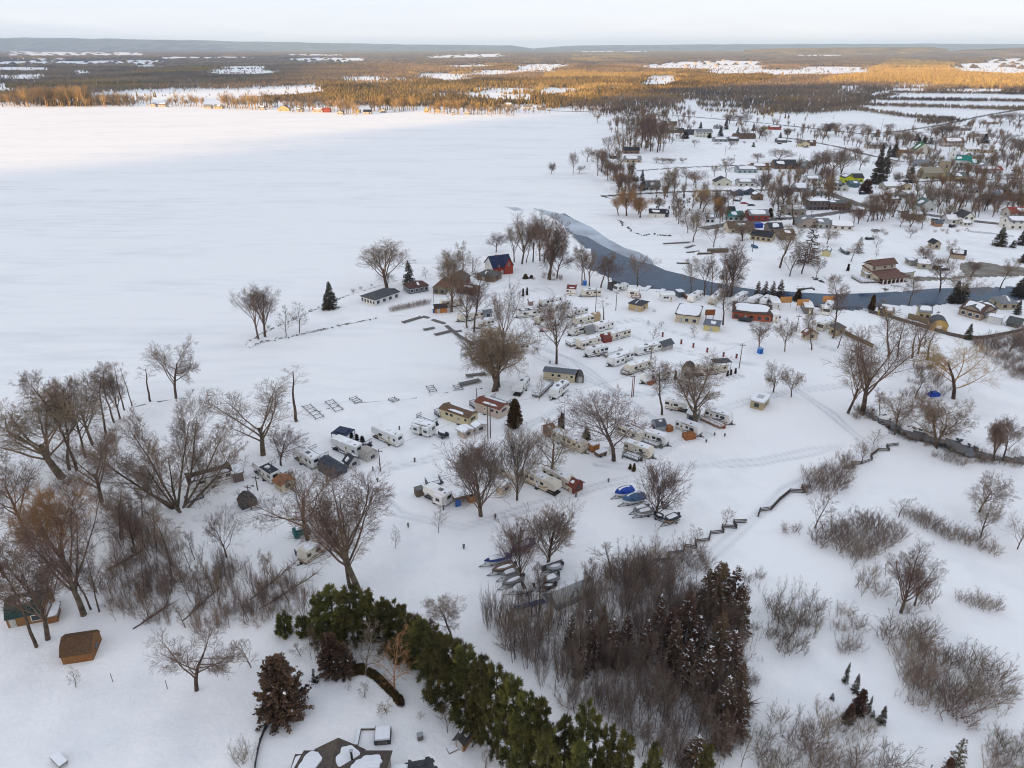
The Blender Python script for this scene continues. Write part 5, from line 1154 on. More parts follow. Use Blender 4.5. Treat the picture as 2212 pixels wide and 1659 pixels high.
# camp buildings
house((1357, 671), (1383, 677), 6, 2.9, 'hip', (.50, .39, .22), (.055, .06, .07), 'tan square washhouse with dark hip roof in the open snow', pitch=.25, snow='part', wins=0, door=.7, name='washhouse', cat='washhouse'); mark(1372, 675, 'the tan washhouse with dark roof')
hb = house((1458, 697), (1507, 703), 10, 3.3, 'shed', (.62, .52, .36), (.06, .055, .05), 'large cream camp hall with snow covered flat roof', pitch=.05, snow='full', wins=3, door=.25, fr=True, name='camp_hall', cat='hall'); mark(1482, 700, 'the large cream camp hall')
house((1519, 715), (1551, 719.5), 4, 2.5, 'shed', (.62, .53, .25), (.15, .17, .20), 'small yellow hut with blue grey roof by the red notice board', pitch=.12, snow='part', wins=1, door=.5, name='hut', cat='hut'); mark(1535, 718, 'the small yellow hut')
solid((1531, 699), .05, 'notice_board', 'red brown notice board on a post above the yellow hut', 'notice board', [('board', REDWOOD, [(-1.8, 1.8, -.07, .07, 3.2, 5.3)]), ('post', DARKM, [(1.2, 1.4, -.1, .1, -.3, 3.2), (-1.4, -1.2, -.1, .1, -.3, 3.2)])])
rh = house((1581, 690), (1664, 698), 9, 3.0, 'shed', (.36, .10, .05), (.08, .05, .04), 'long brick red hall with a white snow covered roof', pitch=.08, snow='most', wins=5, door=.35, name='hall', cat='hall', sidew=2); mark(1620, 695, 'the brick red hall')
boat((1595, 694), (1625, 698), 'long black covered boat in front of the brick red hall', hull=DARKM, cover=DARKROOF, snow=False, motor=False, trl=False, lift=.2)
solid((1641, 765.5), .3, 'portable_toilet', 'bright blue portable toilet at the foot of a bare tree', 'portable toilet', [('cabin', mat('bright_blue_plastic', (.02, .16, .55), .4), [(-.65, .65, -.65, .65, 0, 2.1)]), ('roof', mat('pale_blue_plastic', (.25, .4, .6), .5), [(-.7, .7, -.7, .7, 2.1, 2.3)]), ('door', mat('dark_blue_plastic', (.015, .1, .38), .4), [(-.4, .4, -.69, -.651, .1, 1.9)])], 'portable toilets')
solid((1263, 617), .3, 'portable_toilet', 'blue portable toilet between trunks by the river', 'portable toilet', [('cabin', mat('bright_blue_plastic', (.02, .16, .55)), [(-.6, .6, -.6, .6, 0, 2.1)]), ('roof', mat('pale_blue_plastic', (.25, .4, .6)), [(-.65, .65, -.65, .65, 2.1, 2.3)])], 'portable toilets')
house((1730, 731), (1740, 737), 4.5, 2.3, 'gable', (.55, .47, .36), (.20, .10, .07), 'small beige shed with brown roof under bare trees', pitch=.6, snow='part', wins=1, name='shed', cat='shed'); mark(1741, 735, 'the small beige shed under bare trees')
house((1806, 728), (1823, 722), 3, 2.6, 'shed', (.42, .36, .22), (.12, .11, .09), 'olive shed beside the cream motorhome', pitch=.2, snow=None, wins=1, name='shed', cat='shed')
solid((1206, 657), .3, 'play_house', 'yellow slide and posts of a small playground behind the trailers', 'playground', [('slide', mat('yellow_plastic', (.6, .42, .05), .5), [(-1.0, .2, -.5, .5, .3, 2.2)]), ('post', POLEW, [(.4, .55, -.6, -.45, 0, 3), (.4, .55, .45, .6, 0, 3)])])
house((1144, 662), (1152, 661), 2, 2, 'gable', (.3, .22, .2), (.3, .28, .28), 'tiny snow roofed playhouse near the two thin cedars', pitch=.7, snow='full', wins=0, name='playhouse', cat='playhouse')
house((1619, 882), (1646, 889.5), 5.5, 2.6, 'hip', (.46, .38, .23), (.5, .5, .5), 'tan square hut with white snow roof alone in the field', pitch=.16, snow=None, wins=1, name='hut', cat='hut', seed=3); mark(1648, 885, 'the tan hut with white snow roof')
th = [o for o in bpy.data.objects if o.get('label', '').startswith('tan square hut with white')][0]
c, a, L = frame((1619, 882), (1646, 889.5)); s = MB().blanket((-L / 2 - .35, -.35, 2.72), (1, 0, 0), (0, 1, 0), .02, L + .68, .02, 6.18, random.Random(3), .30, .02, 32, 12).build('roof_snow', SNOW, th)

# front row of the camp
T((547, 1022), (587, 1049), 'white trailer with black roof and a round snow patch', 'left', snow='spot', roofm_=DARKROOF, stripe=TG, wn=4, kind='fifth', doorx=1.); mark(570, 1038, 'the white trailer with black roof')
deck((576, 1016), (613, 1037), 2.6, 'brown railed deck along the far side of the black roofed trailer')
house((594, 1054), (610, 1065), 3.2, 2.0, 'gable', (.62, .55, .40), (.33, .14, .06), 'cream shed with rusty orange roof at the end of the black roofed trailer', pitch=.4, snow=None, wins=0, name='shed', cat='shed', group='sheds beside the trailers'); mark(607, 1060, 'the shed with rusty orange roof')
T((634, 993), (676, 1017), 'white fifth wheel trailer beside the long dark grey shed', 'left', kind='fifth', stripe=TB, wn=3, H=3.2); mark(650, 1003, 'the trailer beside the dark grey shed')
deck((667, 980), (693, 997), 2.4, 'brown railed deck behind the trailer beside the dark grey shed')
house((687, 1017), (718, 1037), 4.2, 1.5, 'gambrel', (.085, .10, .115), (.055, .065, .08), 'long dark grey barn shaped fabric shed', snow=None, wins=0, name='shed', cat='shed'); mark(712, 1030, 'the dark grey barn shaped shed')
T((716, 973), (770, 993), 'tall white trailer with navy canopy and cedars behind', 'left', kind='fifth', stripe=DARKM, wn=3, H=3.5, snow='most'); mark(745, 985, 'the tall trailer with navy canopy')
deck((756, 953), (790, 968), 2.2, 'dark railed deck behind the tall trailer with navy canopy', m=DARKM)
solid((743, 951), -.4, 'gazebo', 'navy canopy gazebo behind the tall white trailer', 'gazebo', [('canopy', mat('navy_canvas', (.03, .04, .08), .8), [(-2.3, 2.3, -2, 2, 2.5, 2.65), (-1.4, 1.4, -1.2, 1.2, 2.65, 2.9)]), ('post', DARKM, [(-2.2, -2.1, -1.9, -1.8, 0, 2.5), (2.1, 2.2, -1.9, -1.8, 0, 2.5), (2.1, 2.2, 1.8, 1.9, 0, 2.5), (-2.2, -2.1, 1.8, 1.9, 0, 2.5)])])
house((779, 993), (795, 1001), 3.2, 1.8, 'gambrel', (.52, .49, .45), (.42, .39, .35), 'pale beige metal shed at the end of the tall trailer', snow=None, wins=0, name='shed', cat='shed', group='sheds beside the trailers')
house((744, 1009), (755, 1016), 3, 1.9, 'gable', (.50, .50, .48), (.05, .055, .065), 'small white shed with navy roof before the tall trailer', pitch=.8, snow='part', wins=0, name='shed', cat='shed', group='sheds beside the trailers')
T((803, 946), (858, 969), 'white trailer with swoosh stripes alone in the front row', 'left', stripe=TB, wn=2, H=3.4, kind='fifth', ac=2); mark(835, 960, 'the white trailer with swoosh stripes')
T((888, 934), (931, 946), 'white trailer with two slide outs and railing behind', 'left', slides=((.12, .5), (.66, .95)), stripe=None, H=3.2); mark(912, 940, 'the white trailer with two slide outs')
deck((900, 908), (935, 922), 2, 'dark railed deck behind the white trailer with two slide outs', m=DARKM)
boat((966, 947), (946, 943), 'black covered boat on a trailer between the white trailer and cream home', hull=DARKM, cover=DARKROOF, beam=1.9, Hh=.8); mark(957, 945, 'the black covered boat')
T((950, 903), (1012, 925), 'long cream mobile home with brown shingle roof', kind='park', body=mat('mobile_yellow', (.64, .55, .34), .6, .06), stripe=None, snow='part', roofm_=roofm((.15, .09, .055)), name='mobile_home', cat='mobile home', group='mobile homes', Wd=4, H=3.0, wn=4); mark(985, 915, 'the cream mobile home with brown roof')
deck((938, 897), (948, 905), 3, 'dark lattice deck at the left end of the cream mobile home', m=DARKM)
house((988, 941), (1002, 949.5), 3, 1.9, 'gable', (.55, .46, .39), (.5, .48, .46), 'beige shed with snow roof nearest the black covered boat', pitch=.35, snow='full', wins=0, name='shed', cat='shed', group='sheds beside the trailers')
house((1019, 931), (1028, 938), 3.2, 1.9, 'gable', (.56, .51, .46), (.5, .48, .46), 'white shed with snow roof at the right end of the cream mobile home', pitch=.35, snow='full', wins=1, name='shed', cat='shed', group='sheds beside the trailers')
T((1026, 889), (1079, 907), 'pink beige mobile home with red brown roof beside the conical cedar', kind='park', body=mat('mobile_pink', (.57, .46, .38), .6, .06), stripe=None, snow='part', roofm_=roofm((.19, .07, .045)), name='mobile_home', cat='mobile home', group='mobile homes', Wd=4.2, H=3.1, wn=3, seed=5); mark(1050, 898, 'the pink beige mobile home')
deck((1014, 878), (1024, 886), 2.5, 'dark railing deck at the left end of the pink beige mobile home', m=DARKM)
deck((1060, 868), (1096, 880), 2.2, 'dark railed deck behind the pink beige mobile home', m=DARKM)
T((914, 1076), (963, 1097), 'white trailer with awning, lean to and wooden boxes, alone at the centre', 'left', slides=((.55, .95),), stripe=TG, wn=3, H=3.1, kind='fifth', flip=True); mark(945, 1088, 'the centre trailer with lean to')
solid((906, 1070), .5, 'storage_box', 'tall wooden box at the left end of the centre trailer', 'box', [('box', WOOD, [(-.9, .9, -.8, .8, 0, 1.9)]), ('lid', GREYWOOD, [(-.95, .95, -.85, .85, 1.9, 2.0)])], 'wooden boxes')
solid((1019, 1082), .4, 'storage_box', 'low wooden box right of the centre trailer lean to', 'box', [('box', ORANGE, [(-.9, .9, -.9, .9, 0, 1.7)]), ('lid', GREYWOOD, [(-.95, .95, -.95, .95, 1.7, 1.8)])], 'wooden boxes')
solid((1000, 1083), .42, 'lean_to', 'snow topped wooden lean to joined to the centre trailer', 'lean to', [('wall', ORANGE, [(-2.4, 2.4, 1.4, 1.5, 0, 2.3), (2.3, 2.4, -1.5, 1.4, 0, 2.2)]), ('roof', roofm((.2, .15, .12)), [(-2.5, 2.5, -1.6, 1.6, 2.3, 2.42)]), ('snow', SNOW, [(-2.4, 2.4, -1.5, 1.5, 2.42, 2.56)]), ('tarp', mat('blue_tarp', (.03, .12, .42), .5, .15, 2.), [(-2.3, -1.0, -1.55, -1.5, 0, 1.8)])])
deck((925, 1057), (955, 1050), 2.4, 'snowy deck with tall posts behind the centre trailer', m=DARKM)
T((678, 1213), (739, 1172), 'tan trailer with navy box at its nose under the twin bare trees', 'left', body=TC, stripe=TB, slides=(), snow='most', Lmin=11); mark(700, 1195, 'the tan trailer under twin bare trees')
solid((652, 1200), .7, 'storage_box', 'dark navy box at the nose of the tan trailer', 'box', [('box', mat('navy_box', (.05, .06, .09), .6), [(-1, 1, -.9, .9, 0, 1.8)]), ('lid', SNOW, [(-1.02, 1.02, -.92, .92, 1.8, 1.95)])])
solid((652, 1155), .5, 'covered_pile', 'pile under a teal green tarp beside the bare tree trunk', 'covered pile', [('tarp', mat('teal_tarp', (.02, .15, .14), .6, .2, 2.), [(-1.6, 1.6, -1.2, 1.2, 0, 1.4), (-1.2, 1.2, -.8, .8, 1.4, 1.8)]), ('snow', SNOW, [(-1.0, 1.0, -.6, .6, 1.8, 1.95)])])
boat((660, 1163), (648, 1158), 'small white rowing boat beside the teal tarp', beam=1.3, Hh=.6, lift=.1, trl=False, motor=False)
# middle cluster
T((1131, 1042), (1199, 1076), 'long cream trailer under the bare trees, nearest the fire pit', 'right', body=TC, stripe=TB, wn=4, kind='fifth', H=3.2, snow='most'); mark(1165, 1060, 'the long cream trailer under bare trees')
T((1036, 1002), (1105, 1045), 'long snow covered trailer partly hidden by the round maple', 'right', body=TC, stripe=TB, kind='park', H=2.7, roofm_=WHITE, Wd=4, snow='most', Lmin=13); mark(1070, 1020, 'the long snow covered trailer')
deck((1032, 985), (1075, 1003), 2.6, 'red brown railed deck behind the long snow covered trailer', m=REDWOOD)
T((1176, 1036), (1222, 1060), 'tan trailer beside the dark red shed', 'right', body=TC, stripe=TB, wn=2, Lmin=8)
house((1225, 1061), (1239, 1069), 3, 2.0, 'gable', (.20, .055, .035), (.17, .055, .04), 'dark red shed beside the tan trailer', pitch=.6, snow='part', wins=0, door=.5, name='shed', cat='shed', group='sheds beside the trailers'); mark(1236, 1065, 'the dark red shed')
house((1072, 1064), (1084, 1071), 3, 2.0, 'gable', (.6, .5, .4), (.5, .48, .46), 'small cream shed behind the maple trunk', pitch=.4, snow='full', wins=0, name='shed', cat='shed', group='sheds beside the trailers')
T((1190, 951), (1257, 984), 'long tan trailer left of the small orange box', 'right', body=TC, stripe=TB, slides=(), wn=4, H=3.0); mark(1230, 970, 'the long tan trailer by the orange box')
house((1187, 948), (1199, 944), 3, 2.4, 'gable', (.28, .14, .09), (.2, .08, .06), 'brown shed behind the left end of the long tan trailer', pitch=.6, snow='part', wins=0, name='shed', cat='shed')
solid((1281, 974), .5, 'storage_box', 'orange wooden outhouse box with snow top', 'box', [('box', ORANGE, [(-1.1, 1.1, -1.1, 1.1, 0, 2.3)]), ('lid', SNOW, [(-1.15, 1.15, -1.15, 1.15, 2.3, 2.5)])], 'wooden boxes'); mark(1281, 972, 'the orange outhouse box')
solid((1297, 985), .6, 'utility_cart', 'dark loaded utility cart right of the orange box', 'cart', [('bed', WOOD, [(-1.3, 1.3, -.9, .9, .5, 1.3)]), ('snow', SNOW, [(-1.2, 1.2, -.8, .8, 1.3, 1.45)]), ('wheel', BLACK, [(-.9, -.4, -1.05, -.92, 0, .6), (.4, .9, -1.05, -.92, 0, .6)])])
T((1346, 977), (1404, 996), 'cream trailer with pergola deck right of the great bare tree', 'right', body=TC, stripe=TG, wn=2, H=2.9); mark(1380, 990, 'the cream trailer with pergola deck')
deck((1344, 990), (1378, 1002), 2.5, 'dark railed deck in front of the cream trailer', m=DARKM)
T((1385, 953), (1437, 969), 'white trailer with brown deck fence in front', 'right', stripe=TG, wn=3); mark(1415, 963, 'the white trailer with deck fence')
deck((1378, 958), (1420, 973), 2.6, 'grey brown fenced deck along the white trailer', m=GREYWOOD, z=1.)
T((1332, 940), (1382, 962), 'grey roofed trailer partly behind the great bare tree', 'right', body=TC, stripe=TG)
deck((1362, 922), (1396, 938), 3, 'red brown deck with high posts behind the great bare tree', m=REDWOOD)
T((1457, 929), (1507, 948), 'white trailer with orange wooden wings at both ends', 'right', stripe=TG, wn=3); mark(1485, 940, 'the white trailer with orange wings')
deck((1442, 937), (1454, 934), 1.6, 'orange wooden wing at the left end of the white trailer', z=1.7, m=OR, rail=False)
deck((1481, 955), (1503, 951), 2.0, 'orange wooden wing at the right front of the white trailer', z=1.7, m=OR, rail=False)
house((1417, 937), (1438, 934), 3, 2.0, 'gambrel', (.35, .36, .38), (.12, .13, .15), 'grey shed with snowy roof between the two white trailers', snow='part', wins=0, name='shed', cat='shed')
T((1435, 884), (1482, 895), 'white trailer with brown stripes behind the leaning tree', 'right', stripe=TB, kind='fifth'); mark(1460, 890, 'the white trailer with brown stripes')
T((1520, 905), (1575, 922), 'white trailer with long brown deck right of the fan shaped tree', 'right', stripe=TG); mark(1550, 915, 'the white trailer with long brown deck')
deck((1512, 910), (1556, 930), 2.4, 'long red brown railed deck in front of the white trailer', m=REDWOOD)
house((1482, 912), (1500, 917), 4, 2.6, 'gable', (.30, .28, .26), (.2, .19, .18), 'grey wooden shed at the fan shaped tree trunk', pitch=.4, snow='full', wins=1, name='shed', cat='shed')
# left edge of the camp
T((412, 1066), (505, 1040), 'white mobile home behind the great spreading tree', kind='park', body=TW, stripe=TB, roofm_=roofm((.10, .06, .05)), snow='most', name='mobile_home', cat='mobile home', group='mobile homes', Wd=4.2, H=2.9); mark(460, 1050, 'the white mobile home behind the spreading tree')
house((506, 1045), (528, 1040), 3, 2.5, 'shed', (.17, .13, .12), (.2, .17, .15), 'grey brown shed at the right end of the white mobile home', pitch=.1, snow='full', wins=0, name='shed', cat='shed')
deck((405, 1090), (441, 1077), 1.6, 'low dark steps in front of the white mobile home', rail=True, m=DARKM, z=.4)
house((515, 1094), (524, 1104), 3.4, 1.8, 'gambrel', (.07, .075, .08), (.05, .055, .06), 'small dark grey barn roofed shed beside the leftmost pole', snow=None, wins=0, name='shed', cat='shed'); mark(528, 1098, 'the small dark grey barn shed')
# near left: cabin and brown barn
house((20, 1361), (104, 1344), 5.5, 2.3, 'gambrel', (.24, .13, .055), (.03, .06, .055), 'log cabin with dark green barn roof at the left edge', snow='part', wins=2, fr=True, name='cabin', cat='cabin', door=.15); mark(60, 1355, 'the green roofed cabin')
house((106, 1351), (127, 1346), 3, 1.8, 'flat', (.25, .12, .05), (.25, .2, .16), 'orange brown lean to at the right end of the green roofed cabin', snow='full', wins=0, name='lean_to', cat='lean to')
house((137.5, 1439), (203, 1429), 4.6, 2.0, 'gambrel', (.23, .105, .035), (.105, .06, .032), 'brown barn roofed shed standing alone at lower left', snow=None, wins=0, name='barn', cat='barn', seed=2); mark(172, 1434, 'the brown barn at lower left')
house((985, 1618), (1002, 1627), 2.6, 2.1, 'front', (.33, .14, .04), (.085, .075, .07), 'small cedar shed with half snow covered roof beside the pines', pitch=.8, snow='part', wins=0, door=.5, name='shed', cat='shed', seed=6); mark(995, 1622, 'the small cedar shed by the pines')
solid((977, 1621), .5, 'wooden_step', 'little snow topped step beside the small cedar shed', 'step', [('frame', WOOD, [(-.7, .7, -.5, .5, 0, .35)]), ('snow', SNOW, [(-.65, .65, -.45, .45, .35, .5)])])
solid((828, 1596), .1, 'hot_tub', 'snow covered hot tub with black corners behind the big house', 'hot tub', [('cabinet', DARKM, [(-1.15, 1.15, -1.15, 1.15, 0, 1.0)]), ('panel', GREYWOOD, [(-.7, .7, -1.18, -1.151, .15, .9), (-.7, .7, 1.151, 1.18, .15, .9)]), ('cover', SNOW, [(-1.05, 1.05, -1.05, 1.05, 1.0, 1.35)])]); mark(828, 1590, 'the hot tub')
solid((775, 1590), .02, 'bench', 'snow topped corner bench left of the hot tub', 'bench', [('seat', WOOD, [(-.25, .25, -1.9, 1.2, 0, .55), (.25, 2.3, .75, 1.2, 0, .55)]), ('snow', SNOW, [(-.22, .22, -1.85, 1.15, .55, .75), (.22, 2.25, .78, 1.15, .55, .75)])])
solid((908, 1597), .3, 'fire_barrel', 'rusty fire barrel standing in the snow right of the hot tub', 'barrel', [('drum', GREYWOOD, [(-.42, .42, -.32, .32, 0, 1.0), (-.32, .32, -.42, .42, 0, 1.0)]), ('rim', STEEL, [(-.46, .46, -.36, .36, .92, 1.02)])])
solid((131, 1650), -.6, 'feeder_table', 'snow topped wooden table at the bottom left', 'table', [('top', GREYWOOD, [(-1.3, 1.3, -.6, .6, .85, .95)]), ('leg', GREYWOOD, [(-1.1, -1, -.5, -.4, 0, .85), (1, 1.1, -.5, -.4, 0, .85), (1, 1.1, .4, .5, 0, .85), (-1.1, -1, .4, .5, 0, .85)]), ('snow', SNOW, [(-1.25, 1.25, -.55, .55, .95, 1.15)])])
# the big house at the bottom edge: main roof, wing and snowy porch
ROOFB, WALLB = roofm((.095, .075, .062)), wall((.42, .38, .33))
e1, e2 = G(775, 1622, 2.9), G(848, 1619, 2.9); yb = (e1.y + e2.y) / 2 - .35; x0, x1 = G(655, 1640, 2.9).x, e2.x - .3
bh = thing('bungalow', ((x0 + x1) / 2, yb - 9, 0), 0, 'large house with brown shingle roof half under snow at the bottom edge', 'house'); hl = (x1 - x0) / 2
MB().prism([(0, -.3), (9, -.3), (9, 2.8), (4.5, 4.9), (0, 2.8)], 'x', -hl, hl).build('wall', WALLB, bh)
r_ = MB().prism([(-.4, 2.62), (4.5, 4.91), (9.4, 2.62), (9.4, 2.8), (4.5, 5.1), (-.4, 2.8)], 'x', -hl - .3, hl + .3).build('roof', ROOFB, bh)
rg = G(731, 1595, 4.9); wy = rg.y - (yb - 9) - .3; wx = rg.x - (x0 + x1) / 2
MB().prism([(wx - 3.1, -.3), (wx + 3.1, -.3), (wx + 3.1, 2.8), (wx, 4.85), (wx - 3.1, 2.8)], 'y', wy, 5.).build('wing_wall', WALLB, bh)
w_ = MB().prism([(wx - 3.5, 2.6), (wx, 4.86), (wx + 3.5, 2.6), (wx + 3.5, 2.78), (wx, 5.06), (wx - 3.5, 2.78)], 'y', wy + .3, 4.6).build('wing_roof', ROOFB, bh)
q = random.Random(5)
MB().blanket((wx, 4.6, 5.06), (0, 1, 0), (3.5, 0, -2.28), .9, wy - 4.7, .25, 3.9, q, .16, .28, 30, 4).build('snow_patch', SNOW, w_)
MB().blanket((-hl - .3, 9.4, 2.8), (1, 0, 0), (0, -4.9, 2.3), .4, hl * .55, .2, 5.2, q, .16, .2, 30, 4).build('snow_patch', SNOW, r_)
MB().blanket((-hl - .3, 9.4, 2.8), (1, 0, 0), (0, -4.9, 2.3), hl * 1.25, hl * 2.02, 1.2, 5.2, q, .16, .35, 30, 3).build('snow_patch', SNOW, r_)
MB().box(wx + 2.1, wx + 2.35, 7.2, 7.45, 3.3, 5.4).build('vent_pipe', DARKM, bh); MB().box(wx + 2.0, wx + 2.45, 7.1, 7.55, 5.4, 5.52).build('pipe_cap', STEEL, bh)
px0 = G(632, 1645, 2.6).x - (x0 + x1) / 2; MB().box(px0, wx - 3.15, 5.5, 9.0, 2.45, 2.58).build('porch_roof', ROOFB, bh); MB().blanket((px0, 5.5, 2.58), (1, 0, 0), (0, 1, 0), .1, wx - 3.2 - px0, .1, 3.3, q, .2, .08, 26, 6).build('snow_patch', SNOW, bh)
MB().box(px0 + .1, px0 + .2, 5.6, 5.7, -.2, 2.45).box(px0 + .1, px0 + .2, 8.8, 8.9, -.2, 2.45).build('post', WOOD, bh)
MB().box(hl + .35, hl + 2.6, 4.2, 7.6, 2.3, 2.42).build('carport_roof', WHITE, bh); MB().blanket((hl + .35, 4.2, 2.42), (1, 0, 0), (0, 1, 0), .05, 2.2, .05, 3.35, q, .2, .04, 24, 10).build('snow_patch', SNOW, bh); MB().box(hl + 2.4, hl + 2.5, 7.4, 7.5, -.2, 2.3).build('post', WOOD, bh)
mark(740, 1630, 'the big house at the bottom edge')
posts_rail([(597, 1546), (586, 1562), (573, 1582), (563, 1608), (558, 1630), (553, 1659), (549, 1690)], 'black mesh fence curving down from the bronzed spruce to the house', h=1.1, m=DARKM, solid=True, thick=.02, gap=2.6)

# ------------------------------------------------------------------ stored boats
BT, BT2, GT = mat('royal_blue_tarp', (.015, .055, .36), .5, .2, 1.5), mat('slate_blue_tarp', (.06, .13, .24), .6, .25, 1.5), mat('grey_cover', (.20, .20, .19), .7, .2, 1.5)
boat((1364, 1066), (1327, 1079), 'tall boat under a royal blue tarp, farthest left of the boats by the maple', cover=BT, ridge=1.0, beam=2.5, motor=False); mark(1345, 1073, 'the boat under royal blue tarp')
boat((1389, 1083), (1343, 1095), 'large boat under a slate blue tarp beside the royal blue one', cover=BT2, ridge=1.2, beam=2.7, Hh=1.3, motor=False)
boat((1397, 1102), (1367, 1112), 'low grey aluminium boat third from the left by the maple', hull=STEEL, cover=GT, ridge=.35, beam=1.8, Hh=.8)
boat((1407, 1110), (1374, 1120), 'low white edged boat with grey cover just left of the maple trunk', cover=GT, ridge=.4, beam=1.9, Hh=.85)
boat((1416, 1118), (1432, 1128), 'small open boat at the foot of the maple trunk', hull=DARKM, beam=1.8, Hh=.8)
boat((1463, 1122), (1434, 1137), 'black and tan bass boat rightmost by the maple', hull=mat('tan_hull', (.28, .19, .11), .4), cover=DARKROOF, beam=2.2, Hh=1.0, ridge=.35, motor=True)
boat((1432, 1096), (1443, 1100), 'small boat half hidden behind the maple crown', hull=GT, beam=1.6, Hh=.7)
boat((1101, 1210), (1046, 1225), 'slim boat under a navy blue cover, farthest left of the boats by the twin maples', cover=mat('navy_cover', (.02, .04, .17), .6, .2), beam=2.0, ridge=.35, Hh=.9); mark(1075, 1220, 'the slim navy covered boat')
boat((1151, 1180), (1103, 1204), 'long boat with navy stripe and rust red keel between the twin maples', hull=mat('rust_hull', (.25, .07, .04), .5), cover=mat('navy_cover', (.02, .04, .17)), beam=2.4, ridge=.4)
boat((1111, 1228), (1063, 1244), 'brown open boat below the navy covered boat', hull=mat('brown_hull', (.16, .11, .08), .6), beam=1.9, Hh=.9)
boat((1118, 1243), (1083, 1256), 'white boat with snow load left of the lower maple trunk', beam=2.0, Hh=.9, cover=GT)
boat((1128, 1254), (1085, 1274), 'grey boat with snow load in front of the lower maple trunk', hull=GT, beam=2.0, Hh=.9)
boat((1150, 1276), (1107, 1286), 'white speedboat with snow heap nearest the tarp tent', beam=2.3, Hh=1.0, console=True); mark(1125, 1280, 'the white speedboat with snow heap')
boat((1203, 1256), (1174, 1270), 'dark boat with flat snow cover behind the tarp tent', hull=DARKM, cover=GT, beam=2.2, ridge=.4)
boat((1196, 1271), (1171, 1278), 'snow heaped boat left of the tarp tent', hull=DARKM, beam=2.0, Hh=.8)
boat((1212, 1228), (1180, 1238), 'pontoon boat beside the grey slatted rack at the twin maple', hull=STEEL, beam=2.2, Hh=.8)
solid((1192, 1228), .45, 'slatted_rack', 'grey slatted rack leaning at the right maple trunk', 'rack', [('frame', GREYWOOD, [(-2.2, 2.2, -.1, .1, .2, 1.5)]), ('snow', SNOW, [(-2.1, 2.1, -.12, .12, 1.5, 1.62)])])
tt = thing('tarp_tent', (*G(1232, 1290)[:2], 0), .52, 'grey tarp tent over a boat at the edge of the thicket', 'tarp tent')
MB().prism([(-2.1, -.1), (2.1, -.1), (1.9, 1.5), (0, 2.9), (-1.9, 1.5)], 'x', -4.2, 4.2).build('tarp', mat('grey_tarp', (.36, .38, .37), .6, .12, .8, .5), tt); MB().blanket((-4.2, 1.9, 1.51), (1, 0, 0), (0, -1.9, 1.4), .2, 8.2, .2, 2.3, random.Random(1), .14, .12, 26, 5).build('snow_patch', SNOW, tt); mark(1232, 1288, 'the grey tarp tent')
solid((1150, 1307), .35, 'folded_tarp', 'long blue tarp lying on the snow left of the thicket', 'tarp', [('sheet', mat('bright_tarp', (.05, .17, .38), .5, .2, 2.), [(-3.2, 2.4, -.5, .5, 0, .4), (2.6, 3.8, .8, 1.5, 0, .5)])])
solid((2016, 857), .2, 'covered_machine', 'machine under a blue tarp in the field near the creek', 'covered machine', [('tarp', BT, [(-1.5, 1.5, -.8, .8, 0, 1.2), (-.9, .9, -.7, .7, 1.2, 1.6)]), ('base', BLACK, [(-1.3, 1.3, -.75, .75, -.1, 0)])])
boat((1831, 552), (1813, 541), 'navy and white boat beside the small yellow house across the river', hull=mat('navy_hull', (.03, .05, .09), .4), cover=GT, beam=2.6, ridge=.4)
boat((1634, 538), (1622, 533), 'blue boat upside down on the far bank', hull=BT2, cover=BT2, snow=False, trl=False, motor=False, lift=.05)
solid((1550, 546), .1, 'crate_stack', 'long brown stack of crates on the far bank', 'crate stack', [('crate', WOOD, [(-5, 5, -1, 1, 0, 1.8)]), ('top', GREYWOOD, [(-5.1, 5.1, -1.1, 1.1, 1.8, 1.95)])])
solid((1523, 550), .1, 'log_pile', 'snowy brown log pile beside the stack of crates', 'log pile', [('log', WOOD, [(-4, 4, -.8, -.2, 0, .6), (-3.6, 3.6, .1, .7, 0, .6), (-3.5, 3.4, -.4, .3, .6, 1.1)]), ('snow', SNOW, [(-2.6, 2.6, -.35, .25, 1.1, 1.25)])])
# small upright things
for i, (x, y) in enumerate([(1431, 729), (1471, 745), (1497, 753), (1527, 763), (1562, 773), (1590, 776.5)]):
    solid((x, y), 0, 'marker_post', ('first', 'second', 'third', 'fourth', 'fifth', 'sixth')[i] + ' of the red marker posts along the snowy lane, from the left', 'marker post', [('post', mat('rust_post', (.22, .06, .04), .7), [(-.25, .25, -.25, .25, 0, 1.7)]), ('cap', DARKM, [(-.3, .3, -.3, .3, 1.7, 1.85)])], 'red marker posts')
for i, (x, y) in enumerate([(882, 1140), (1070, 1120), (958, 1102), (1006, 1020), (896, 998), (806, 1018), (816, 1042), (1002, 1186), (1344, 993), (1314, 1043), (1525, 958), (1543, 943), (1565, 945), (1244, 1075), (863, 929), (1160, 758), (1188, 787), (1275, 768), (1340, 772)]):
    auto(solid((x, y), i, 'service_post', 'x', 'service post', [('post', DARKM, [(-.12, .12, -.12, .12, 0, 1.1)]), ('box', GREYWOOD, [(-.2, .2, -.15, .15, .7, 1.15)])], 'service posts of the campsites'), x, y, 'short dark service post')
for x, y, ty, lb in [(245, 1476.5, 1455, 'thin wooden stake in the snow right of the brown barn'), (363, 1492, 1470, 'thin stake beside the low spreading tree')]:
    g = G(x, y); tag(MB().tube([(0, 0, -.3), (0, .02, ztop(g, ty))], .05, None, 5).build('stake', POLEW, None, g), lb, 'stake')
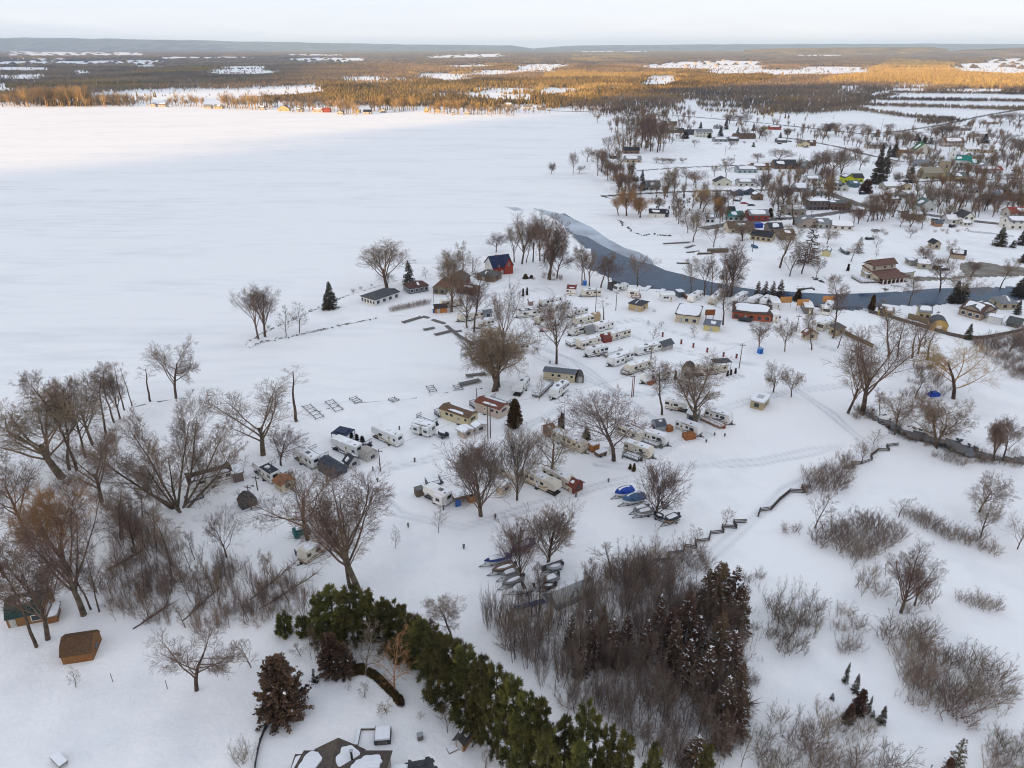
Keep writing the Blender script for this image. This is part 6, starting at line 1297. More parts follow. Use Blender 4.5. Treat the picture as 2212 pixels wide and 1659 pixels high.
# fences
ZZ = [(1382, 1236), (1406, 1228), (1411, 1216), (1441, 1213), (1444, 1201), (1476, 1197), (1479, 1184), (1504, 1188), (1501, 1174), (1531, 1171), (1534, 1156), (1563, 1153), (1559, 1142), (1591, 1143), (1584, 1131), (1612, 1130)]
posts_rail(ZZ, 'weathered zigzag rail fence below the open field', name='rail_fence', h=1.15, gap=6, rw=.2, rails=(.25, .6, .95), m=mat('old_rail', (.085, .07, .06), .9, .3, 3.)); mark(1500, 1170, 'the zigzag rail fence')
posts_rail([(1637, 1118), (1641, 1106), (1665, 1103), (1683, 1083), (1706, 1064), (1739, 1066), (1731, 1055), (1750, 1056)], 'snow buried zigzag rail fence beside the long shrub hedge', name='rail_fence', h=1.15, gap=6, rw=.2, rails=(.25, .6, .95), m=mat('old_rail', (.085, .07, .06)))
posts_rail([(1822, 1014), (1844, 1014), (1838, 1005), (1858, 1005), (1883, 997), (1880, 988), (1896, 976), (1920, 977), (1914, 967), (1940, 964)], 'short zigzag rail fence at the creek end of the hedge', name='rail_fence', h=1.15, gap=6, rw=.2, rails=(.25, .6, .95), m=mat('old_rail', (.085, .07, .06)))
posts_rail([(1824, 724), (1848, 737), (1872, 748), (1885, 754)], 'tan board fence running below the cream motorhome', h=1.8, m=mat('tan_boards', (.23, .18, .11), .85, .2, 2.), solid=True, gap=3)
posts_rail([(1876, 677), (1918, 687), (1959, 699), (2011, 714), (2050, 726), (2089, 734), (2125, 733), (2165, 726), (2212, 716)], 'long curving dark fence around the snowy yard near the river', h=1.4, m=mat('dark_boards', (.12, .10, .085), .9, .25, 2.), solid=True, gap=4); mark(2000, 712, 'the long curving fence')
posts_rail([(1960, 690), (1985, 696), (2008, 703)], 'high tan board fence left of the tan drum', h=2.4, m=mat('tan_boards', (.23, .18, .11)), solid=True, gap=3)
posts_rail([(1790, 668), (1850, 668), (1910, 682)], 'low dark railing on the near river bank', h=1.0, m=DARKM, gap=3)
posts_rail([(2090, 502), (2140, 507), (2190, 514)], 'dark wire fence across the far snowy field', h=1.0, m=DARKM, gap=5)
# poles and cables
PL = {}
for nm, x, y, ty, lb, kw in [('a', 822, 1018.5, 970, 'thin utility pole right of the pale beige shed', {}), ('b', 1054, 949, 873, 'left of two tall poles by the pink beige mobile home', {}), ('b2', 1059.5, 947, 872, 'right of two tall poles by the pink beige mobile home', dict(arm=False)),
                              ('c', 557, 1060, 1028, 'short utility pole left of the rusty roofed shed', {}), ('d', 544, 1102, 1048, 'leftmost pole beside the small dark barn shed', dict(lamp=True)), ('e', 1286, 682, 621, 'tall leaning pole between the trailers and the washhouse', dict(arm=False)),
                              ('f', 1330, 672, 630, 'pole left of the tan washhouse', {}), ('g', 1596, 798, 742, 'pole right of the long grey trailer', {}), ('h', 1405, 785, 744, 'pole rising behind the grey and white trailer', {}),
                              ('i', 1364, 859, 809, 'left of two reddish poles in the open lane', dict(m=mat('red_pole', (.2, .08, .06), .8))), ('i2', 1367.5, 858, 812, 'right of two reddish poles in the open lane', dict(m=mat('red_pole', (.2, .08, .06)), arm=False)),
                              ('j', 1030, 862, 839, 'lamp post with bent arm behind the pink beige mobile home', dict(lamp=True, arm=False)), ('k', 1218, 935, 866, 'slim mast beside the columnar cedars', dict(arm=False, r=.08)), ('l', 1720, 716, 680, 'pole behind the small beige shed', {}),
                              ('m', 1100, 625, 586, 'lamp post in front of the red brick house', dict(arm=False, r=.1)), ('n', 937, 655, 622, 'lamp post before the brown gabled cottage', dict(lamp=True, arm=False, r=.1)), ('o', 1021, 589, 556, 'left of two dark chimney masts left of the red brick house', dict(arm=False)), ('o2', 1024, 588, 555, 'right of two dark chimney masts left of the red brick house', dict(arm=False))]:
    _, PL[nm] = pole(x, y, ty, lb, **kw)
for a, b, lb in [('d', 'c', 'overhead cable over the small dark barn shed'), ('c', 'a', 'overhead cable crossing before the dark grey barn shed'), ('a', 'b', 'overhead cable crossing before the white front row trailers'), ('b', 'i', 'overhead cable crossing above the conical cedar'), ('i', 'h', 'overhead cable over the deck trailers'), ('i', 'g', 'overhead cable passing the long grey trailer'), ('g', 'l', 'overhead cable running right to the beige shed pole')]:
    cable(PL[a], PL[b], 1.2, lb)
vp = [(1394, 254, 235), (1489, 263, 228), (1478, 245, 225), (1537, 253, 230), (1585, 350, 334), (1726, 350, 333), (1566, 335, 315), (1970, 288, 260), (2101, 302, 275), (1829, 298, 286), (1891, 407, 375), (2050, 328, 300), (2105, 263, 245), (1903, 283, 256), (1800, 258, 248), (1320, 240, 222), (1241, 236, 221), (1168, 231, 215), (1126, 232, 220), (980, 240, 215), (892, 238, 213), (740, 238, 209), (674, 235, 210), (1810, 487, 450), (1750, 480, 455), (2035, 455, 432), (1625, 545, 505), (2020, 700, 672)]
for x, y, ty in vp: auto(pole(x, y, ty, 'x', r=.18, group='village utility poles')[0], x, y, 'wooden utility pole')
# ------------------------------------------------------------------ the village across the river
VG = 'houses of the village'
def vh(x0, x1, y, D, H, roof, wc, rc, what, snow='part', st=1, wins=3, dy=0, pitch=.5, chim=False, cat='house', name='house', **k):
    if snow is None and (int(x0) + int(y)) % 3: snow = 'part'
    if snow == 'part' and int(x1) % 2: snow = 'most'
    o = house((x0, y), (x1, y + dy), D, H, roof, wc, rc, what, cat, VG, name, pitch=pitch, snow=snow, storeys=st, wins=wins, chim=chim, sidew=k.pop('sidew', 1), **k)
    w = short(what); mark((x0 + x1) / 2, y - 6, w); return o
W_, CR, TN, GY, BR, DK = (.68, .68, .66), (.60, .54, .40), (.42, .35, .24), (.30, .31, .31), (.19, .12, .08), (.11, .105, .10)
RD, RG, RBR, RK = (.055, .055, .06), (.22, .23, .24), (.13, .085, .06), (.035, .035, .04)
vh(1503, 1538, 297, 10, 5.6, 'gable', (.66, .66, .58), RG, 'white two storey house with many windows near the lake end', snow=None, st=2, wins=5)
vh(1481, 1504, 292, 9, 3.4, 'gable', DK, RD, 'black hipped bungalow beside the white two storey house', snow=None)
vh(1440, 1478, 288, 9, 3, 'gable', BR, RD, 'brown lakeside house behind the tall tree belt', snow='part')
vh(1436, 1462, 272, 8, 3, 'gable', (.3, .25, .2), RBR, 'drab lakeside house behind the tall tree belt')
vh(1544, 1561, 279, 8, 3, 'hip', GY, RG, 'grey cottage with snowy roof by the highway bend', snow='most', wins=2)
vh(1586, 1632, 301, 10, 3, 'gable', BR, RBR, 'long brown bungalow behind the dark evergreens', snow=None, wins=4)
vh(1541, 1572, 307, 7, 2.7, 'gable', GY, RG, 'low grey bungalow with snow capped roof above the big field', snow='most')
vh(1574, 1596, 306, 7, 2.7, 'gable', DK, RG, 'dark garage with snow capped roof above the big field', snow='most', wins=1, cat='garage', name='garage')
vh(1347, 1381, 333, 9, 3.4, 'gable', BR, RK, 'black roofed lakeside house among golden brown trees', snow=None)
vh(1317, 1333, 344, 6, 2.6, 'gable', DK, RK, 'dark boathouse at the lake edge', snow=None, wins=1, cat='boathouse', name='boathouse')
vh(1350, 1385, 352, 9, 3, 'gable', TN, RG, 'tan lakeside house with snow streaked roof', snow='part')
vh(1368, 1392, 410, 8, 3, 'gable', W_, (.5, .5, .5), 'white garage with snow roof beside the two cypresses', snow='full', wins=1)
vh(1392, 1426, 412, 10, 3, 'gable', GY, (.14, .17, .17), 'grey lakeside house beside the shore road', snow=None, pitch=.6)
vh(1544, 1580, 403, 8, 3.2, 'front', (.64, .62, .52), RD, 'pale yellow house with dark gable beside the snowbank', snow=None, wins=2, pitch=.5)
vh(1594, 1630, 404, 8, 3, 'gable', (.55, .55, .52), RG, 'pale grey house with snowy roof above the navy gables', snow='most')
vh(1584, 1606, 424, 8, 3, 'front', (.08, .095, .13), RG, 'left navy gabled house at the shore road', snow='full', wins=2)
vh(1608, 1631, 422, 8, 3, 'front', (.08, .095, .13), RG, 'right navy gabled house at the shore road', snow='full', wins=2)
vh(1628, 1648, 433, 7, 3.2, 'front', BR, RBR, 'dark brown cabin below the navy gables', snow='most', wins=1)
vh(1592, 1636, 375, 9, 3, 'gable', (.34, .41, .42), RG, 'long blue grey bungalow at the lane', snow='most', wins=4)
vh(1624, 1661, 369, 9, 3, 'gable', TN, RBR, 'tan house with brown roof at the lane end', snow=None)
vh(1402, 1436, 471, 7, 2.9, 'gable', W_, RK, 'white garage at the far river mouth', wins=1, dy=1, snow='part', door=.4)
vh(1437, 1444, 470, 4, 2.3, 'gable', DK, RK, 'black lean to shed at the white garage', snow=None, wins=0, cat='shed', name='shed')
vh(1524, 1543, 483, 7, 3, 'gable', W_, RG, 'little white house beside the dense brown tree', snow='most', wins=2)
vh(1573, 1606, 478, 8, 2.9, 'gable', (.40, .47, .44), (.05, .22, .19), 'teal roofed cottage at the village road', snow='part')
vh(1575, 1587, 465, 6, 3, 'gable', (.06, .14, .15), RK, 'dark teal shed behind the teal roofed cottage', snow=None, wins=0, cat='shed', name='shed')
vh(1618, 1660, 477, 9, 3.2, 'gable', (.30, .06, .05), RG, 'dark red house with white trim at the village road', snow='most', wins=3)
vh(1573, 1628, 505, 10, 3, 'gable', (.58, .52, .38), RBR, 'cream house with brown roof above the river bank', snow=None, wins=3, fr=True)
vh(1620, 1665, 519, 8, 2.8, 'gable', (.44, .38, .24), RK, 'long yellow brown bungalow with black roof on the bank', snow=None, dy=6, wins=4)
solid((1634, 492), .2, 'covered_stack', 'royal blue tarp covered stack behind the cream house', 'covered stack', [('tarp', BT, [(-3, 3, -1.5, 1.5, 0, 2.6)]), ('base', DARKM, [(-3.1, 3.1, -1.6, 1.6, -.1, .2)])])
vh(1662, 1687, 281, 6, 3.2, 'gable', (.36, .07, .05), RBR, 'bright red barn by the highway', snow=None, wins=1, cat='barn', name='barn')
vh(1650, 1663, 280, 6, 2.8, 'gable', (.45, .35, .10), RG, 'mustard shed beside the bright red barn', wins=0, cat='shed', name='shed')
vh(1673, 1720, 366, 11, 3, 'gable', BR, RD, 'large dark roofed brown house at the snow field corner', snow=None, pitch=.7)
vh(1724, 1757, 365, 9, 3.6, 'front', (.33, .39, .40), (.27, .31, .32), 'blue grey gabled house with metal roof', snow=None, wins=2)
vh(1728, 1748, 318, 9, 3.4, 'front', (.62, .55, .36), RG, 'pale yellow gabled house above the snow field', snow=None, wins=2)
vh(1746, 1762, 316, 9, 3, 'gable', BR, RBR, 'brown annex of the pale yellow gabled house', snow=None, wins=1)
vh(1678, 1700, 309, 7, 2.6, 'gable', DK, RG, 'low dark shed row left of the pale yellow house', snow='most', wins=0)
vh(1823, 1843, 396, 9, 3.8, 'front', (.50, .55, .02), RD, 'bright lime yellow house with dark roof', snow=None, wins=3)
vh(1843, 1864, 395, 9, 3.6, 'gable', (.50, .55, .02), RD, 'lime yellow wing of the bright house', snow=None, wins=2)
vh(1836, 1856, 406, 7, 2.6, 'gable', (.10, .16, .18), (.10, .16, .18), 'slate blue garage in front of the lime yellow house', snow=None, wins=0)
vh(1799, 1816, 413, 8, 4.6, 'gable', (.42, .38, .32), RG, 'grey brown two storey house at the main street', snow='part', st=2, wins=2)
vh(1815, 1832, 414, 8, 3.8, 'front', (.60, .58, .52), RD, 'white gabled house joined to the grey brown house', snow=None, wins=1)
vh(1719, 1756, 416, 10, 3, 'gable', GY, RG, 'snow roofed shop beside the main street', snow='full', wins=3, cat='shop', name='shop')
vh(1758, 1790, 424, 9, 3, 'flat', (.30, .38, .38), (.2, .3, .3), 'pale teal flat roofed shop at the main street', snow='full', wins=2, cat='shop', name='shop')
vh(1742, 1772, 403, 8, 5, 'gable', (.6, .58, .54), RG, 'tall white house hidden by bare trees behind the snow roofed shop', snow='most', st=2, wins=4)
vh(1746, 1788, 455, 9, 5.6, 'flat', (.14, .11, .10), DK, 'dark two storey storefront at the street corner', snow='full', st=2, wins=5, cat='shop', name='shop')
vh(1791, 1836, 455, 9, 4.2, 'flat', (.16, .10, .08), DK, 'long brown storefront with porch at the street corner', snow='part', wins=5, cat='shop', name='shop')
vh(1697, 1740, 467, 9, 3.4, 'gable', (.34, .31, .27), RG, 'grey storefront behind the dark evergreen', snow='most', wins=3)
vh(1910, 1945, 412, 9, 3, 'gable', (.36, .33, .27), RG, 'tan bungalow with white snow roof below the evergreens', snow='full', wins=3)
vh(1945, 1969, 412, 9, 3, 'front', TN, RBR, 'tan gabled wing of the snow roofed bungalow', snow=None, wins=2)
vh(1922, 1958, 429, 8, 2.8, 'front', (.55, .52, .45), RG, 'cream garage with white roof below the tan bungalow', snow='full', wins=1)
vh(1904, 1945, 441, 8, 2.6, 'gable', (.5, .46, .4), RBR, 'long low brown roofed house at the street bend', snow='part', wins=4)
vh(1985, 2020, 458, 9, 3.4, 'front', (.60, .61, .58), (.12, .17, .15), 'white house with dark green gable roof', snow='part', wins=2, pitch=.8)
vh(2039, 2081, 318, 10, 5, 'gable', (.40, .35, .30), (.20, .10, .06), 'large brown roofed inn with dormer windows', snow='part', st=2, wins=6, pitch=.7)
vh(1976, 2010, 334, 9, 4, 'front', (.6, .57, .5), (.05, .16, .06), 'house with bright green gable roof', snow='part', wins=3, pitch=.8)
vh(2084, 2118, 329, 9, 3, 'gable', (.6, .58, .52), RG, 'white long house with snow roof right of the inn', snow='full', wins=4)
vh(2118, 2151, 331, 8, 3, 'flat', (.42, .34, .26), RG, 'beige flat garage right of the white long house', snow='full', wins=2)
vh(2096, 2125, 344, 8, 2.8, 'gable', (.35, .28, .16), RBR, 'olive brown bungalow behind the white church', snow=None, wins=2)
vh(2044, 2086, 393, 9, 3.6, 'gable', (.50, .40, .20), (.16, .17, .14), 'ochre house beside the stone church', snow=None, wins=3)
vh(2109, 2165, 376, 9, 3, 'gable', (.5, .48, .44), (.30, .07, .06), 'long house with red snow capped roof', snow='most', wins=5)
vh(2114, 2148, 370, 8, 3, 'front', (.58, .58, .55), RG, 'white gabled house behind the red capped roof', snow='part', wins=1)
vh(2182, 2225, 436, 9, 4.4, 'gable', (.20, .10, .05), RD, 'rust brown two storey house at the right edge', snow=None, st=2, wins=3)
vh(1971, 2010, 360, 8, 3, 'gable', GY, RG, 'grey roofed house left of the stone church', snow=None, wins=3)
vh(1939, 1961, 332, 8, 3.2, 'gable', (.36, .17, .07), RBR, 'orange brown small house in the village middle', snow='part', wins=2)
vh(1874, 1916, 322, 9, 3, 'gable', (.45, .42, .36), RG, 'long snow roofed house along the side street', snow='most', wins=4)
vh(2091, 2115, 418, 8, 2.8, 'hip', (.4, .37, .33), RG, 'white capped cottage between bare trees at right', snow='most', wins=2)
vh(2150, 2180, 430, 8, 2.8, 'hip', (.4, .37, .33), RG, 'snow domed cottage left of the rust brown house', snow='full', wins=2)
vh(2183, 2230, 472, 10, 3, 'gable', (.5, .48, .45), (.32, .06, .05), 'red roofed house at the right edge', snow='part', wins=3)
vh(2077, 2101, 488, 9, 4.6, 'front', (.66, .66, .60), RD, 'white gabled farmhouse with dark roof on the far road', snow=None, st=2, wins=2, pitch=.9)
vh(2080, 2096, 490, 5, 2.2, 'gable', (.6, .6, .56), RG, 'white porch of the gabled farmhouse', snow='full', wins=2, cat='porch', name='porch')
vh(2046, 2072, 485, 8, 2.6, 'gable', (.62, .61, .58), RG, 'white snow roofed garage left of the farmhouse', snow='full', wins=1)
vh(2020, 2035, 491, 5, 2.2, 'gable', (.36, .20, .11), (.1, .13, .15), 'small orange brown shed on the far road', snow=None, wins=0, cat='shed', name='shed')
vh(2131, 2157, 269, 8, 3, 'gable', (.40, .33, .25), RG, 'snow capped house along the right highway', snow='full', wins=3)
vh(2103, 2140, 296, 9, 3, 'gable', (.42, .38, .33), RG, 'house with white gable above the inn', snow='most', wins=2)
vh(2072, 2098, 283, 8, 2.8, 'gable', (.3, .27, .24), RG, 'small snow streaked house by the highway', snow='most', wins=2)
vh(1960, 1997, 477, 8, 2.8, 'gable', (.14, .10, .08), RD, 'dark mobile home on the bank road', snow='part', wins=3)
vh(2178, 2225, 497, 9, 4.4, 'gable', (.62, .62, .58), RG, 'white two storey house at the far right edge', snow='part', st=2, wins=3)
vh(1726, 1770, 494, 9, 3.2, 'front', (.32, .28, .24), RG, 'grey brown gabled house behind the snowy pine', snow='part', wins=2)
vh(1765, 1792, 495, 8, 3, 'gable', (.36, .36, .34), RG, 'grey house with snow streaked roof on the bank', snow='part', wins=2)
vh(1796, 1842, 497, 8, 2.5, 'gable', (.58, .57, .53), RG, 'long white bungalow with snow roof on the bank', snow='full', wins=3, dy=2)
vh(1686, 1716, 520, 8, 2.8, 'gable', (.26, .22, .18), RBR, 'brown house hidden behind the snowy pine', snow=None, wins=2)
vh(1660, 1690, 505, 8, 3, 'gable', (.2, .17, .14), RD, 'dark house at the foot of the bank road', snow='part', wins=2)
vh(1774, 1791, 554, 6, 2.6, 'front', (.66, .58, .30), RG, 'small pale yellow house beside the covered boat', snow='most', wins=0, dy=2, pitch=.6)
vh(2014, 2030, 539, 5, 2.8, 'front', (.40, .36, .28), RK, 'tan gabled shed in the field across the river', snow=None, wins=1, cat='shed', name='shed', pitch=.8)
vh(2053, 2083, 559, 6, 2.4, 'gable', (.42, .33, .24), RK, 'beige shed with snow roof above the gravel lot', snow='most', wins=0, dy=3, cat='shed', name='shed')
vh(1981, 2007, 581, 5, 2.6, 'gable', (.40, .38, .30), RG, 'low grey shed beside the parked dark cars', snow='full', wins=1, dy=2, cat='shed', name='shed')
vh(1965, 1982, 575, 5, 2.2, 'flat', (.35, .32, .28), RG, 'cluttered lean to left of the low grey shed', snow='most', wins=0, cat='lean to', name='lean_to')
solid((1896, 574), .1, 'white_van', 'white box trailer behind the river store', 'box trailer', [('box', TW, [(-3.5, 3.5, -1.2, 1.2, .6, 3.2)]), ('chassis', TFRAME, [(-3.4, 3.4, -1.1, 1.1, .2, .6)])])
# white church with teal roof and steeple
ch = vh(2062, 2096, 358, 9, 4.6, 'gable', (.68, .70, .69), (.02, .22, .18), 'white church with teal roof and square steeple', snow='part', wins=4, pitch=.75, cat='church', name='church', dy=1)
c, a, L = frame((2062, 358), (2096, 359)); h = 5.2
MB().box(-L / 2 - 4.6, -L / 2 - .01, 2, 6.6, -.3, 10.5).build('tower', wall((.68, .70, .69)), ch); x = -L / 2 - 2.3
MB().box(x - 1.3, x + 1.3, 3.0, 5.6, 10.5, 14).build('belfry', wall((.68, .70, .69)), ch)
for dx in (-1.1, 1.1):
    for dy in (-1.1, 1.1): MB().tube([(x + dx, 4.3 + dy, 14), (x + dx, 4.3 + dy, 16)], .25, .03, 4).build('pinnacle', WHITE, ch)
for z in (3, 7.5, 12): MB().box(x - .4, x + .4, 1.93 if z < 10 else 2.93, 2.02 if z < 10 else 3.02, z, z + 1.4).build('window', GLASS, ch)
vh(2097, 2116, 361, 6, 3, 'gable', (.66, .68, .67), (.02, .22, .18), 'teal roofed hall at the end of the white church', snow=None, wins=2)
# stone church with square tower
sc = vh(1994, 2036, 388, 10, 4.8, 'gable', (.33, .28, .19), (.32, .29, .22), 'tan stone church with square tower', snow=None, wins=3, pitch=.7, cat='church', name='church')
c, a, L = frame((1994, 388), (2036, 388)); MB().box(L / 2 + .01, L / 2 + 5, 3, 8.5, -.3, 12.5).build('tower', wall((.33, .28, .19)), sc); MB().box(L / 2 - .1, L / 2 + 5.1, 2.9, 8.6, 12.5, 13.1).build('parapet', STEEL, sc); MB().box(L / 2 + 2, L / 2 + 3, 2.93, 3.02, 8, 10).build('window', GLASS, sc)
# store by the river: lower brown roof with porch, upper storey
st = house((1894, 612), (1948, 605.5), 9.5, 2.9, 'shed', (.48, .43, .34), (.155, .085, .065), 'two level store with brown roofs and long porch by the river', 'store', name='store', pitch=.22, snow=None, wins=0, storeys=1, door=.55, ov=.3); mark(1925, 603, 'the river store')
c, a, L = frame((1894, 612), (1948, 605.5)); hl = L / 2
MB().box(-hl + .5, hl - .2, 4.6, 9.2, 2.6, 6.2).build('upper_wall', wall((.52, .47, .38)), st); MB().prism([(4.0, 6.05), (6.9, 7.9), (9.8, 6.05), (9.8, 6.25), (6.9, 8.12), (4.0, 6.25)], 'x', -hl, hl + .3).build('upper_roof', roofm((.155, .085, .065)), st)
for x in (-hl * .75, hl * .1, hl * .65): MB().box(x - .5, x + .5, 4.52, 4.61, 4.6, 5.5).build('window', GLASS, st)
MB().prism([(-3.2, 2.35), (-.05, 2.85), (-.05, 3.0), (-3.2, 2.5)], 'x', -hl - .3, hl + .3).build('porch_roof', roofm((.155, .085, .065)), st)
for k in range(7): x = -hl + .2 + k * (L - .4) / 6; MB().box(x - .14, x + .14, -3.1, -2.82, 0, 2.36).build('porch_post', WHITE, st)
MB().box(-hl, hl, -3.1, -.05, .02, .45).build('porch_floor', mat('porch_red', (.13, .06, .05), .8), st)
for k in range(5): x = -hl + 2 + k * (L - 4) / 4; MB().box(x - .8, x + .8, -.06, .0, .9, 2.1).build('window', GLASS, st)
vh(1949, 1972, 606, 8, 3.2, 'flat', (.45, .41, .33), RG, 'flat roofed annex of the river store with snow', snow='full', wins=1, dy=-3, cat='annex', name='annex')
deck((1859, 614), (1893, 613), 8, 'grey patio with fence at the left end of the river store', z=.8, m=GREYWOOD)
solid((1880, 603), -.1, 'patio_roof', 'snowy hipped patio roof at the left end of the river store', 'patio roof', [('roof', RG and roofm(RG), [(-3.5, 3.5, -3, 3, 2.8, 3.0), (-2.0, 2.0, -1.6, 1.6, 3.0, 3.5)]), ('snow', SNOW, [(-3.3, 3.3, -2.8, 2.8, 3.0, 3.12), (-1.9, 1.9, -1.5, 1.5, 3.5, 3.62)]), ('post', WHITE, [(-3.4, -3.2, -2.9, -2.7, 0, 2.8), (3.2, 3.4, -2.9, -2.7, 0, 2.8)])])
# yard right of the river
vh(2071, 2116, 681, 9, 3, 'gable', (.36, .28, .20), (.11, .07, .055), 'tan house with brown snow streaked roof right of the tan drum', snow='most', wins=3, dy=13, fr=True)
vh(2117, 2150, 694, 8, 2.8, 'gable', (.34, .27, .19), (.12, .11, .11), 'tan wing with snowy roof at the right of the tan house', snow='most', wins=2, dy=-12)
vh(2131, 2160, 698.5, 3, 2.8, 'flat', (.66, .66, .64), (.5, .5, .5), 'white box container behind the curving fence', snow='full', wins=0, dy=6, cat='container', name='container')
vh(2160, 2196, 670, 7, 2.6, 'hip', (.42, .36, .24), RG, 'beige cottage under snow at the river bend', snow='most', wins=2)
vh(2172, 2198, 705, 6, 1.6, 'gable', (.12, .12, .11), (.10, .105, .10), 'low dark roofed shed at the right edge behind the curving fence', snow=None, wins=0, dy=6, cat='shed', name='shed')
vh(1895, 1908, 682, 3.5, 2.4, 'gable', (.55, .42, .15), RD, 'left yellow shed on the near river bank', snow='part', wins=1, dy=2, cat='shed', name='shed')
vh(1910, 1927, 686, 3.5, 2.6, 'gable', (.50, .40, .20), (.4, .36, .3), 'right yellow shed on the near river bank', snow='most', wins=1, dy=2, cat='shed', name='shed')
vh(1982, 2008, 690, 6, 3, 'gable', (.50, .42, .24), RG, 'yellow cottage behind bare trunks on the near bank', snow='most', wins=2, dy=3)
td = thing('storage_drum', (*G(2026, 717)[:2], 0), -.35, 'big tan round ended drum shed inside the curving fence', 'drum shed')
n = 20; MB().prism([(2.6 * math.cos(PI * k / n) , 2.2 + 2.2 * math.sin(PI * k / n) if True else 0) for k in range(n + 1)] + [(-2.6, -.2), (2.6, -.2)], 'y', 5.5, 0).build('shell', mat('tan_drum', (.47, .33, .13), .6, .1, 1.), td)
MB().prism([(2.72 * math.cos(PI * k / n), 2.2 + 2.32 * math.sin(PI * k / n)) for k in range(n + 1)] + [(2.62 * math.cos(PI * k / n), 2.2 + 2.22 * math.sin(PI * k / n)) for k in range(n, -1, -1)], 'y', 5.7, -.2).build('rim', DARKM, td); MB().box(-.8, .8, -.06, 0.01, 0, 2.3).build('door', TC, td)
# parked cars
for x, y, rz, c, lb, v in [(2030, 583, .1, 'k', 'black pickup parked left of the gravel lot', True), (2041, 586, .1, 'k', 'black car parked nearest the gravel lot', False), (2088, 499, .4, 'w', 'snow covered car beside the farmhouse', False), (2060, 492, .6, 'k', 'dark car beside the white snow roofed garage', True), (2022, 478, .1, 'k', 'dark car on the far road left of the farmhouse', False), (1893, 501, .1, 'g', 'snow buried car in the white yard', False),
                          (1880, 519, .2, 'k', 'small dark vehicle half buried in the white yard', False), (1608, 442, -.2, 'r', 'red car near the dark brown cabin', False), (1590, 436, -.4, 'k', 'dark car left of the red car', False), (1624, 446, .2, 'k', 'dark car right of the red car', False), (2193, 371, .1, 'k', 'dark green car in the open snow at right', False), (2078, 376, .2, 'k', 'dark blue car before the white church', False), (1865, 421, .3, 'k', 'black car beside the slate blue garage', True),
                          (1685, 312, .2, 'k', 'dark car left of the pale yellow gabled house', False), (1707, 307, .2, 'k', 'black car on the side street', False), (1742, 320, .1, 'g', 'grey car below the pale yellow gabled house', True), (2190, 612 - 232, 0, 'g', 'grey car near the long red capped roof', False)]:
    car((x, y), rz, lb, dict(k=mat('car_black', (.025, .027, .032), .3), w=TW, g=mat('car_grey', (.25, .26, .27), .35), r=mat('car_red', (.35, .03, .025), .35))[c], van=v)
# gravestones on the bank (churchyard)
GS = mat('grave_stone', (.10, .10, .105), .8, .2, 4.); rr = random.Random(9)
for k in range(30):
    x, y = rr.uniform(1416, 1520), rr.uniform(424, 458)
    if x > 1500 and y > 440: continue
    g = G(x, y); o = thing('gravestone', (g.x, g.y, 0), rr.uniform(-.3, .3), 'small dark gravestone in the snowy churchyard across the water', 'gravestone', 'gravestones of the churchyard')
    MB().box(-.45, .45, -.12, .12, .2, 1.35 + rr.random() * .5).build('headstone', GS, o); MB().box(-.6, .6, -.25, .25, -.1, .2).build('plinth', GS, o)
# far shore cottages
FC, FY = (.40, .37, .32), (.42, .34, .19)
FS = [(325, 336, 231, 'front', FC, RBR), (343, 358, 231, 'gable', FC, RBR), (440, 456, 235, 'gable', FC, RG), (462, 480, 235, 'gable', FY, RG), (560, 572, 238, 'gable', FC, RK), (600, 625, 240, 'front', FY, RG), (641, 653, 242, 'gable', FC, RG), (675, 697, 243, 'gable', FC, (.33, .07, .05)), (699, 713, 243, 'gable', (.3, .07, .05), (.33, .07, .05)),
      (728, 741, 248, 'front', FC, RBR), (766, 778, 244, 'front', FY, RG), (785, 802, 247, 'gable', FC, RK), (821, 833, 244, 'front', FC, RK), (916, 926, 243, 'front', FY, RBR), (938, 952, 243, 'front', FC, RG), (976, 982, 249, 'gable', FC, RG), (1004, 1014, 248, 'front', FC, (.33, .1, .05)), (1073, 1083, 230, 'front', FC, RBR), (1060, 1070, 225, 'gable', FC, RG), (1090, 1106, 231, 'gable', (.3, .26, .22), RG),
      (1130, 1150, 236, 'gable', (.5, .48, .44), RG), (1160, 1178, 238, 'gable', FC, RG), (1400, 1412, 172, 'gable', FC, RG), (1462, 1488, 175, 'gable', (.5, .4, .16), (.4, .3, .1))]
for i, (x0, x1, y, rf, wc, rc) in enumerate(FS):
    a_ = 915 < x0 < 917
    auto(house((x0, y), (x1, y), 9, 3.4, rf, wc, rc, 'x', 'cottage', 'cottages along the far shore', 'cottage', pitch=1.6 if a_ else .6, snow=('part', 'most', None)[i % 3], wins=2, sidew=0), (x0 + x1) / 2, y, {'gable': 'small sunlit cottage', 'front': 'small sunlit gabled cottage'}[rf])
for x, y, w in [(170, 231, 'the sunlit wood at the far left shore'), (330, 229, 'the white cabins of the far left shore'), (460, 235, 'the gap of the far shore'), (600, 238, 'the pale cottages of the far shore'), (690, 244, 'the red roofed cottage of the far shore'), (780, 247, 'the dark roofed cottage of the far shore'), (920, 243, 'the steep A frame of the far shore'), (1010, 248, 'the right end of the far shore'), (1240, 240, 'the highway along the lake'), (1470, 172, 'the sunlit farm beyond the woods'), (1350, 255, 'the lakeside end of the highway'), (2120, 250, 'the right end of the highway')]: mark(x, y, w)
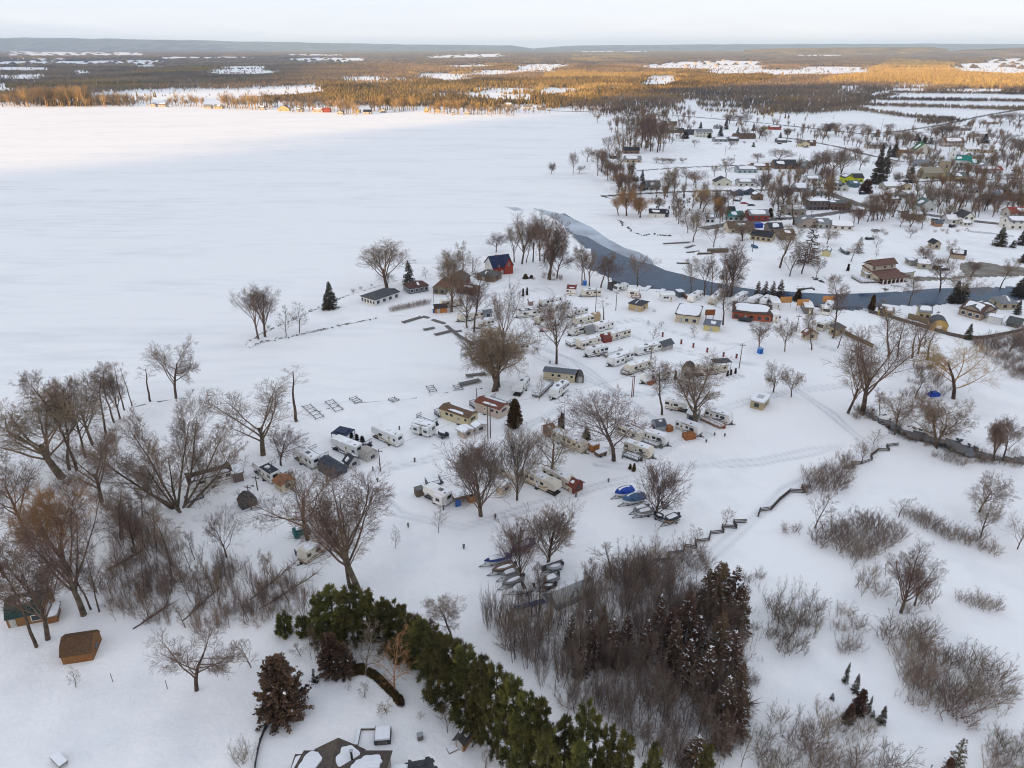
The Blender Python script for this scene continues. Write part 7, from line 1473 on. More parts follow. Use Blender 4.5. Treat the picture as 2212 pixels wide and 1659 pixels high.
# far farmsteads and hamlets in the open fields
for i, (x, y) in enumerate([(1215, 103), (1395, 108), (1500, 139), (1530, 137), (1560, 133), (1590, 139), (1620, 136), (1545, 145), (1480, 144), (1880, 120), (1890, 121), (2090, 107), (25, 113), (200, 115), (250, 116), (520, 118), (1165, 112), (940, 119), (1000, 120)]):
    auto(house((x, y + .4), (x + 4 + i % 3, y + .4), 20, 7, 'gable', FC, (.4, .36, .33), 'x', 'farmhouse', 'far farmhouses', 'farmhouse', pitch=.6, snow=None, wins=0, sidew=0), x, y, 'tiny far farmhouse')
for x, y, w in [(1540, 139, 'the hamlet in the far right fields'), (1885, 120, 'the lit farms on the right ridge'), (200, 115, 'the far left snow field'), (1200, 108, 'the horizon woods at the centre'), (960, 119, 'the far middle snow field'), (2090, 107, 'the far right snow field')]: mark(x, y, w)
# ------------------------------------------------------------------ trees one can tell apart, by their frame positions: form, foot x, y, top y, crown width, description
TR = [
 ('vase0', 838, 627, 515, 95, 'large vase shaped bare tree behind the white cottage on the point'), ('round1', 838, 622, 588, 38, 'small round bare tree at the foot of the vase shaped tree'),
 ('vase1', 559, 734, 613, 62, 'left of two tall bare trees on the tip of the point'), ('vase0', 573, 729, 611, 68, 'right of two tall bare trees on the tip of the point'), ('sapling0', 619, 727, 662, 36, 'left of two small bare trees on the breakwater'), ('sapling1', 645.5, 720, 656, 38, 'right of two small bare trees on the breakwater'),
 ('willow0', 1065, 847, 702, 140, 'big brown bare willow with twin trunks beside the white trailer'), ('willow1', 1077, 837, 708, 120, 'second trunk and crown of the big willow, standing behind'), ('vase1', 1088, 772, 612, 72, 'tall bare tree rising behind the big willow'),
 ('tall0', 1024, 718, 592, 62, 'bare tree with leaning trunk left of the cream trailer with annex'), ('open0', 1010, 709, 605, 70, 'forked bare tree in front of the cream trailer with annex'), ('vase0', 975.5, 675, 540, 72, 'tall bare tree beside the tan trailer behind the orange shed'),
 ('round0', 968, 597, 539, 68, 'dense bare tree behind the brown gabled cottage'), ('tall1', 1000, 597, 524, 34, 'slender pale bare tree behind the rusty gabled cottage'), ('sapling1', 921, 604, 575, 14, 'tiny bare sapling on the lake side of the spruce'), ('sapling0', 1025, 585, 555, 25, 'thin bare tree beside the two dark masts'),
 ('vase1', 1111, 567, 478, 40, 'first tall bare tree from the left behind the red brick house'), ('vase0', 1127, 571, 462, 54, 'second tall bare tree from the left behind the red brick house'), ('tall1', 1137, 568, 500, 30, 'short bare tree between the tall ones behind the red brick house'), ('vase1', 1151, 567, 458, 44, 'third tall bare tree from the left behind the red brick house'), ('vase0', 1166, 565, 456, 44, 'fourth tall bare tree from the left behind the red brick house'), ('tall1', 1175, 568, 459, 44, 'tallest bare tree right of the red brick house'),
 ('willow0', 1188, 606, 484, 96, 'massive leaning bare willow at the river mouth'), ('open1', 1202, 603, 530, 60, 'low spreading stem beside the massive leaning willow'), ('round0', 1072, 545, 500, 45, 'bare tree hidden behind the navy roof'),
 ('tall1', 1257, 617, 528, 36, 'first bare tree left of the open river water'), ('tall0', 1263.5, 614, 534, 38, 'second bare tree left of the open river water'), ('vase1', 1273.5, 619, 534, 42, 'third bare tree left of the open river water'), ('tall1', 1298, 622, 540, 46, 'bare tree at the middle of the river bank'), ('open0', 1312, 625, 552, 46, 'leaning bare tree before the motorhome'), ('round1', 1377, 621, 545, 64, 'round brown bare tree standing against the blue water'),
 ('tall0', 1492, 642, 552, 36, 'bare tree behind the little brown log shed'), ('vase1', 1521, 642, 550, 38, 'forked bare tree behind the angled white trailer'), ('tall1', 1536, 641, 552, 34, 'slim bare tree between the river row trailers'), ('vase0', 1580, 632, 512, 62, 'tallest bare tree of the river row'), ('willow1', 1571, 640, 560, 50, 'low brown bare tree below the tallest river row tree'),
 ('round0', 1202, 787, 640, 96, 'round crowned elm with thick trunk among the upper trailers'), ('slim0', 1304, 697, 640, 26, 'slim leaning bare tree beside the round topped tan shed'), ('sapling0', 1410, 735, 706, 24, 'small bare tree behind the grey and white trailer'), ('sapling1', 1411, 675, 668, 9, 'bush beside the tan washhouse'), ('sapling0', 1500, 730, 702, 20, 'young bare tree below the large cream camp hall'), ('sapling1', 1430, 708, 692, 14, 'small bare sapling left of the large cream camp hall'), ('sapling0', 1400, 704, 690, 10, 'tiny bare sapling in the open snow below the washhouse'), ('sapling1', 1525, 734, 718, 14, 'tiny bare sapling in front of the yellow hut'),
 ('sapling0', 1146, 714, 698, 12, 'tiny bare sapling below the white trailer with black roof edge'), ('sapling1', 1166, 730, 706, 12, 'thin bare sapling left of the elm'), ('sapling0', 1164, 868, 810, 24, 'young bare tree at the cream mobile home with blue grey roof'),
 ('tall0', 1562, 703, 600, 52, 'tall bare tree rising right of the yellow hut'), ('open1', 1638, 764, 692, 56, 'bare tree standing over the blue portable toilet'),
 ('spread0', 390, 1100, 904, 270, 'great spreading multi stemmed bare tree at left centre'), ('vase0', 136, 1032, 845, 210, 'huge many limbed bare tree at the left shore'), ('tall0', 166, 1018, 800, 90, 'tall bare tree just right of the huge left shore tree'), ('tall1', 150, 1015, 830, 90, 'straight bare tree among the left shore trees'), ('vase1', 220, 1088, 935, 130, 'forked bare tree with dark trunk below the left shore belt'),
 ('tall1', 229, 936, 788, 66, 'bare tree with reddish trunk in the left shore belt'), ('tall0', 247, 913, 778, 60, 'tall bare tree near the right end of the left shore belt'), ('vase1', 200, 960, 800, 90, 'spreading bare tree in the middle of the left shore belt'), ('open0', 185, 990, 815, 90, 'crooked bare tree in the left shore belt'), ('slim0', 269, 886, 782, 26, 'slim leaning bare tree at the end of the shore belt'), ('slim0', 285, 877, 780, 20, 'thin curved bare tree beyond the shore belt'), ('slim0', 325, 867, 789, 36, 'small crooked bare tree alone on the shore'),
 ('open1', 380, 861, 735, 104, 'isolated bare tree with low right branch on the lake shore'), ('vase0', 260, 905, 800, 50, 'bare tree behind the end of the shore belt'),
 ('tall1', 261, 1168, 1060, 56, 'bare tree on the slope below the shore belt'), ('open0', 297, 1198, 1085, 72, 'crooked bare tree in the left thicket'), ('tall0', 339, 1186, 1075, 46, 'thin bare tree in the left thicket'), ('round1', 491, 1208, 1102, 80, 'round bare tree at the right end of the left thicket'), ('tall1', 372, 1226, 1108, 62, 'dark stemmed bare tree in the middle of the left thicket'), ('tall0', 310, 1120, 1040, 40, 'faint bare tree beside the great spreading tree'),
 ('gold_willow', 140, 1240, 1052, 150, 'golden brown willow crown at the left'), ('vase1', 182, 1331, 1070, 180, 'tall dark bare tree in front of the golden willow'), ('open0', 55, 1160, 990, 130, 'large bare tree cut by the left edge'), ('open1', 12, 1250, 1030, 140, 'bare tree crown entering from the left edge'), ('vase0', 103, 1384, 1165, 130, 'thick trunked bare tree right of the green roofed cabin'), ('tall1', 80, 1401, 1195, 100, 'leaning bare tree in front of the green roofed cabin'), ('tall0', 198, 1320, 1180, 60, 'straight dark bare tree beside the tall dark one'), ('tall0', 215, 1325, 1190, 50, 'thin dark bare tree right of the tall dark one'),
 ('open1', 424, 1494, 1366, 165, 'low spreading bare tree in the open snow at lower left'), ('sapling0', 544, 1445, 1380, 52, 'small bare tree below the left thicket'), ('sapling1', 164, 1488, 1447, 26, 'tiny bare sapling before the brown barn'),
 ('vase1', 568, 985, 840, 165, 'large bare tree left of the front row trailers'), ('round0', 607, 1008, 925, 88, 'smaller bare tree beside the large front row tree'), ('slim0', 641, 911, 790, 56, 'dark gnarled bare tree at the bay shore'),
 ('open0', 667, 1170, 1022, 170, 'wide bare tree over the teal tarp'), ('vase0', 776, 1276, 1016, 175, 'very tall bare tree right of the tan trailer'), ('vase1', 757, 1272, 1085, 120, 'second stem of the tall bare pair above the pines'), ('sapling0', 948, 1152, 1098, 30, 'small upright bare tree below the centre trailer'), ('sapling1', 854, 1187, 1140, 22, 'thin bare sapling right of the very tall tree'),
 ('maple1', 1039, 1116, 952, 128, 'round bare maple right of the centre trailer'), ('maple0', 1117, 1081, 925, 104, 'upright bare maple before the long cream trailer'), ('open0', 1192, 1036, 918, 124, 'spreading bare tree behind the dark red shed'), ('round0', 1326, 998, 850, 172, 'great bare tree with pale trunk right of the orange box'), ('willow1', 1022, 1010, 958, 50, 'brown twiggy bush tree at the snow covered trailer'),
 ('tall1', 1430, 898, 765, 66, 'leaning bare tree left of the fan shaped tree'), ('vase0', 1503, 918, 772, 126, 'fan shaped bare tree before the long brown deck'), ('maple0', 1417, 1117, 1005, 112, 'dense egg shaped maple above the stored boats'), ('maple1', 1184, 1218, 1090, 106, 'dense round maple beside the slatted rack'), ('maple0', 1126, 1256, 1126, 92, 'dense round maple among the left stored boats'),
 ('sapling0', 1565, 1138, 1092, 36, 'young bare tree at the zigzag fence end'), ('sapling1', 1500, 1180, 1144, 38, 'small bare tree on the zigzag fence'), ('sapling0', 1318, 1232, 1168, 56, 'bare young tree above the thicket'), ('tall0', 978, 1396, 1278, 80, 'bare tree between the pines and the open snow'),
 ('vase1', 1862, 898, 687, 150, 'tallest bare tree at the head of the creek'), ('vase0', 1830, 895, 745, 76, 'bare tree left of the tallest creek tree'), ('tall1', 1919, 773, 655, 68, 'first tall trunk of the group in the right field'), ('slim0', 1938, 772, 690, 30, 'bare pole like trunk in the right field group'), ('slim0', 1970, 775, 705, 40, 'third trunk of the right field group'), ('vase1', 1983, 767, 680, 60, 'forked tall trunk of the right field group'), ('slim0', 2003, 780, 712, 40, 'rightmost leaning trunk of the right field group'), ('slim0', 1997, 746, 700, 20, 'thin trunk behind the forked tall trunk'),
 ('tall0', 1799, 732, 598, 58, 'tall bare tree right of the black nosed motorhome'), ('open0', 1694, 762, 690, 48, 'curved bare tree left of the small beige shed'), ('tall1', 1753, 758, 684, 42, 'leaning bare tree right of the small beige shed'), ('tall0', 1745, 715, 672, 28, 'bare tree behind the dark sided trailer'), ('tall1', 1809, 754, 700, 36, 'dark bare tree by the olive shed'),
 ('gold_open', 2060, 864, 748, 150, 'broad orange brown willow at the right creek bank'), ('open1', 1670, 850, 783, 62, 'snow frosted bare tree left of the tan hut'), ('open0', 1708, 861, 800, 48, 'snow frosted bare tree behind the tan hut'), ('open0', 1931, 940, 850, 76, 'leaning willow in the creek bed'), ('willow1', 2021, 965, 858, 116, 'brown multi stemmed willow across the creek'), ('willow0', 2141, 997, 902, 62, 'bare willow at the creek bend'), ('open1', 2168, 990, 905, 66, 'bare willow at the right end of the creek'), ('sapling0', 1886, 962, 930, 30, 'bare shrub tree by the creek fence'), ('round1', 1860, 1004, 953, 46, 'round bare tree on the short zigzag fence'), ('tall0', 1976, 862, 790, 36, 'thin bare tree between the creek willows'), ('tall1', 1900, 900, 840, 30, 'small bare tree at the creek head'), 
 ('round0', 2114, 1110, 1018, 84, 'round bare tree alone in the right field'), ('sapling0', 1759, 1143, 1052, 58, 'upright bare tree between the hedge and the shrub mass'), ('sapling1', 1941, 1118, 1070, 40, 'small bare tree above the right shrub chain'), ('open0', 2115, 1165, 1080, 60, 'crooked bare tree in the right shrub chain'), ('round1', 2196, 1190, 1115, 54, 'bare tree at the right edge of the shrub chain'), ('vase0', 1945, 1325, 1180, 90, 'tall pale bare tree among the lower right shrubs'), ('vase1', 1975, 1310, 1200, 60, 'leaning bare tree among the lower right shrubs'), ('sapling1', 1775, 1075, 1050, 16, 'thin bare sapling in front of the hedge'),
 ('tall0', 1684, 579, 490, 62, 'bare tree left of the tall snowy pine'), ('open1', 1705, 598, 540, 46, 'leaning bare tree below the tall snowy pine'), ('open0', 1732, 592, 520, 60, 'forked bare tree under the tall snowy pine'), ('round1', 1762, 603, 552, 36, 'round bare tree at the rock pile'), ('tall1', 1838, 566, 518, 26, 'slim bare tree right of the covered boat'), ('round0', 1786, 528, 492, 40, 'round bare tree above the small pale yellow house'), ('sapling0', 1893, 536, 512, 24, 'small bare tree in the snowy far bank yard'), ('sapling1', 1890, 560, 535, 10, 'thin stick like sapling in the far bank yard'), ('round1', 1966, 514, 492, 26, 'round bush tree in the far bank field'), ('tall1', 2046, 570, 520, 30, 'bare tree left of the beige shed'), ('open1', 2030, 630, 560, 60, 'dark twisted bare tree at the gravel lot entrance'), ('round0', 1998, 572, 535, 40, 'bushy bare tree behind the low grey shed'), ('tall0', 1995, 560, 530, 22, 'pale bare tree behind the low grey shed'), ('tall0', 2160, 625, 556, 36, 'slim bare tree in front of the gravel lot'), ('open0', 2070, 655, 590, 70, 'bare tree at the cedar on the river bank'), ('vase0', 2095, 600, 560, 30, 'young bare tree at the gravel lot'), ('tall1', 2180, 760, 690, 50, 'bare tree at the right edge behind the curving fence'), ('tall0', 1962, 660, 600, 40, 'bare tree leaning over the river'), ('sapling0', 1855, 672, 655, 14, 'sapling on the near river bank')]
for form, x, y, ty, w, lb in TR:
    plant(form, x, y, ty, w, lb, 'bare tree', None, 'golden_willow' if form.startswith('gold') else 'bare_tree')
    if w > 75: mark(x, (y + ty * .3) / 1.3, short(lb))
# conifers
EV = [('spruce0', 715, 667, 608, 38, 'tall dark evergreen on the point, right of a pair', 'spruce'), ('spruce1', 705, 670, 634, 24, 'small dark evergreen leaning on the taller one on the point', 'spruce'), ('spruce1', 884, 614, 561, 34, 'spruce behind the grey cottage with brown roof', 'spruce'),
 ('column0', 1130, 641, 624, 5, 'left of two thin dark cedars above the trailers', 'cedar'), ('column0', 1138.5, 638.5, 622, 5, 'right of two thin dark cedars above the trailers', 'cedar'), ('column0', 743, 934, 924, 6, 'first small cedar behind the tall trailer with navy canopy', 'cedar'), ('column0', 760.5, 951, 932, 8, 'second small cedar behind the tall trailer with navy canopy', 'cedar'), ('column0', 772, 957, 939, 9, 'third small cedar behind the tall trailer with navy canopy', 'cedar'), ('column0', 783, 961, 943, 9, 'fourth small cedar behind the tall trailer with navy canopy', 'cedar'), ('column0', 786, 961, 946, 7, 'last small cedar behind the tall trailer with navy canopy', 'cedar'),
 ('cedar0', 1112, 926, 864, 42, 'conical golden brown cedar right of the pink beige mobile home', 'cedar'), ('column0', 1213, 938, 895, 12, 'tall columnar cedar behind the long tan trailer', 'cedar'), ('column0', 1207, 936, 904, 6, 'thin columnar cedar beside the tall columnar one', 'cedar'), ('spruce0', 1266, 956, 922, 30, 'young dark spruce above the orange box', 'spruce'), ('cedar0', 1361, 1015, 1002, 10, 'small dark cone cedar below the great bare tree', 'cedar'), ('cedar0', 1369, 1020, 1001, 11, 'small red brown cone cedar below the great bare tree', 'cedar'),
 ('column0', 1458, 822, 802, 6, 'thin cedar left of the long grey trailer', 'cedar'), ('column0', 1571, 814, 801, 5, 'first thin cedar right of the long grey trailer', 'cedar'), ('column0', 1578, 812, 799, 5, 'second thin cedar right of the long grey trailer', 'cedar'), ('column0', 1588, 809, 796, 5, 'third thin cedar right of the long grey trailer', 'cedar'),
 ('bushy0', 615, 1541, 1424, 128, 'broad bronzed spruce standing alone at the bottom', 'spruce'), ('seedling0', 682, 1479, 1445, 20, 'tiny blue green spruce right of the broad bronzed spruce', 'spruce'), ('bushy0', 722, 1452, 1372, 74, 'reddish bushy conifer at the left end of the clipped hedge', 'conifer'), ('bushy0', 748, 1456, 1392, 56, 'second reddish bushy conifer behind the clipped hedge', 'conifer'), ('seedlingpine', 617, 1372, 1330, 40, 'small green pine bush below the left thicket', 'pine'), ('seedlingpine', 658, 1375, 1335, 34, 'small green pine bush behind thin trunks', 'pine'),
 ('spruce0', 2158, 532, 490, 36, 'lone dark spruce in the far bank field', 'spruce'), ('spruce1', 2187, 536, 518, 17, 'small dark spruce right of the lone spruce', 'spruce'), ('spruce0', 2090, 733, 699, 22, 'young spruce inside the curving fence', 'spruce'), ('layered0', 1745, 571, 476, 48, 'tall layered pine with snow on its branches', 'pine'), ('layered0', 1854, 548, 511, 26, 'layered dark pine in the far bank yard', 'pine'), ('column0', 1831, 586, 571, 6, 'thin dark cypress on the far bank', 'cedar'), ('cedar0', 1881, 673, 637, 18, 'ragged brown cedar at the river edge', 'cedar'), ('spruce0', 2060, 655, 606, 34, 'large dark cedar at the river bank', 'cedar'), ('spruce1', 2078, 656, 612, 34, 'second large dark cedar at the river bank', 'cedar'), ('spruce0', 2196, 680, 648, 20, 'dark evergreen by the beige cottage at the river bend', 'spruce'), ('spruce0', 2200, 640, 600, 40, 'dark brown evergreen at the right end of the river', 'spruce'), ('cedar0', 1135, 603, 592, 16, 'dark bush evergreen right of the red brick house', 'cedar'), ('cedar0', 1148, 602, 594, 12, 'low dark evergreen bush beside the river mouth trees', 'cedar'),
 ('bronze0', 1634, 648, 606, 24, 'first dark cedar at the river beside the red hall', 'cedar'), ('bronze1', 1650, 648, 606, 26, 'second dark cedar at the river with snow', 'cedar'), ('bronze1', 1666, 650, 606, 26, 'third dark cedar at the river with snow', 'cedar'), ('bronze0', 1682, 652, 603, 30, 'rightmost dark cedar of the river clump', 'cedar'), ('cedar0', 1722, 652, 626, 22, 'brown cedar behind the orange boards', 'cedar'),
 ('spruce1', 1824, 1478, 1430, 18, 'small spruce in the lower right snow', 'spruce'), ('spruce1', 1844, 1500, 1455, 24, 'snowy small spruce below another in the lower right', 'spruce'), ('bushy0', 1852, 1545, 1492, 40, 'dark bushy spruce, largest of the lower right clump', 'spruce'), ('spruce1', 1874, 1542, 1502, 14, 'narrow dark spruce at the right of the bushy one', 'spruce'), ('seedling0', 1795, 1516, 1498, 14, 'tiny spruce alone in the lower right snow', 'spruce'), ('bushy0', 1830, 1562, 1525, 32, 'dark spruce at lower left of the clump', 'spruce'), ('spruce1', 1901, 1568, 1524, 26, 'young spruce at the right side of the clump', 'spruce'), ('seedling0', 1882, 1555, 1535, 14, 'seedling spruce between two young spruces', 'spruce'), ('layered0', 2060, 1662, 1596, 46, 'sparse snowy spruce at the bottom right', 'spruce'), ('bushy0', 2038, 1690, 1640, 34, 'dark spruce top at the bottom edge', 'spruce'), ('seedling0', 2000, 1690, 1652, 10, 'tiny spruce top at the bottom edge', 'spruce')]
for form, x, y, ty, w, lb, cat in EV: plant(form, x, y, ty, w, lb, cat, None, {'spruce': 'spruce', 'cedar': 'cedar', 'pine': 'pine', 'conifer': 'conifer'}[cat]); mark(x, y - 8, short(lb)) if w > 28 else None
# white pines along the garden and the bronzed conifers of the thicket
PN = [(700, 1392, 1280, 70), (728, 1388, 1262, 96), (765, 1392, 1262, 100), (798, 1388, 1272, 84), (835, 1402, 1290, 84), (862, 1410, 1296, 80), (885, 1440, 1318, 74), (915, 1462, 1330, 84), (950, 1505, 1352, 96), (985, 1540, 1372, 104), (1010, 1560, 1388, 104), (1042, 1600, 1410, 90), (1075, 1640, 1428, 104), (1108, 1660, 1450, 92), (1135, 1690, 1480, 92), (1165, 1700, 1495, 84), (1215, 1735, 1540, 90), (1258, 1740, 1505, 92), (1300, 1760, 1560, 84), (1335, 1775, 1575, 84), (1395, 1790, 1600, 72), (1245, 1780, 1590, 80), (1505, 1770, 1600, 56), (1180, 1760, 1560, 80)]
for i, (x, y, ty, w) in enumerate(PN): plant('pine%d' % (i % 3), x, y, ty, w * 1.08, ('olive green white pine, ' + ['first', 'second', 'third', 'fourth', 'fifth', 'sixth', 'seventh', 'eighth', 'ninth', 'tenth', 'eleventh', 'twelfth', 'thirteenth', 'fourteenth', 'fifteenth', 'sixteenth', 'seventeenth', 'eighteenth', 'nineteenth', 'twentieth', 'twenty first', 'twenty second', 'twenty third', 'twenty fourth'][sorted(p[0] for p in PN).index(x)] + ' from the left along the garden edge'), 'pine', 'white pines along the garden edge', 'white_pine')
mark(760, 1330, 'the left clump of white pines'); mark(1000, 1470, 'the middle white pines'); mark(1200, 1620, 'the bottom white pines')
BZ = [(1540, 1342, 1212, 64), (1575, 1346, 1222, 56), (1520, 1332, 1228, 48), (1594, 1370, 1262, 40), (1555, 1300, 1215, 46), (1420, 1378, 1285, 38), (1475, 1402, 1272, 58), (1500, 1432, 1330, 50), (1545, 1442, 1322, 60), (1570, 1482, 1362, 58), (1450, 1452, 1340, 50), (1520, 1502, 1395, 58), (1588, 1540, 1430, 46), (1560, 1562, 1460, 56), (1440, 1422, 1300, 44), (1270, 1402, 1318, 30), (1300, 1396, 1308, 34), (1320, 1432, 1336, 38), (1282, 1442, 1348, 34), (1232, 1402, 1325, 26), (1350, 1422, 1328, 36), (1392, 1432, 1338, 38), (1255, 1462, 1378, 30), (1480, 1482, 1380, 50), (1590, 1590, 1490, 44), (1500, 1665, 1590, 60), (1555, 1620, 1530, 40), (905, 1420, 1322, 56), (938, 1440, 1335, 48)]
for i, (x, y, ty, w) in enumerate(BZ): auto(plant('bronze%d' % (i % 2), x, y, ty, w * 1.45, 'x', 'conifer', 'bronzed conifers of the thicket', 'bronzed_conifer'), x, y, ('dark conifer', 'snowy conifer')[i % 2])
mark(1560, 1290, 'the thicket top right corner'); mark(1480, 1390, 'the heart of the thicket'); mark(1300, 1420, 'the left side of the thicket'); mark(1560, 1520, 'the lower right side of the thicket')
# young trees at the garden
plant('pale_sapling', 790, 1459, 1344, 82, 'pale leafless young tree at the clipped hedge', 'bare tree', None, 'bare_tree', lean=None); plant('orange_sapling', 853, 1498, 1362, 72, 'orange brown leafless young tree at the clipped hedge', 'bare tree', None, 'bare_tree')
for i, (x, y, ty, w) in enumerate([(673, 1427, 1360, 20), (681, 1427, 1355, 20), (690, 1428, 1350, 22), (703, 1422, 1370, 18), (650, 1420, 1385, 30), (966, 1585, 1528, 34), (1048, 1662, 1610, 30), (752, 1494, 1472, 14), (790, 1510, 1480, 28), (837, 1542, 1516, 36), (907, 1557, 1540, 16), (924, 1525, 1500, 20)]):
    auto(plant('sapling%d' % (i % 2), x, y, ty, w, 'x', 'sapling', 'thin bare saplings', 'sapling'), x, y, 'thin bare sapling')
HG = [(760, 1456), (766, 1454), (773, 1453), (779, 1452), (785, 1452), (800, 1456), (805, 1459), (810, 1462), (815, 1466), (820, 1470), (824, 1474), (828, 1478), (832, 1482), (836, 1486), (840, 1490), (845, 1495), (850, 1500), (855, 1506), (858, 1511), (862, 1516), (866, 1521)]
for i, (x, y) in enumerate(HG): plant('ball0', x, y + 3, None, None, 'clipped dark cedar bush in the curved garden hedge', 'hedge bush', 'clipped cedars of the garden hedge', 'hedge_bush', h=1.3 + .5 * (i in (0, 1, 2, 3, 4, 20)), w=1.05)
mark(815, 1470, 'the curved clipped hedge')
plant('tan_shrub', 525, 1646, 1602, 52, 'round pale shrub in the snow beside the mesh fence', 'shrub', None, 'shrub')
# hedge on the point
for i in range(15): t = i / 14; plant('shrub%d' % (i % 2), 847 + 78 * t, 674 - 17 * t, None, None, 'bare reddish shrub in the hedge row on the point', 'shrub', 'hedge row on the point', 'shrub', h=2.6, w=2.6)
for x, y, ty in [(763, 632, 622), (779, 625, 617), (803, 618, 612), (580, 710, 700)]: auto(plant('shrub0', x, y, ty, None, 'x', 'shrub', 'small shrubs on the point', 'shrub'), x, y, 'small low shrub')
# village trees
VT = [(1362, 317, 240, 30), (1372, 318, 237, 28), (1385, 320, 244, 30), (1405, 328, 250, 35), (1420, 330, 246, 38), (1432, 328, 255, 30), (1395, 322, 238, 28), (1453, 300, 265, 25), (1476, 305, 290, 20), (1316, 338, 290, 34), (1333, 285, 250, 14), (1344, 285, 248, 12), (1351, 313, 280, 22), (1238, 377, 325, 18), (1191, 375, 350, 16), (1268, 350, 318, 28), (1251, 374, 358, 20), (1291, 380, 318, 34), (1300, 372, 320, 28), (1313, 390, 345, 32), (1326, 392, 350, 30), (1343, 412, 375, 42), (1441, 420, 360, 36), (1460, 396, 360, 24), (1481, 402, 362, 26), (1503, 407, 365, 40), (1423, 455, 425, 22), (1460, 457, 425, 28), (1406, 420, 385, 22), (1518, 460, 412, 46), (1556, 465, 412, 30), (1573, 452, 410, 28), (1568, 390, 338, 28), (1543, 383, 355, 20), (1643, 417, 375, 30), (1636, 352, 330, 24), (1418, 352, 340, 22), (1430, 354, 340, 20), (1450, 352, 341, 20), (1475, 352, 340, 18), (1590, 272, 243, 30), (1610, 272, 245, 26), (1576, 268, 245, 22), (1680, 352, 320, 44), (1799, 385, 318, 50), (1780, 374, 320, 40), (1817, 376, 318, 44), (1856, 368, 330, 30), (1831, 298, 268, 24), (1804, 292, 262, 34), (1784, 292, 265, 30), (1859, 290, 265, 24), (1874, 300, 272, 20), (1924, 288, 265, 20), (1949, 315, 283, 32), (1936, 307, 278, 26), (1961, 310, 283, 30), (2009, 300, 272, 30), (2034, 298, 268, 40), (2050, 292, 270, 26), (2019, 325, 298, 24), (1965, 342, 318, 28), (2019, 354, 332, 26), (1959, 354, 333, 26), (2164, 330, 288, 36), (2184, 345, 298, 36), (2204, 340, 296, 32), (2174, 362, 328, 32), (2199, 272, 240, 42), (2180, 265, 243, 32), (2150, 262, 245, 26), (2034, 400, 378, 26), (2099, 412, 383, 36), (2121, 416, 388, 32), (2074, 405, 383, 28), (2141, 425, 396, 34), (2169, 420, 393, 32), (2014, 432, 400, 36), (2029, 445, 403, 36), (1991, 430, 398, 30), (2069, 455, 413, 38), (2099, 458, 417, 36), (2126, 457, 416, 34), (2154, 460, 423, 32), (2174, 450, 418, 30), (2200, 455, 425, 28), (1834, 462, 430, 24), (1873, 480, 430, 34), (1895, 475, 432, 30), (1844, 487, 445, 30), (1854, 484, 448, 24), (1894, 477, 440, 26), (1911, 474, 440, 24), (1944, 491, 455, 28), (1966, 491, 455, 30), (1991, 496, 462, 24), (1714, 487, 428, 46), (1670, 447, 390, 48), (1690, 442, 398, 36), (1779, 397, 358, 32), (2031, 480, 445, 20), (1550, 472, 440, 26), (1600, 478, 455, 22), (1486, 504, 462, 30), (1496, 524, 470, 36), (1541, 535, 482, 44), (1604, 521, 480, 44), (1465, 485, 450, 26), (1508, 490, 450, 30), (1610, 300, 275, 20), (1640, 300, 270, 22), (1655, 306, 282, 20), (1576, 322, 302, 18), (1500, 318, 300, 16), (1700, 300, 276, 18), (1720, 318, 296, 18), (1898, 372, 345, 24), (1925, 372, 345, 24), (1940, 398, 372, 24), (1990, 376, 350, 24), (2060, 426, 398, 26), (1800, 440, 412, 22), (1740, 440, 410, 26), (1722, 386, 358, 22), (1760, 375, 345, 24), (1880, 445, 420, 24), (1960, 440, 412, 26), (2130, 392, 362, 28), (2190, 404, 376, 30), (2150, 395, 372, 24), (1848, 345, 318, 24), (1890, 330, 306, 22), (1925, 332, 306, 24), (2060, 350, 325, 20), (2140, 355, 330, 24), (2205, 395, 368, 26)]
for i, (x, y, ty, w) in enumerate(VT):
    f = ('tall0', 'round1', 'willow0', 'round0', 'vase1', 'round0', 'willow1', 'open1')[i % 8]; auto(plant(f, x, y, ty, w * 1.15, 'x', 'bare tree', 'bare trees of the village', 'bare_tree'), x, y, ('slender bare tree', 'round bare tree', 'broad bare tree', 'crooked bare tree')[i % 4])
for x, y, ty, w, f in [(1353, 467, 408, 50, 'gold_willow'), (1381, 471, 424, 42, 'gold_willow'), (1336, 465, 420, 30, 'gold_vase'), (1290, 265, 243, 22, 'gold_open'), (1512, 452, 408, 40, 'gold_willow'), (1548, 470, 425, 28, 'gold_willow'), (1400, 320, 250, 34, 'gold_willow'), (1425, 326, 262, 34, 'gold_vase'), (1340, 405, 372, 34, 'gold_willow'), (1498, 400, 372, 30, 'gold_vase')]: auto(plant(f, x, y, ty, w, 'x', 'willow', 'golden willows of the far bank', 'golden_willow'), x, y, 'golden brown willow')
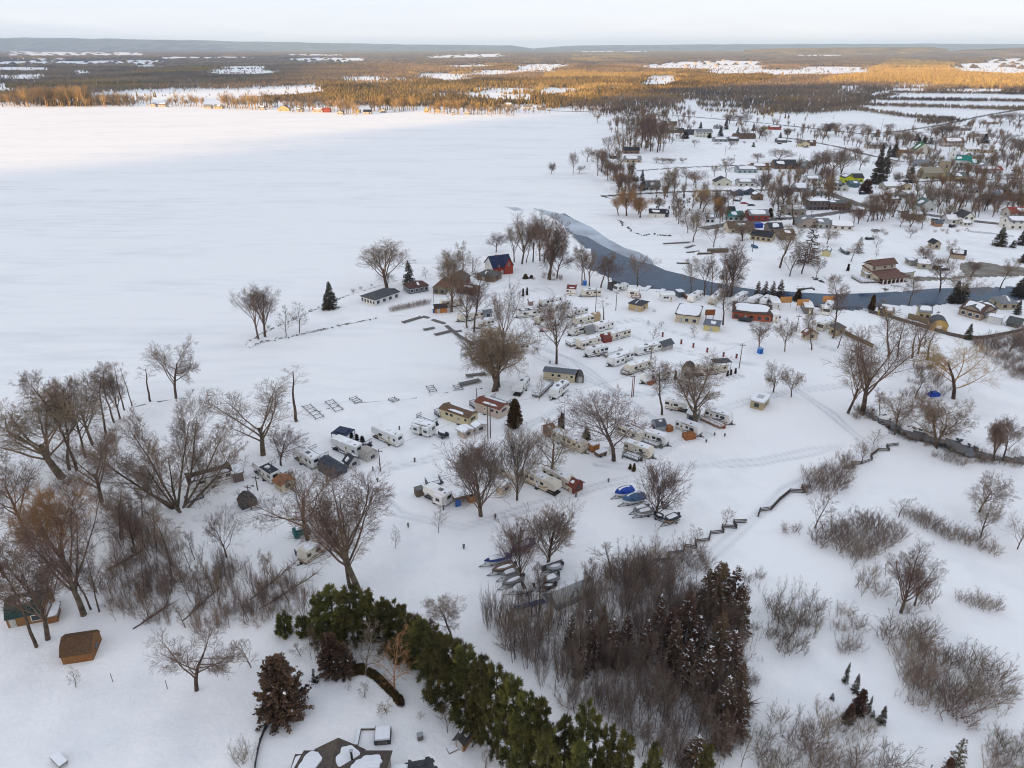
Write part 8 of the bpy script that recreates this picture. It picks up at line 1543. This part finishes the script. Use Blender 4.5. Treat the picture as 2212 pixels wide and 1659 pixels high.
for x, y, ty, w, f in [(1891, 397, 310, 30, 'spruce0'), (1905, 400, 313, 28, 'spruce0'), (1774, 378, 360, 13, 'spruce1'), (1685, 300, 285, 10, 'spruce0'), (1789, 284, 268, 14, 'spruce0'), (1894, 296, 278, 16, 'spruce1'), (1931, 340, 310, 26, 'spruce0'), (1994, 318, 294, 20, 'spruce0'), (1984, 314, 295, 18, 'spruce1'), (1964, 395, 358, 32, 'spruce1'), (1869, 418, 388, 32, 'bushy0'), (1756, 424, 405, 16, 'spruce1'), (1684, 472, 438, 28, 'layered0'), (2126, 310, 288, 24, 'spruce0'), (2106, 328, 316, 10, 'cedar0'), (1366, 388, 343, 26, 'layered0'), (1387, 393, 366, 14, 'spruce0'), (1388, 413, 392, 11, 'column0'), (1568, 280, 253, 13, 'spruce0'), (1556, 295, 274, 16, 'spruce0'), (1593, 292, 274, 11, 'spruce1'), (1627, 283, 266, 11, 'spruce0'), (1627, 318, 306, 10, 'spruce1'), (1513, 278, 262, 10, 'spruce0'), (1532, 299, 288, 12, 'cedar0'), (1480, 300, 284, 18, 'bushy0'), (1662, 470, 450, 18, 'cedar0'), (1980, 305, 288, 18, 'spruce0'), (2010, 312, 296, 16, 'spruce1'), (2205, 530, 495, 26, 'spruce0'), (2208, 568, 545, 22, 'spruce0'), (2090, 278, 262, 18, 'spruce1')]:
    auto(plant(f, x, y, ty, w, 'x', 'evergreen', 'dark evergreens of the village', 'evergreen'), x, y, 'dark evergreen')
# far shore trees
r = random.Random(4); q = 0
SP = [[], []]
for x0, x1, yb, hp, dens in [(-20, 60, 231, 30, 12), (60, 200, 231, 40, 26), (185, 290, 231, 26, 20), (290, 330, 230, 24, 5), (360, 440, 233, 26, 12), (480, 600, 237, 30, 24), (620, 740, 243, 26, 16), (735, 770, 249, 34, 6), (800, 900, 243, 30, 14), (925, 1010, 247, 26, 12), (1010, 1110, 251, 24, 16), (1110, 1190, 246, 16, 8), (1280, 1330, 252, 18, 7)]:
    dens = int(dens * 1.7)
    for k in range(dens):
        x = x0 + (x1 - x0) * (k + r.random()) / dens; y = yb - r.random() * 7; g = G(x, y); h = ztop(g, y - hp * r.uniform(.6, 1.15)); SP[r.random() < .55].append((g.x, g.y, h, h / 16 * r.uniform(.9, 1.4)))
VS = [[], []]
for poly, n in [([(1560, 262), (1680, 272), (1800, 284), (1960, 292), (2090, 270), (2230, 250), (2230, 330), (1960, 340), (1850, 322), (1700, 300), (1580, 285)], 150), ([(1890, 345), (2230, 335), (2230, 470), (2020, 445), (1960, 400)], 150), ([(1300, 246), (1400, 250), (1500, 262), (1500, 285), (1420, 330), (1340, 335), (1322, 300)], 120), ([(1640, 385), (1790, 350), (1800, 440), (1670, 470)], 70), ([(1290, 345), (1345, 335), (1390, 400), (1380, 470), (1335, 430)], 50), ([(1840, 425), (2230, 430), (2230, 488), (2010, 480), (1860, 488)], 70), ([(1400, 420), (1520, 418), (1600, 440), (1560, 500), (1480, 500)], 26), ([(1180, 238), (1300, 240), (1500, 246), (1500, 256), (1380, 256), (1280, 246)], 70)]:
    xs, ys = zip(*poly); k = 0; n = int(n * 1.4)
    while k < n:
        x, y = r.uniform(min(xs), max(xs)), r.uniform(min(ys), max(ys))
        if inpoly(np.array([x]), np.array([y]), poly)[0]: g = G(x, y); h = r.uniform(5, 12); VS[r.random() < .4].append((g.x, g.y, h, h / 17 * r.uniform(.9, 1.3))); k += 1
scatter('village_scrub', VS[0], 'tree', WARM); scatter('village_scrub', VS[1], 'tree', TWIG)
scatter('shoreline_trees', SP[0], 'tree', WARM); scatter('shoreline_trees', SP[1], 'tree', GOLD)  # gold set puts the low sunlight of this shore into the twig colour
# ------------------------------------------------------------------ thickets: many thin stems nobody could tell apart
BRUSH = []
def fill(poly, n, forms, hr, label, cat, group, name, seed, aspect=1., mind=1.1, hfun=None):
    pw = w2(poly); xs, ys = zip(*pw); r = random.Random(seed); P = []; t = 0
    pa = [np.array([p[0] for p in pw]), np.array([p[1] for p in pw])]
    while len(P) < n and t < n * 60:
        t += 1; x, y = r.uniform(min(xs), max(xs)), r.uniform(min(ys), max(ys))
        if not inpoly(np.array([x]), np.array([y]), pw)[0] or any((x - a) ** 2 + (y - b) ** 2 < mind ** 2 for a, b in P): continue
        P.append((x, y))
    if name == 'brush': BRUSH.extend((x, y, r.uniform(*hr), aspect) for x, y in P); return
    for i, (x, y) in enumerate(P):
        f = forms[i % len(forms)]; h = r.uniform(*hr); o = thing(name, (x, y, 0), r.uniform(0, 6.28), label, cat, group); k = h / FORM[f]['h']
        o.scale = (k * aspect * r.uniform(.85, 1.2),) * 2 + (k,); o.rotation_euler = (r.gauss(0, .05), r.gauss(0, .05), o.rotation_euler.z)
        for nm, me in FORM[f]['parts']: link(nm, me, o)
T1 = [(1040, 1345), (1150, 1305), (1250, 1290), (1300, 1262), (1350, 1232), (1420, 1222), (1440, 1260), (1470, 1300), (1510, 1290), (1560, 1350), (1600, 1420), (1605, 1540), (1590, 1620), (1540, 1680), (1420, 1665), (1330, 1600), (1230, 1540), (1160, 1490), (1090, 1420)]
fill(T1, 205, ('whip0', 'whip1', 'tall0', 'whip0', 'pale_whip', 'whip1'), (5, 9.5), 'tall thin bare stems crowded in the dense thicket at bottom centre', 'bare tree', 'thin trees of the bottom centre thicket', 'thin_tree', 1, .9, 1.4)
fill(T1, 80, ('shrub0', 'red_shrub', 'shrub1'), (2.5, 4), 'low bare brush under the thin trees of the bottom centre thicket', 'shrub', 'brush of the bottom centre thicket', 'brush', 2, 1.2, 1.6)
for i, (x, y, ty, w) in enumerate([(1385, 1392, 1288, 34), (1596, 1402, 1298, 26), (1586, 1445, 1330, 22), (1370, 1480, 1370, 30), (1405, 1530, 1400, 44), (1430, 1560, 1440, 56), (1345, 1540, 1430, 40), (1475, 1560, 1470, 40), (1180, 1420, 1330, 40), (1130, 1400, 1300, 40), (1240, 1500, 1390, 40), (1520, 1640, 1540, 46), (1560, 1660, 1570, 40), (1600, 1660, 1560, 36)]): auto(plant(('pale_whip', 'pale_sapling')[i % 2], x, y, ty, w, 'x', 'bare tree', 'pale barked trees of the thicket', 'pale_tree'), x, y, 'pale barked bare tree')
fill([(1290, 1272), (1330, 1240), (1380, 1215), (1440, 1204), (1500, 1192), (1535, 1186), (1540, 1230), (1500, 1250), (1470, 1240), (1430, 1270), (1360, 1285)], 24, ('shrub0', 'shrub1', 'red_shrub'), (2.6, 4.6), 'grey brown bare shrub along the zigzag rail fence above the thicket', 'shrub', 'shrubs along the zigzag fence', 'shrub', 3, 1.2, 1.5)
T2 = [(215, 1090), (262, 1085), (300, 1130), (380, 1195), (440, 1215), (520, 1225), (590, 1255), (650, 1275), (690, 1310), (690, 1350), (620, 1330), (560, 1350), (500, 1368), (420, 1372), (330, 1350), (250, 1340), (210, 1280), (250, 1230), (255, 1150)]
fill(T2, 92, ('whip1', 'whip0', 'tall1', 'sapling0'), (4, 8), 'thin bare stem in the snowy thicket at left', 'bare tree', 'thin trees of the left thicket', 'thin_tree', 4, .9, 1.5)
fill(T2, 56, ('shrub0', 'shrub1', 'red_shrub'), (1.6, 3.2), 'low bare brush in the snowy thicket at left', 'shrub', 'brush of the left thicket', 'brush', 5, 1.3, 1.5)
fill([(120, 1050), (200, 1000), (262, 900), (275, 905), (230, 1010), (160, 1080), (110, 1130), (40, 1230), (60, 1130)], 30, ('shrub0', 'shrub1'), (1.6, 3), 'low bare brush at the feet of the left shore trees', 'shrub', 'brush of the left shore', 'brush', 6, 1.3, 1.5)
fill(T1, 120, (), (5, 9), '', '', '', 'brush', 41, .26, .8); fill(T2, 66, (), (4, 8), '', '', '', 'brush', 42, .27, .9)
fill([(2090, 735), (2140, 730), (2240, 715), (2240, 840), (2150, 800)], 50, (), (2, 4.5), '', '', '', 'brush', 43, .9, 1.2); fill([(1840, 880), (1900, 880), (2000, 930), (2100, 965), (2230, 985), (2230, 1012), (2100, 1005), (1960, 960), (1850, 910)], 22, (), (1.2, 3.2), '', '', '', 'brush', 44, .9, 1.2); fill([(1950, 800), (2010, 790), (2060, 850), (2000, 900), (1960, 870)], 26, (), (1.5, 4), '', '', '', 'brush', 45, .7, 1.2)
# fallen stems across the left thicket
for i, (x0, y0, x1, y1) in enumerate([(232, 1235, 310, 1205), (288, 1362, 370, 1322), (540, 1300, 640, 1230), (560, 1320, 690, 1250), (395, 1345, 470, 1290), (1595, 1530, 1616, 1535)]):
    a_, b_ = G(x0, y0), G(x1, y1); o = thing('fallen_tree', (a_.x, a_.y, .35), 0, 'x', 'fallen tree', 'fallen trees in the left thicket'); d = b_ - a_; rr = random.Random(i); L = d.length
    MB().tube([(0, 0, 0), tuple(d * .5 + Vector((0, 0, .5))), tuple(d + Vector((0, 0, 1.2)))], .13 if i else .3, .04, 6).build('trunk', PALE if i == 0 else BARK, o)
    pl = []
    for k in range(80):
        t = rr.uniform(.2, 1); p = d * t + Vector((0, 0, .2 + t)); v = (d.normalized() * rr.uniform(.4, 1.2) + Vector((rr.gauss(0, .6), rr.gauss(0, .6), rr.uniform(0, .7)))).normalized() * rr.uniform(.8, 2.6); pl.append(([tuple(p), tuple(p + v * .5 + Vector((0, 0, .05))), tuple(p + v)], [.05, .03, .012]))
    v_, f_ = tubes(pl, 3); link('crown', arr_mesh('fallen_branches', v_, f_, TWIG), o); auto(o, (x0 + x1) / 2, (y0 + y1) / 2, 'fallen log')
# shrub masses at right
SH = [([(1735, 1070), (1745, 1045), (1780, 1010), (1815, 992), (1836, 1005), (1828, 1035), (1810, 1070), (1790, 1062), (1765, 1058)], 24, (3, 4.6), ('shrub0', 'shrub1', 'red_shrub'), 'dark bare shrub in the long hedge mass beside the buried fence', 'hedge mass beside the buried fence'),
      ([(1690, 1150), (1715, 1140), (1738, 1150), (1735, 1160), (1700, 1158)], 7, (1.8, 2.6), ('red_shrub', 'shrub1'), 'bare shrub in the low brown mound left of the upright tree', 'low brown shrub mound'),
      ([(1765, 1160), (1800, 1140), (1850, 1130), (1900, 1138), (1950, 1150), (1950, 1175), (1900, 1190), (1880, 1215), (1840, 1210), (1800, 1190), (1768, 1185)], 44, (3, 5), ('shrub0', 'red_shrub', 'shrub1'), 'dark bare shrub in the big shrub mass of the right field', 'big shrub mass of the right field'),
      ([(1955, 1118), (1990, 1120), (2030, 1140), (2070, 1160), (2110, 1165), (2125, 1185), (2150, 1195), (2140, 1205), (2095, 1180), (2040, 1168), (1990, 1140)], 28, (2.4, 3.8), ('shrub1', 'shrub0'), 'dark bare shrub in the winding shrub chain at right', 'winding shrub chain at right'),
      ([(1660, 1310), (1680, 1280), (1720, 1275), (1758, 1300), (1765, 1350), (1750, 1420), (1720, 1430), (1690, 1415), (1665, 1370)], 50, (3, 5), ('pale_whip', 'tan_shrub', 'whip0'), 'tan reedy stems in the upright clump right of the dark conifers', 'tan reedy clump'),
      ([(1795, 1330), (1840, 1320), (1865, 1360), (1870, 1400), (1840, 1430), (1810, 1420), (1790, 1370)], 16, (2.4, 4.4), ('shrub0', 'whip1'), 'bare shrub in the small thicket right of the tan reeds', 'small thicket right of the tan reeds'),
      ([(1830, 1230), (1870, 1240), (1910, 1240), (1960, 1240), (2000, 1280), (2010, 1325), (1960, 1335), (1900, 1300), (1860, 1300)], 26, (3, 5.5), ('whip0', 'shrub1', 'sapling0'), 'bare sapling in the open thicket of the lower right field', 'open thicket of the lower right field'),
      ([(2068, 1295), (2100, 1300), (2140, 1310), (2152, 1320), (2110, 1322), (2078, 1308)], 8, (2.4, 3.2), ('shrub1', 'shrub0'), 'bare shrub in the small row alone in the right snow', 'small shrub row alone in the right snow'),
      ([(1910, 1360), (1960, 1370), (2000, 1370), (2040, 1400), (2090, 1430), (2150, 1450), (2175, 1500), (2160, 1560), (2100, 1570), (2040, 1550), (1990, 1540), (1940, 1520), (1935, 1440)], 66, (3, 5.5), ('shrub0', 'whip1', 'red_shrub', 'tan_shrub'), 'bare brush in the large thicket near the right edge', 'large thicket near the right edge'),
      ([(1640, 1560), (1700, 1545), (1760, 1540), (1800, 1570), (1850, 1570), (1900, 1610), (1935, 1640), (1930, 1720), (1640, 1720)], 60, (2.4, 4.4), ('shrub1', 'whip0', 'shrub0', 'tan_shrub'), 'bare brush in the thicket along the bottom right', 'thicket along the bottom right'),
      ([(2115, 1600), (2160, 1590), (2230, 1600), (2240, 1720), (2120, 1710)], 20, (2.4, 3.8), ('tan_shrub', 'shrub0'), 'bare brush in the bottom right corner', 'brush in the bottom right corner'),
      ([(2095, 735), (2140, 735), (2220, 720), (2230, 830), (2190, 820), (2150, 790), (2110, 765)], 56, (2.2, 4), ('shrub0', 'red_shrub', 'whip0'), 'brown bare shrub in the thicket behind the orange willow', 'thicket behind the orange willow'),
      ([(1832, 880), (1880, 890), (1900, 905), (1890, 915), (1850, 900), (1830, 905)], 14, (1.5, 3), ('shrub0', 'shrub1'), 'bare brush at the head of the creek', 'brush at the head of the creek'),
      ([(1950, 945), (2000, 960), (2050, 985), (2090, 1000), (2130, 990), (2200, 1000), (2200, 1012), (2130, 1006), (2060, 1010), (2000, 985)], 22, (1.6, 3.2), ('shrub0', 'tan_shrub', 'shrub1'), 'bare brush on the near bank of the creek', 'brush on the creek bank'),
      ([(1600, 1250), (1650, 1230), (1670, 1300), (1660, 1400), (1640, 1500), (1610, 1470), (1612, 1350)], 22, (1.4, 3), ('whip1', 'tan_shrub'), 'sparse pale brush right of the dark conifers', 'sparse brush right of the conifers'),
      ([(1860, 520), (1900, 500), (1925, 500), (1915, 512), (1880, 520)], 8, (2, 3), ('shrub0',), 'bare shrub in the far bank yard', 'shrubs of the far bank yard'), ([(2010, 505), (2060, 490), (2075, 505), (2030, 516)], 10, (1.8, 2.6), ('shrub1', 'tan_shrub'), 'bare shrub on the far bank mound', 'shrubs of the far bank mound'),
      ([(1975, 575), (2000, 560), (2040, 562), (2045, 572), (2010, 580)], 10, (2.4, 4), ('shrub0', 'shrub1'), 'bare shrub around the low grey shed', 'shrubs around the low grey shed'), ([(1490, 235 + 80), (1530, 312), (1600, 308), (1640, 306), (1640, 309), (1560, 314)], 16, (2, 3.4), ('shrub0', 'red_shrub'), 'round bare shrub along the edge of the big snow field', 'shrubs along the big snow field'),
      ([(2040, 275), (2080, 268), (2090, 282), (2060, 296), (2020, 300), (2005, 292)], 26, (3, 5), ('red_shrub', 'shrub0'), 'dark bush in the dark strip above the inn', 'dark bushes above the inn'), ([(1300, 350), (1330, 345), (1350, 380), (1345, 400), (1310, 395)], 16, (2.5, 5), ('red_shrub', 'shrub0'), 'brown bush along the wooded lake shore', 'bushes along the wooded lake shore'),
      ([(1105, 600), (1160, 608), (1210, 610), (1230, 600), (1210, 590), (1150, 590)], 18, (1.4, 2.6), ('shrub0', 'red_shrub'), 'brown bush at the feet of the river mouth trees', 'bushes at the river mouth trees')]
for i, (poly, n, hr, forms, lb, gr) in enumerate(SH): fill(poly, max(5, int(n * .6)), forms, hr, lb, 'shrub', gr, 'shrub', 20 + i, 1.1, 1.7)
scatter('brush', BRUSH, 'brush', STEM)
finish_labels()
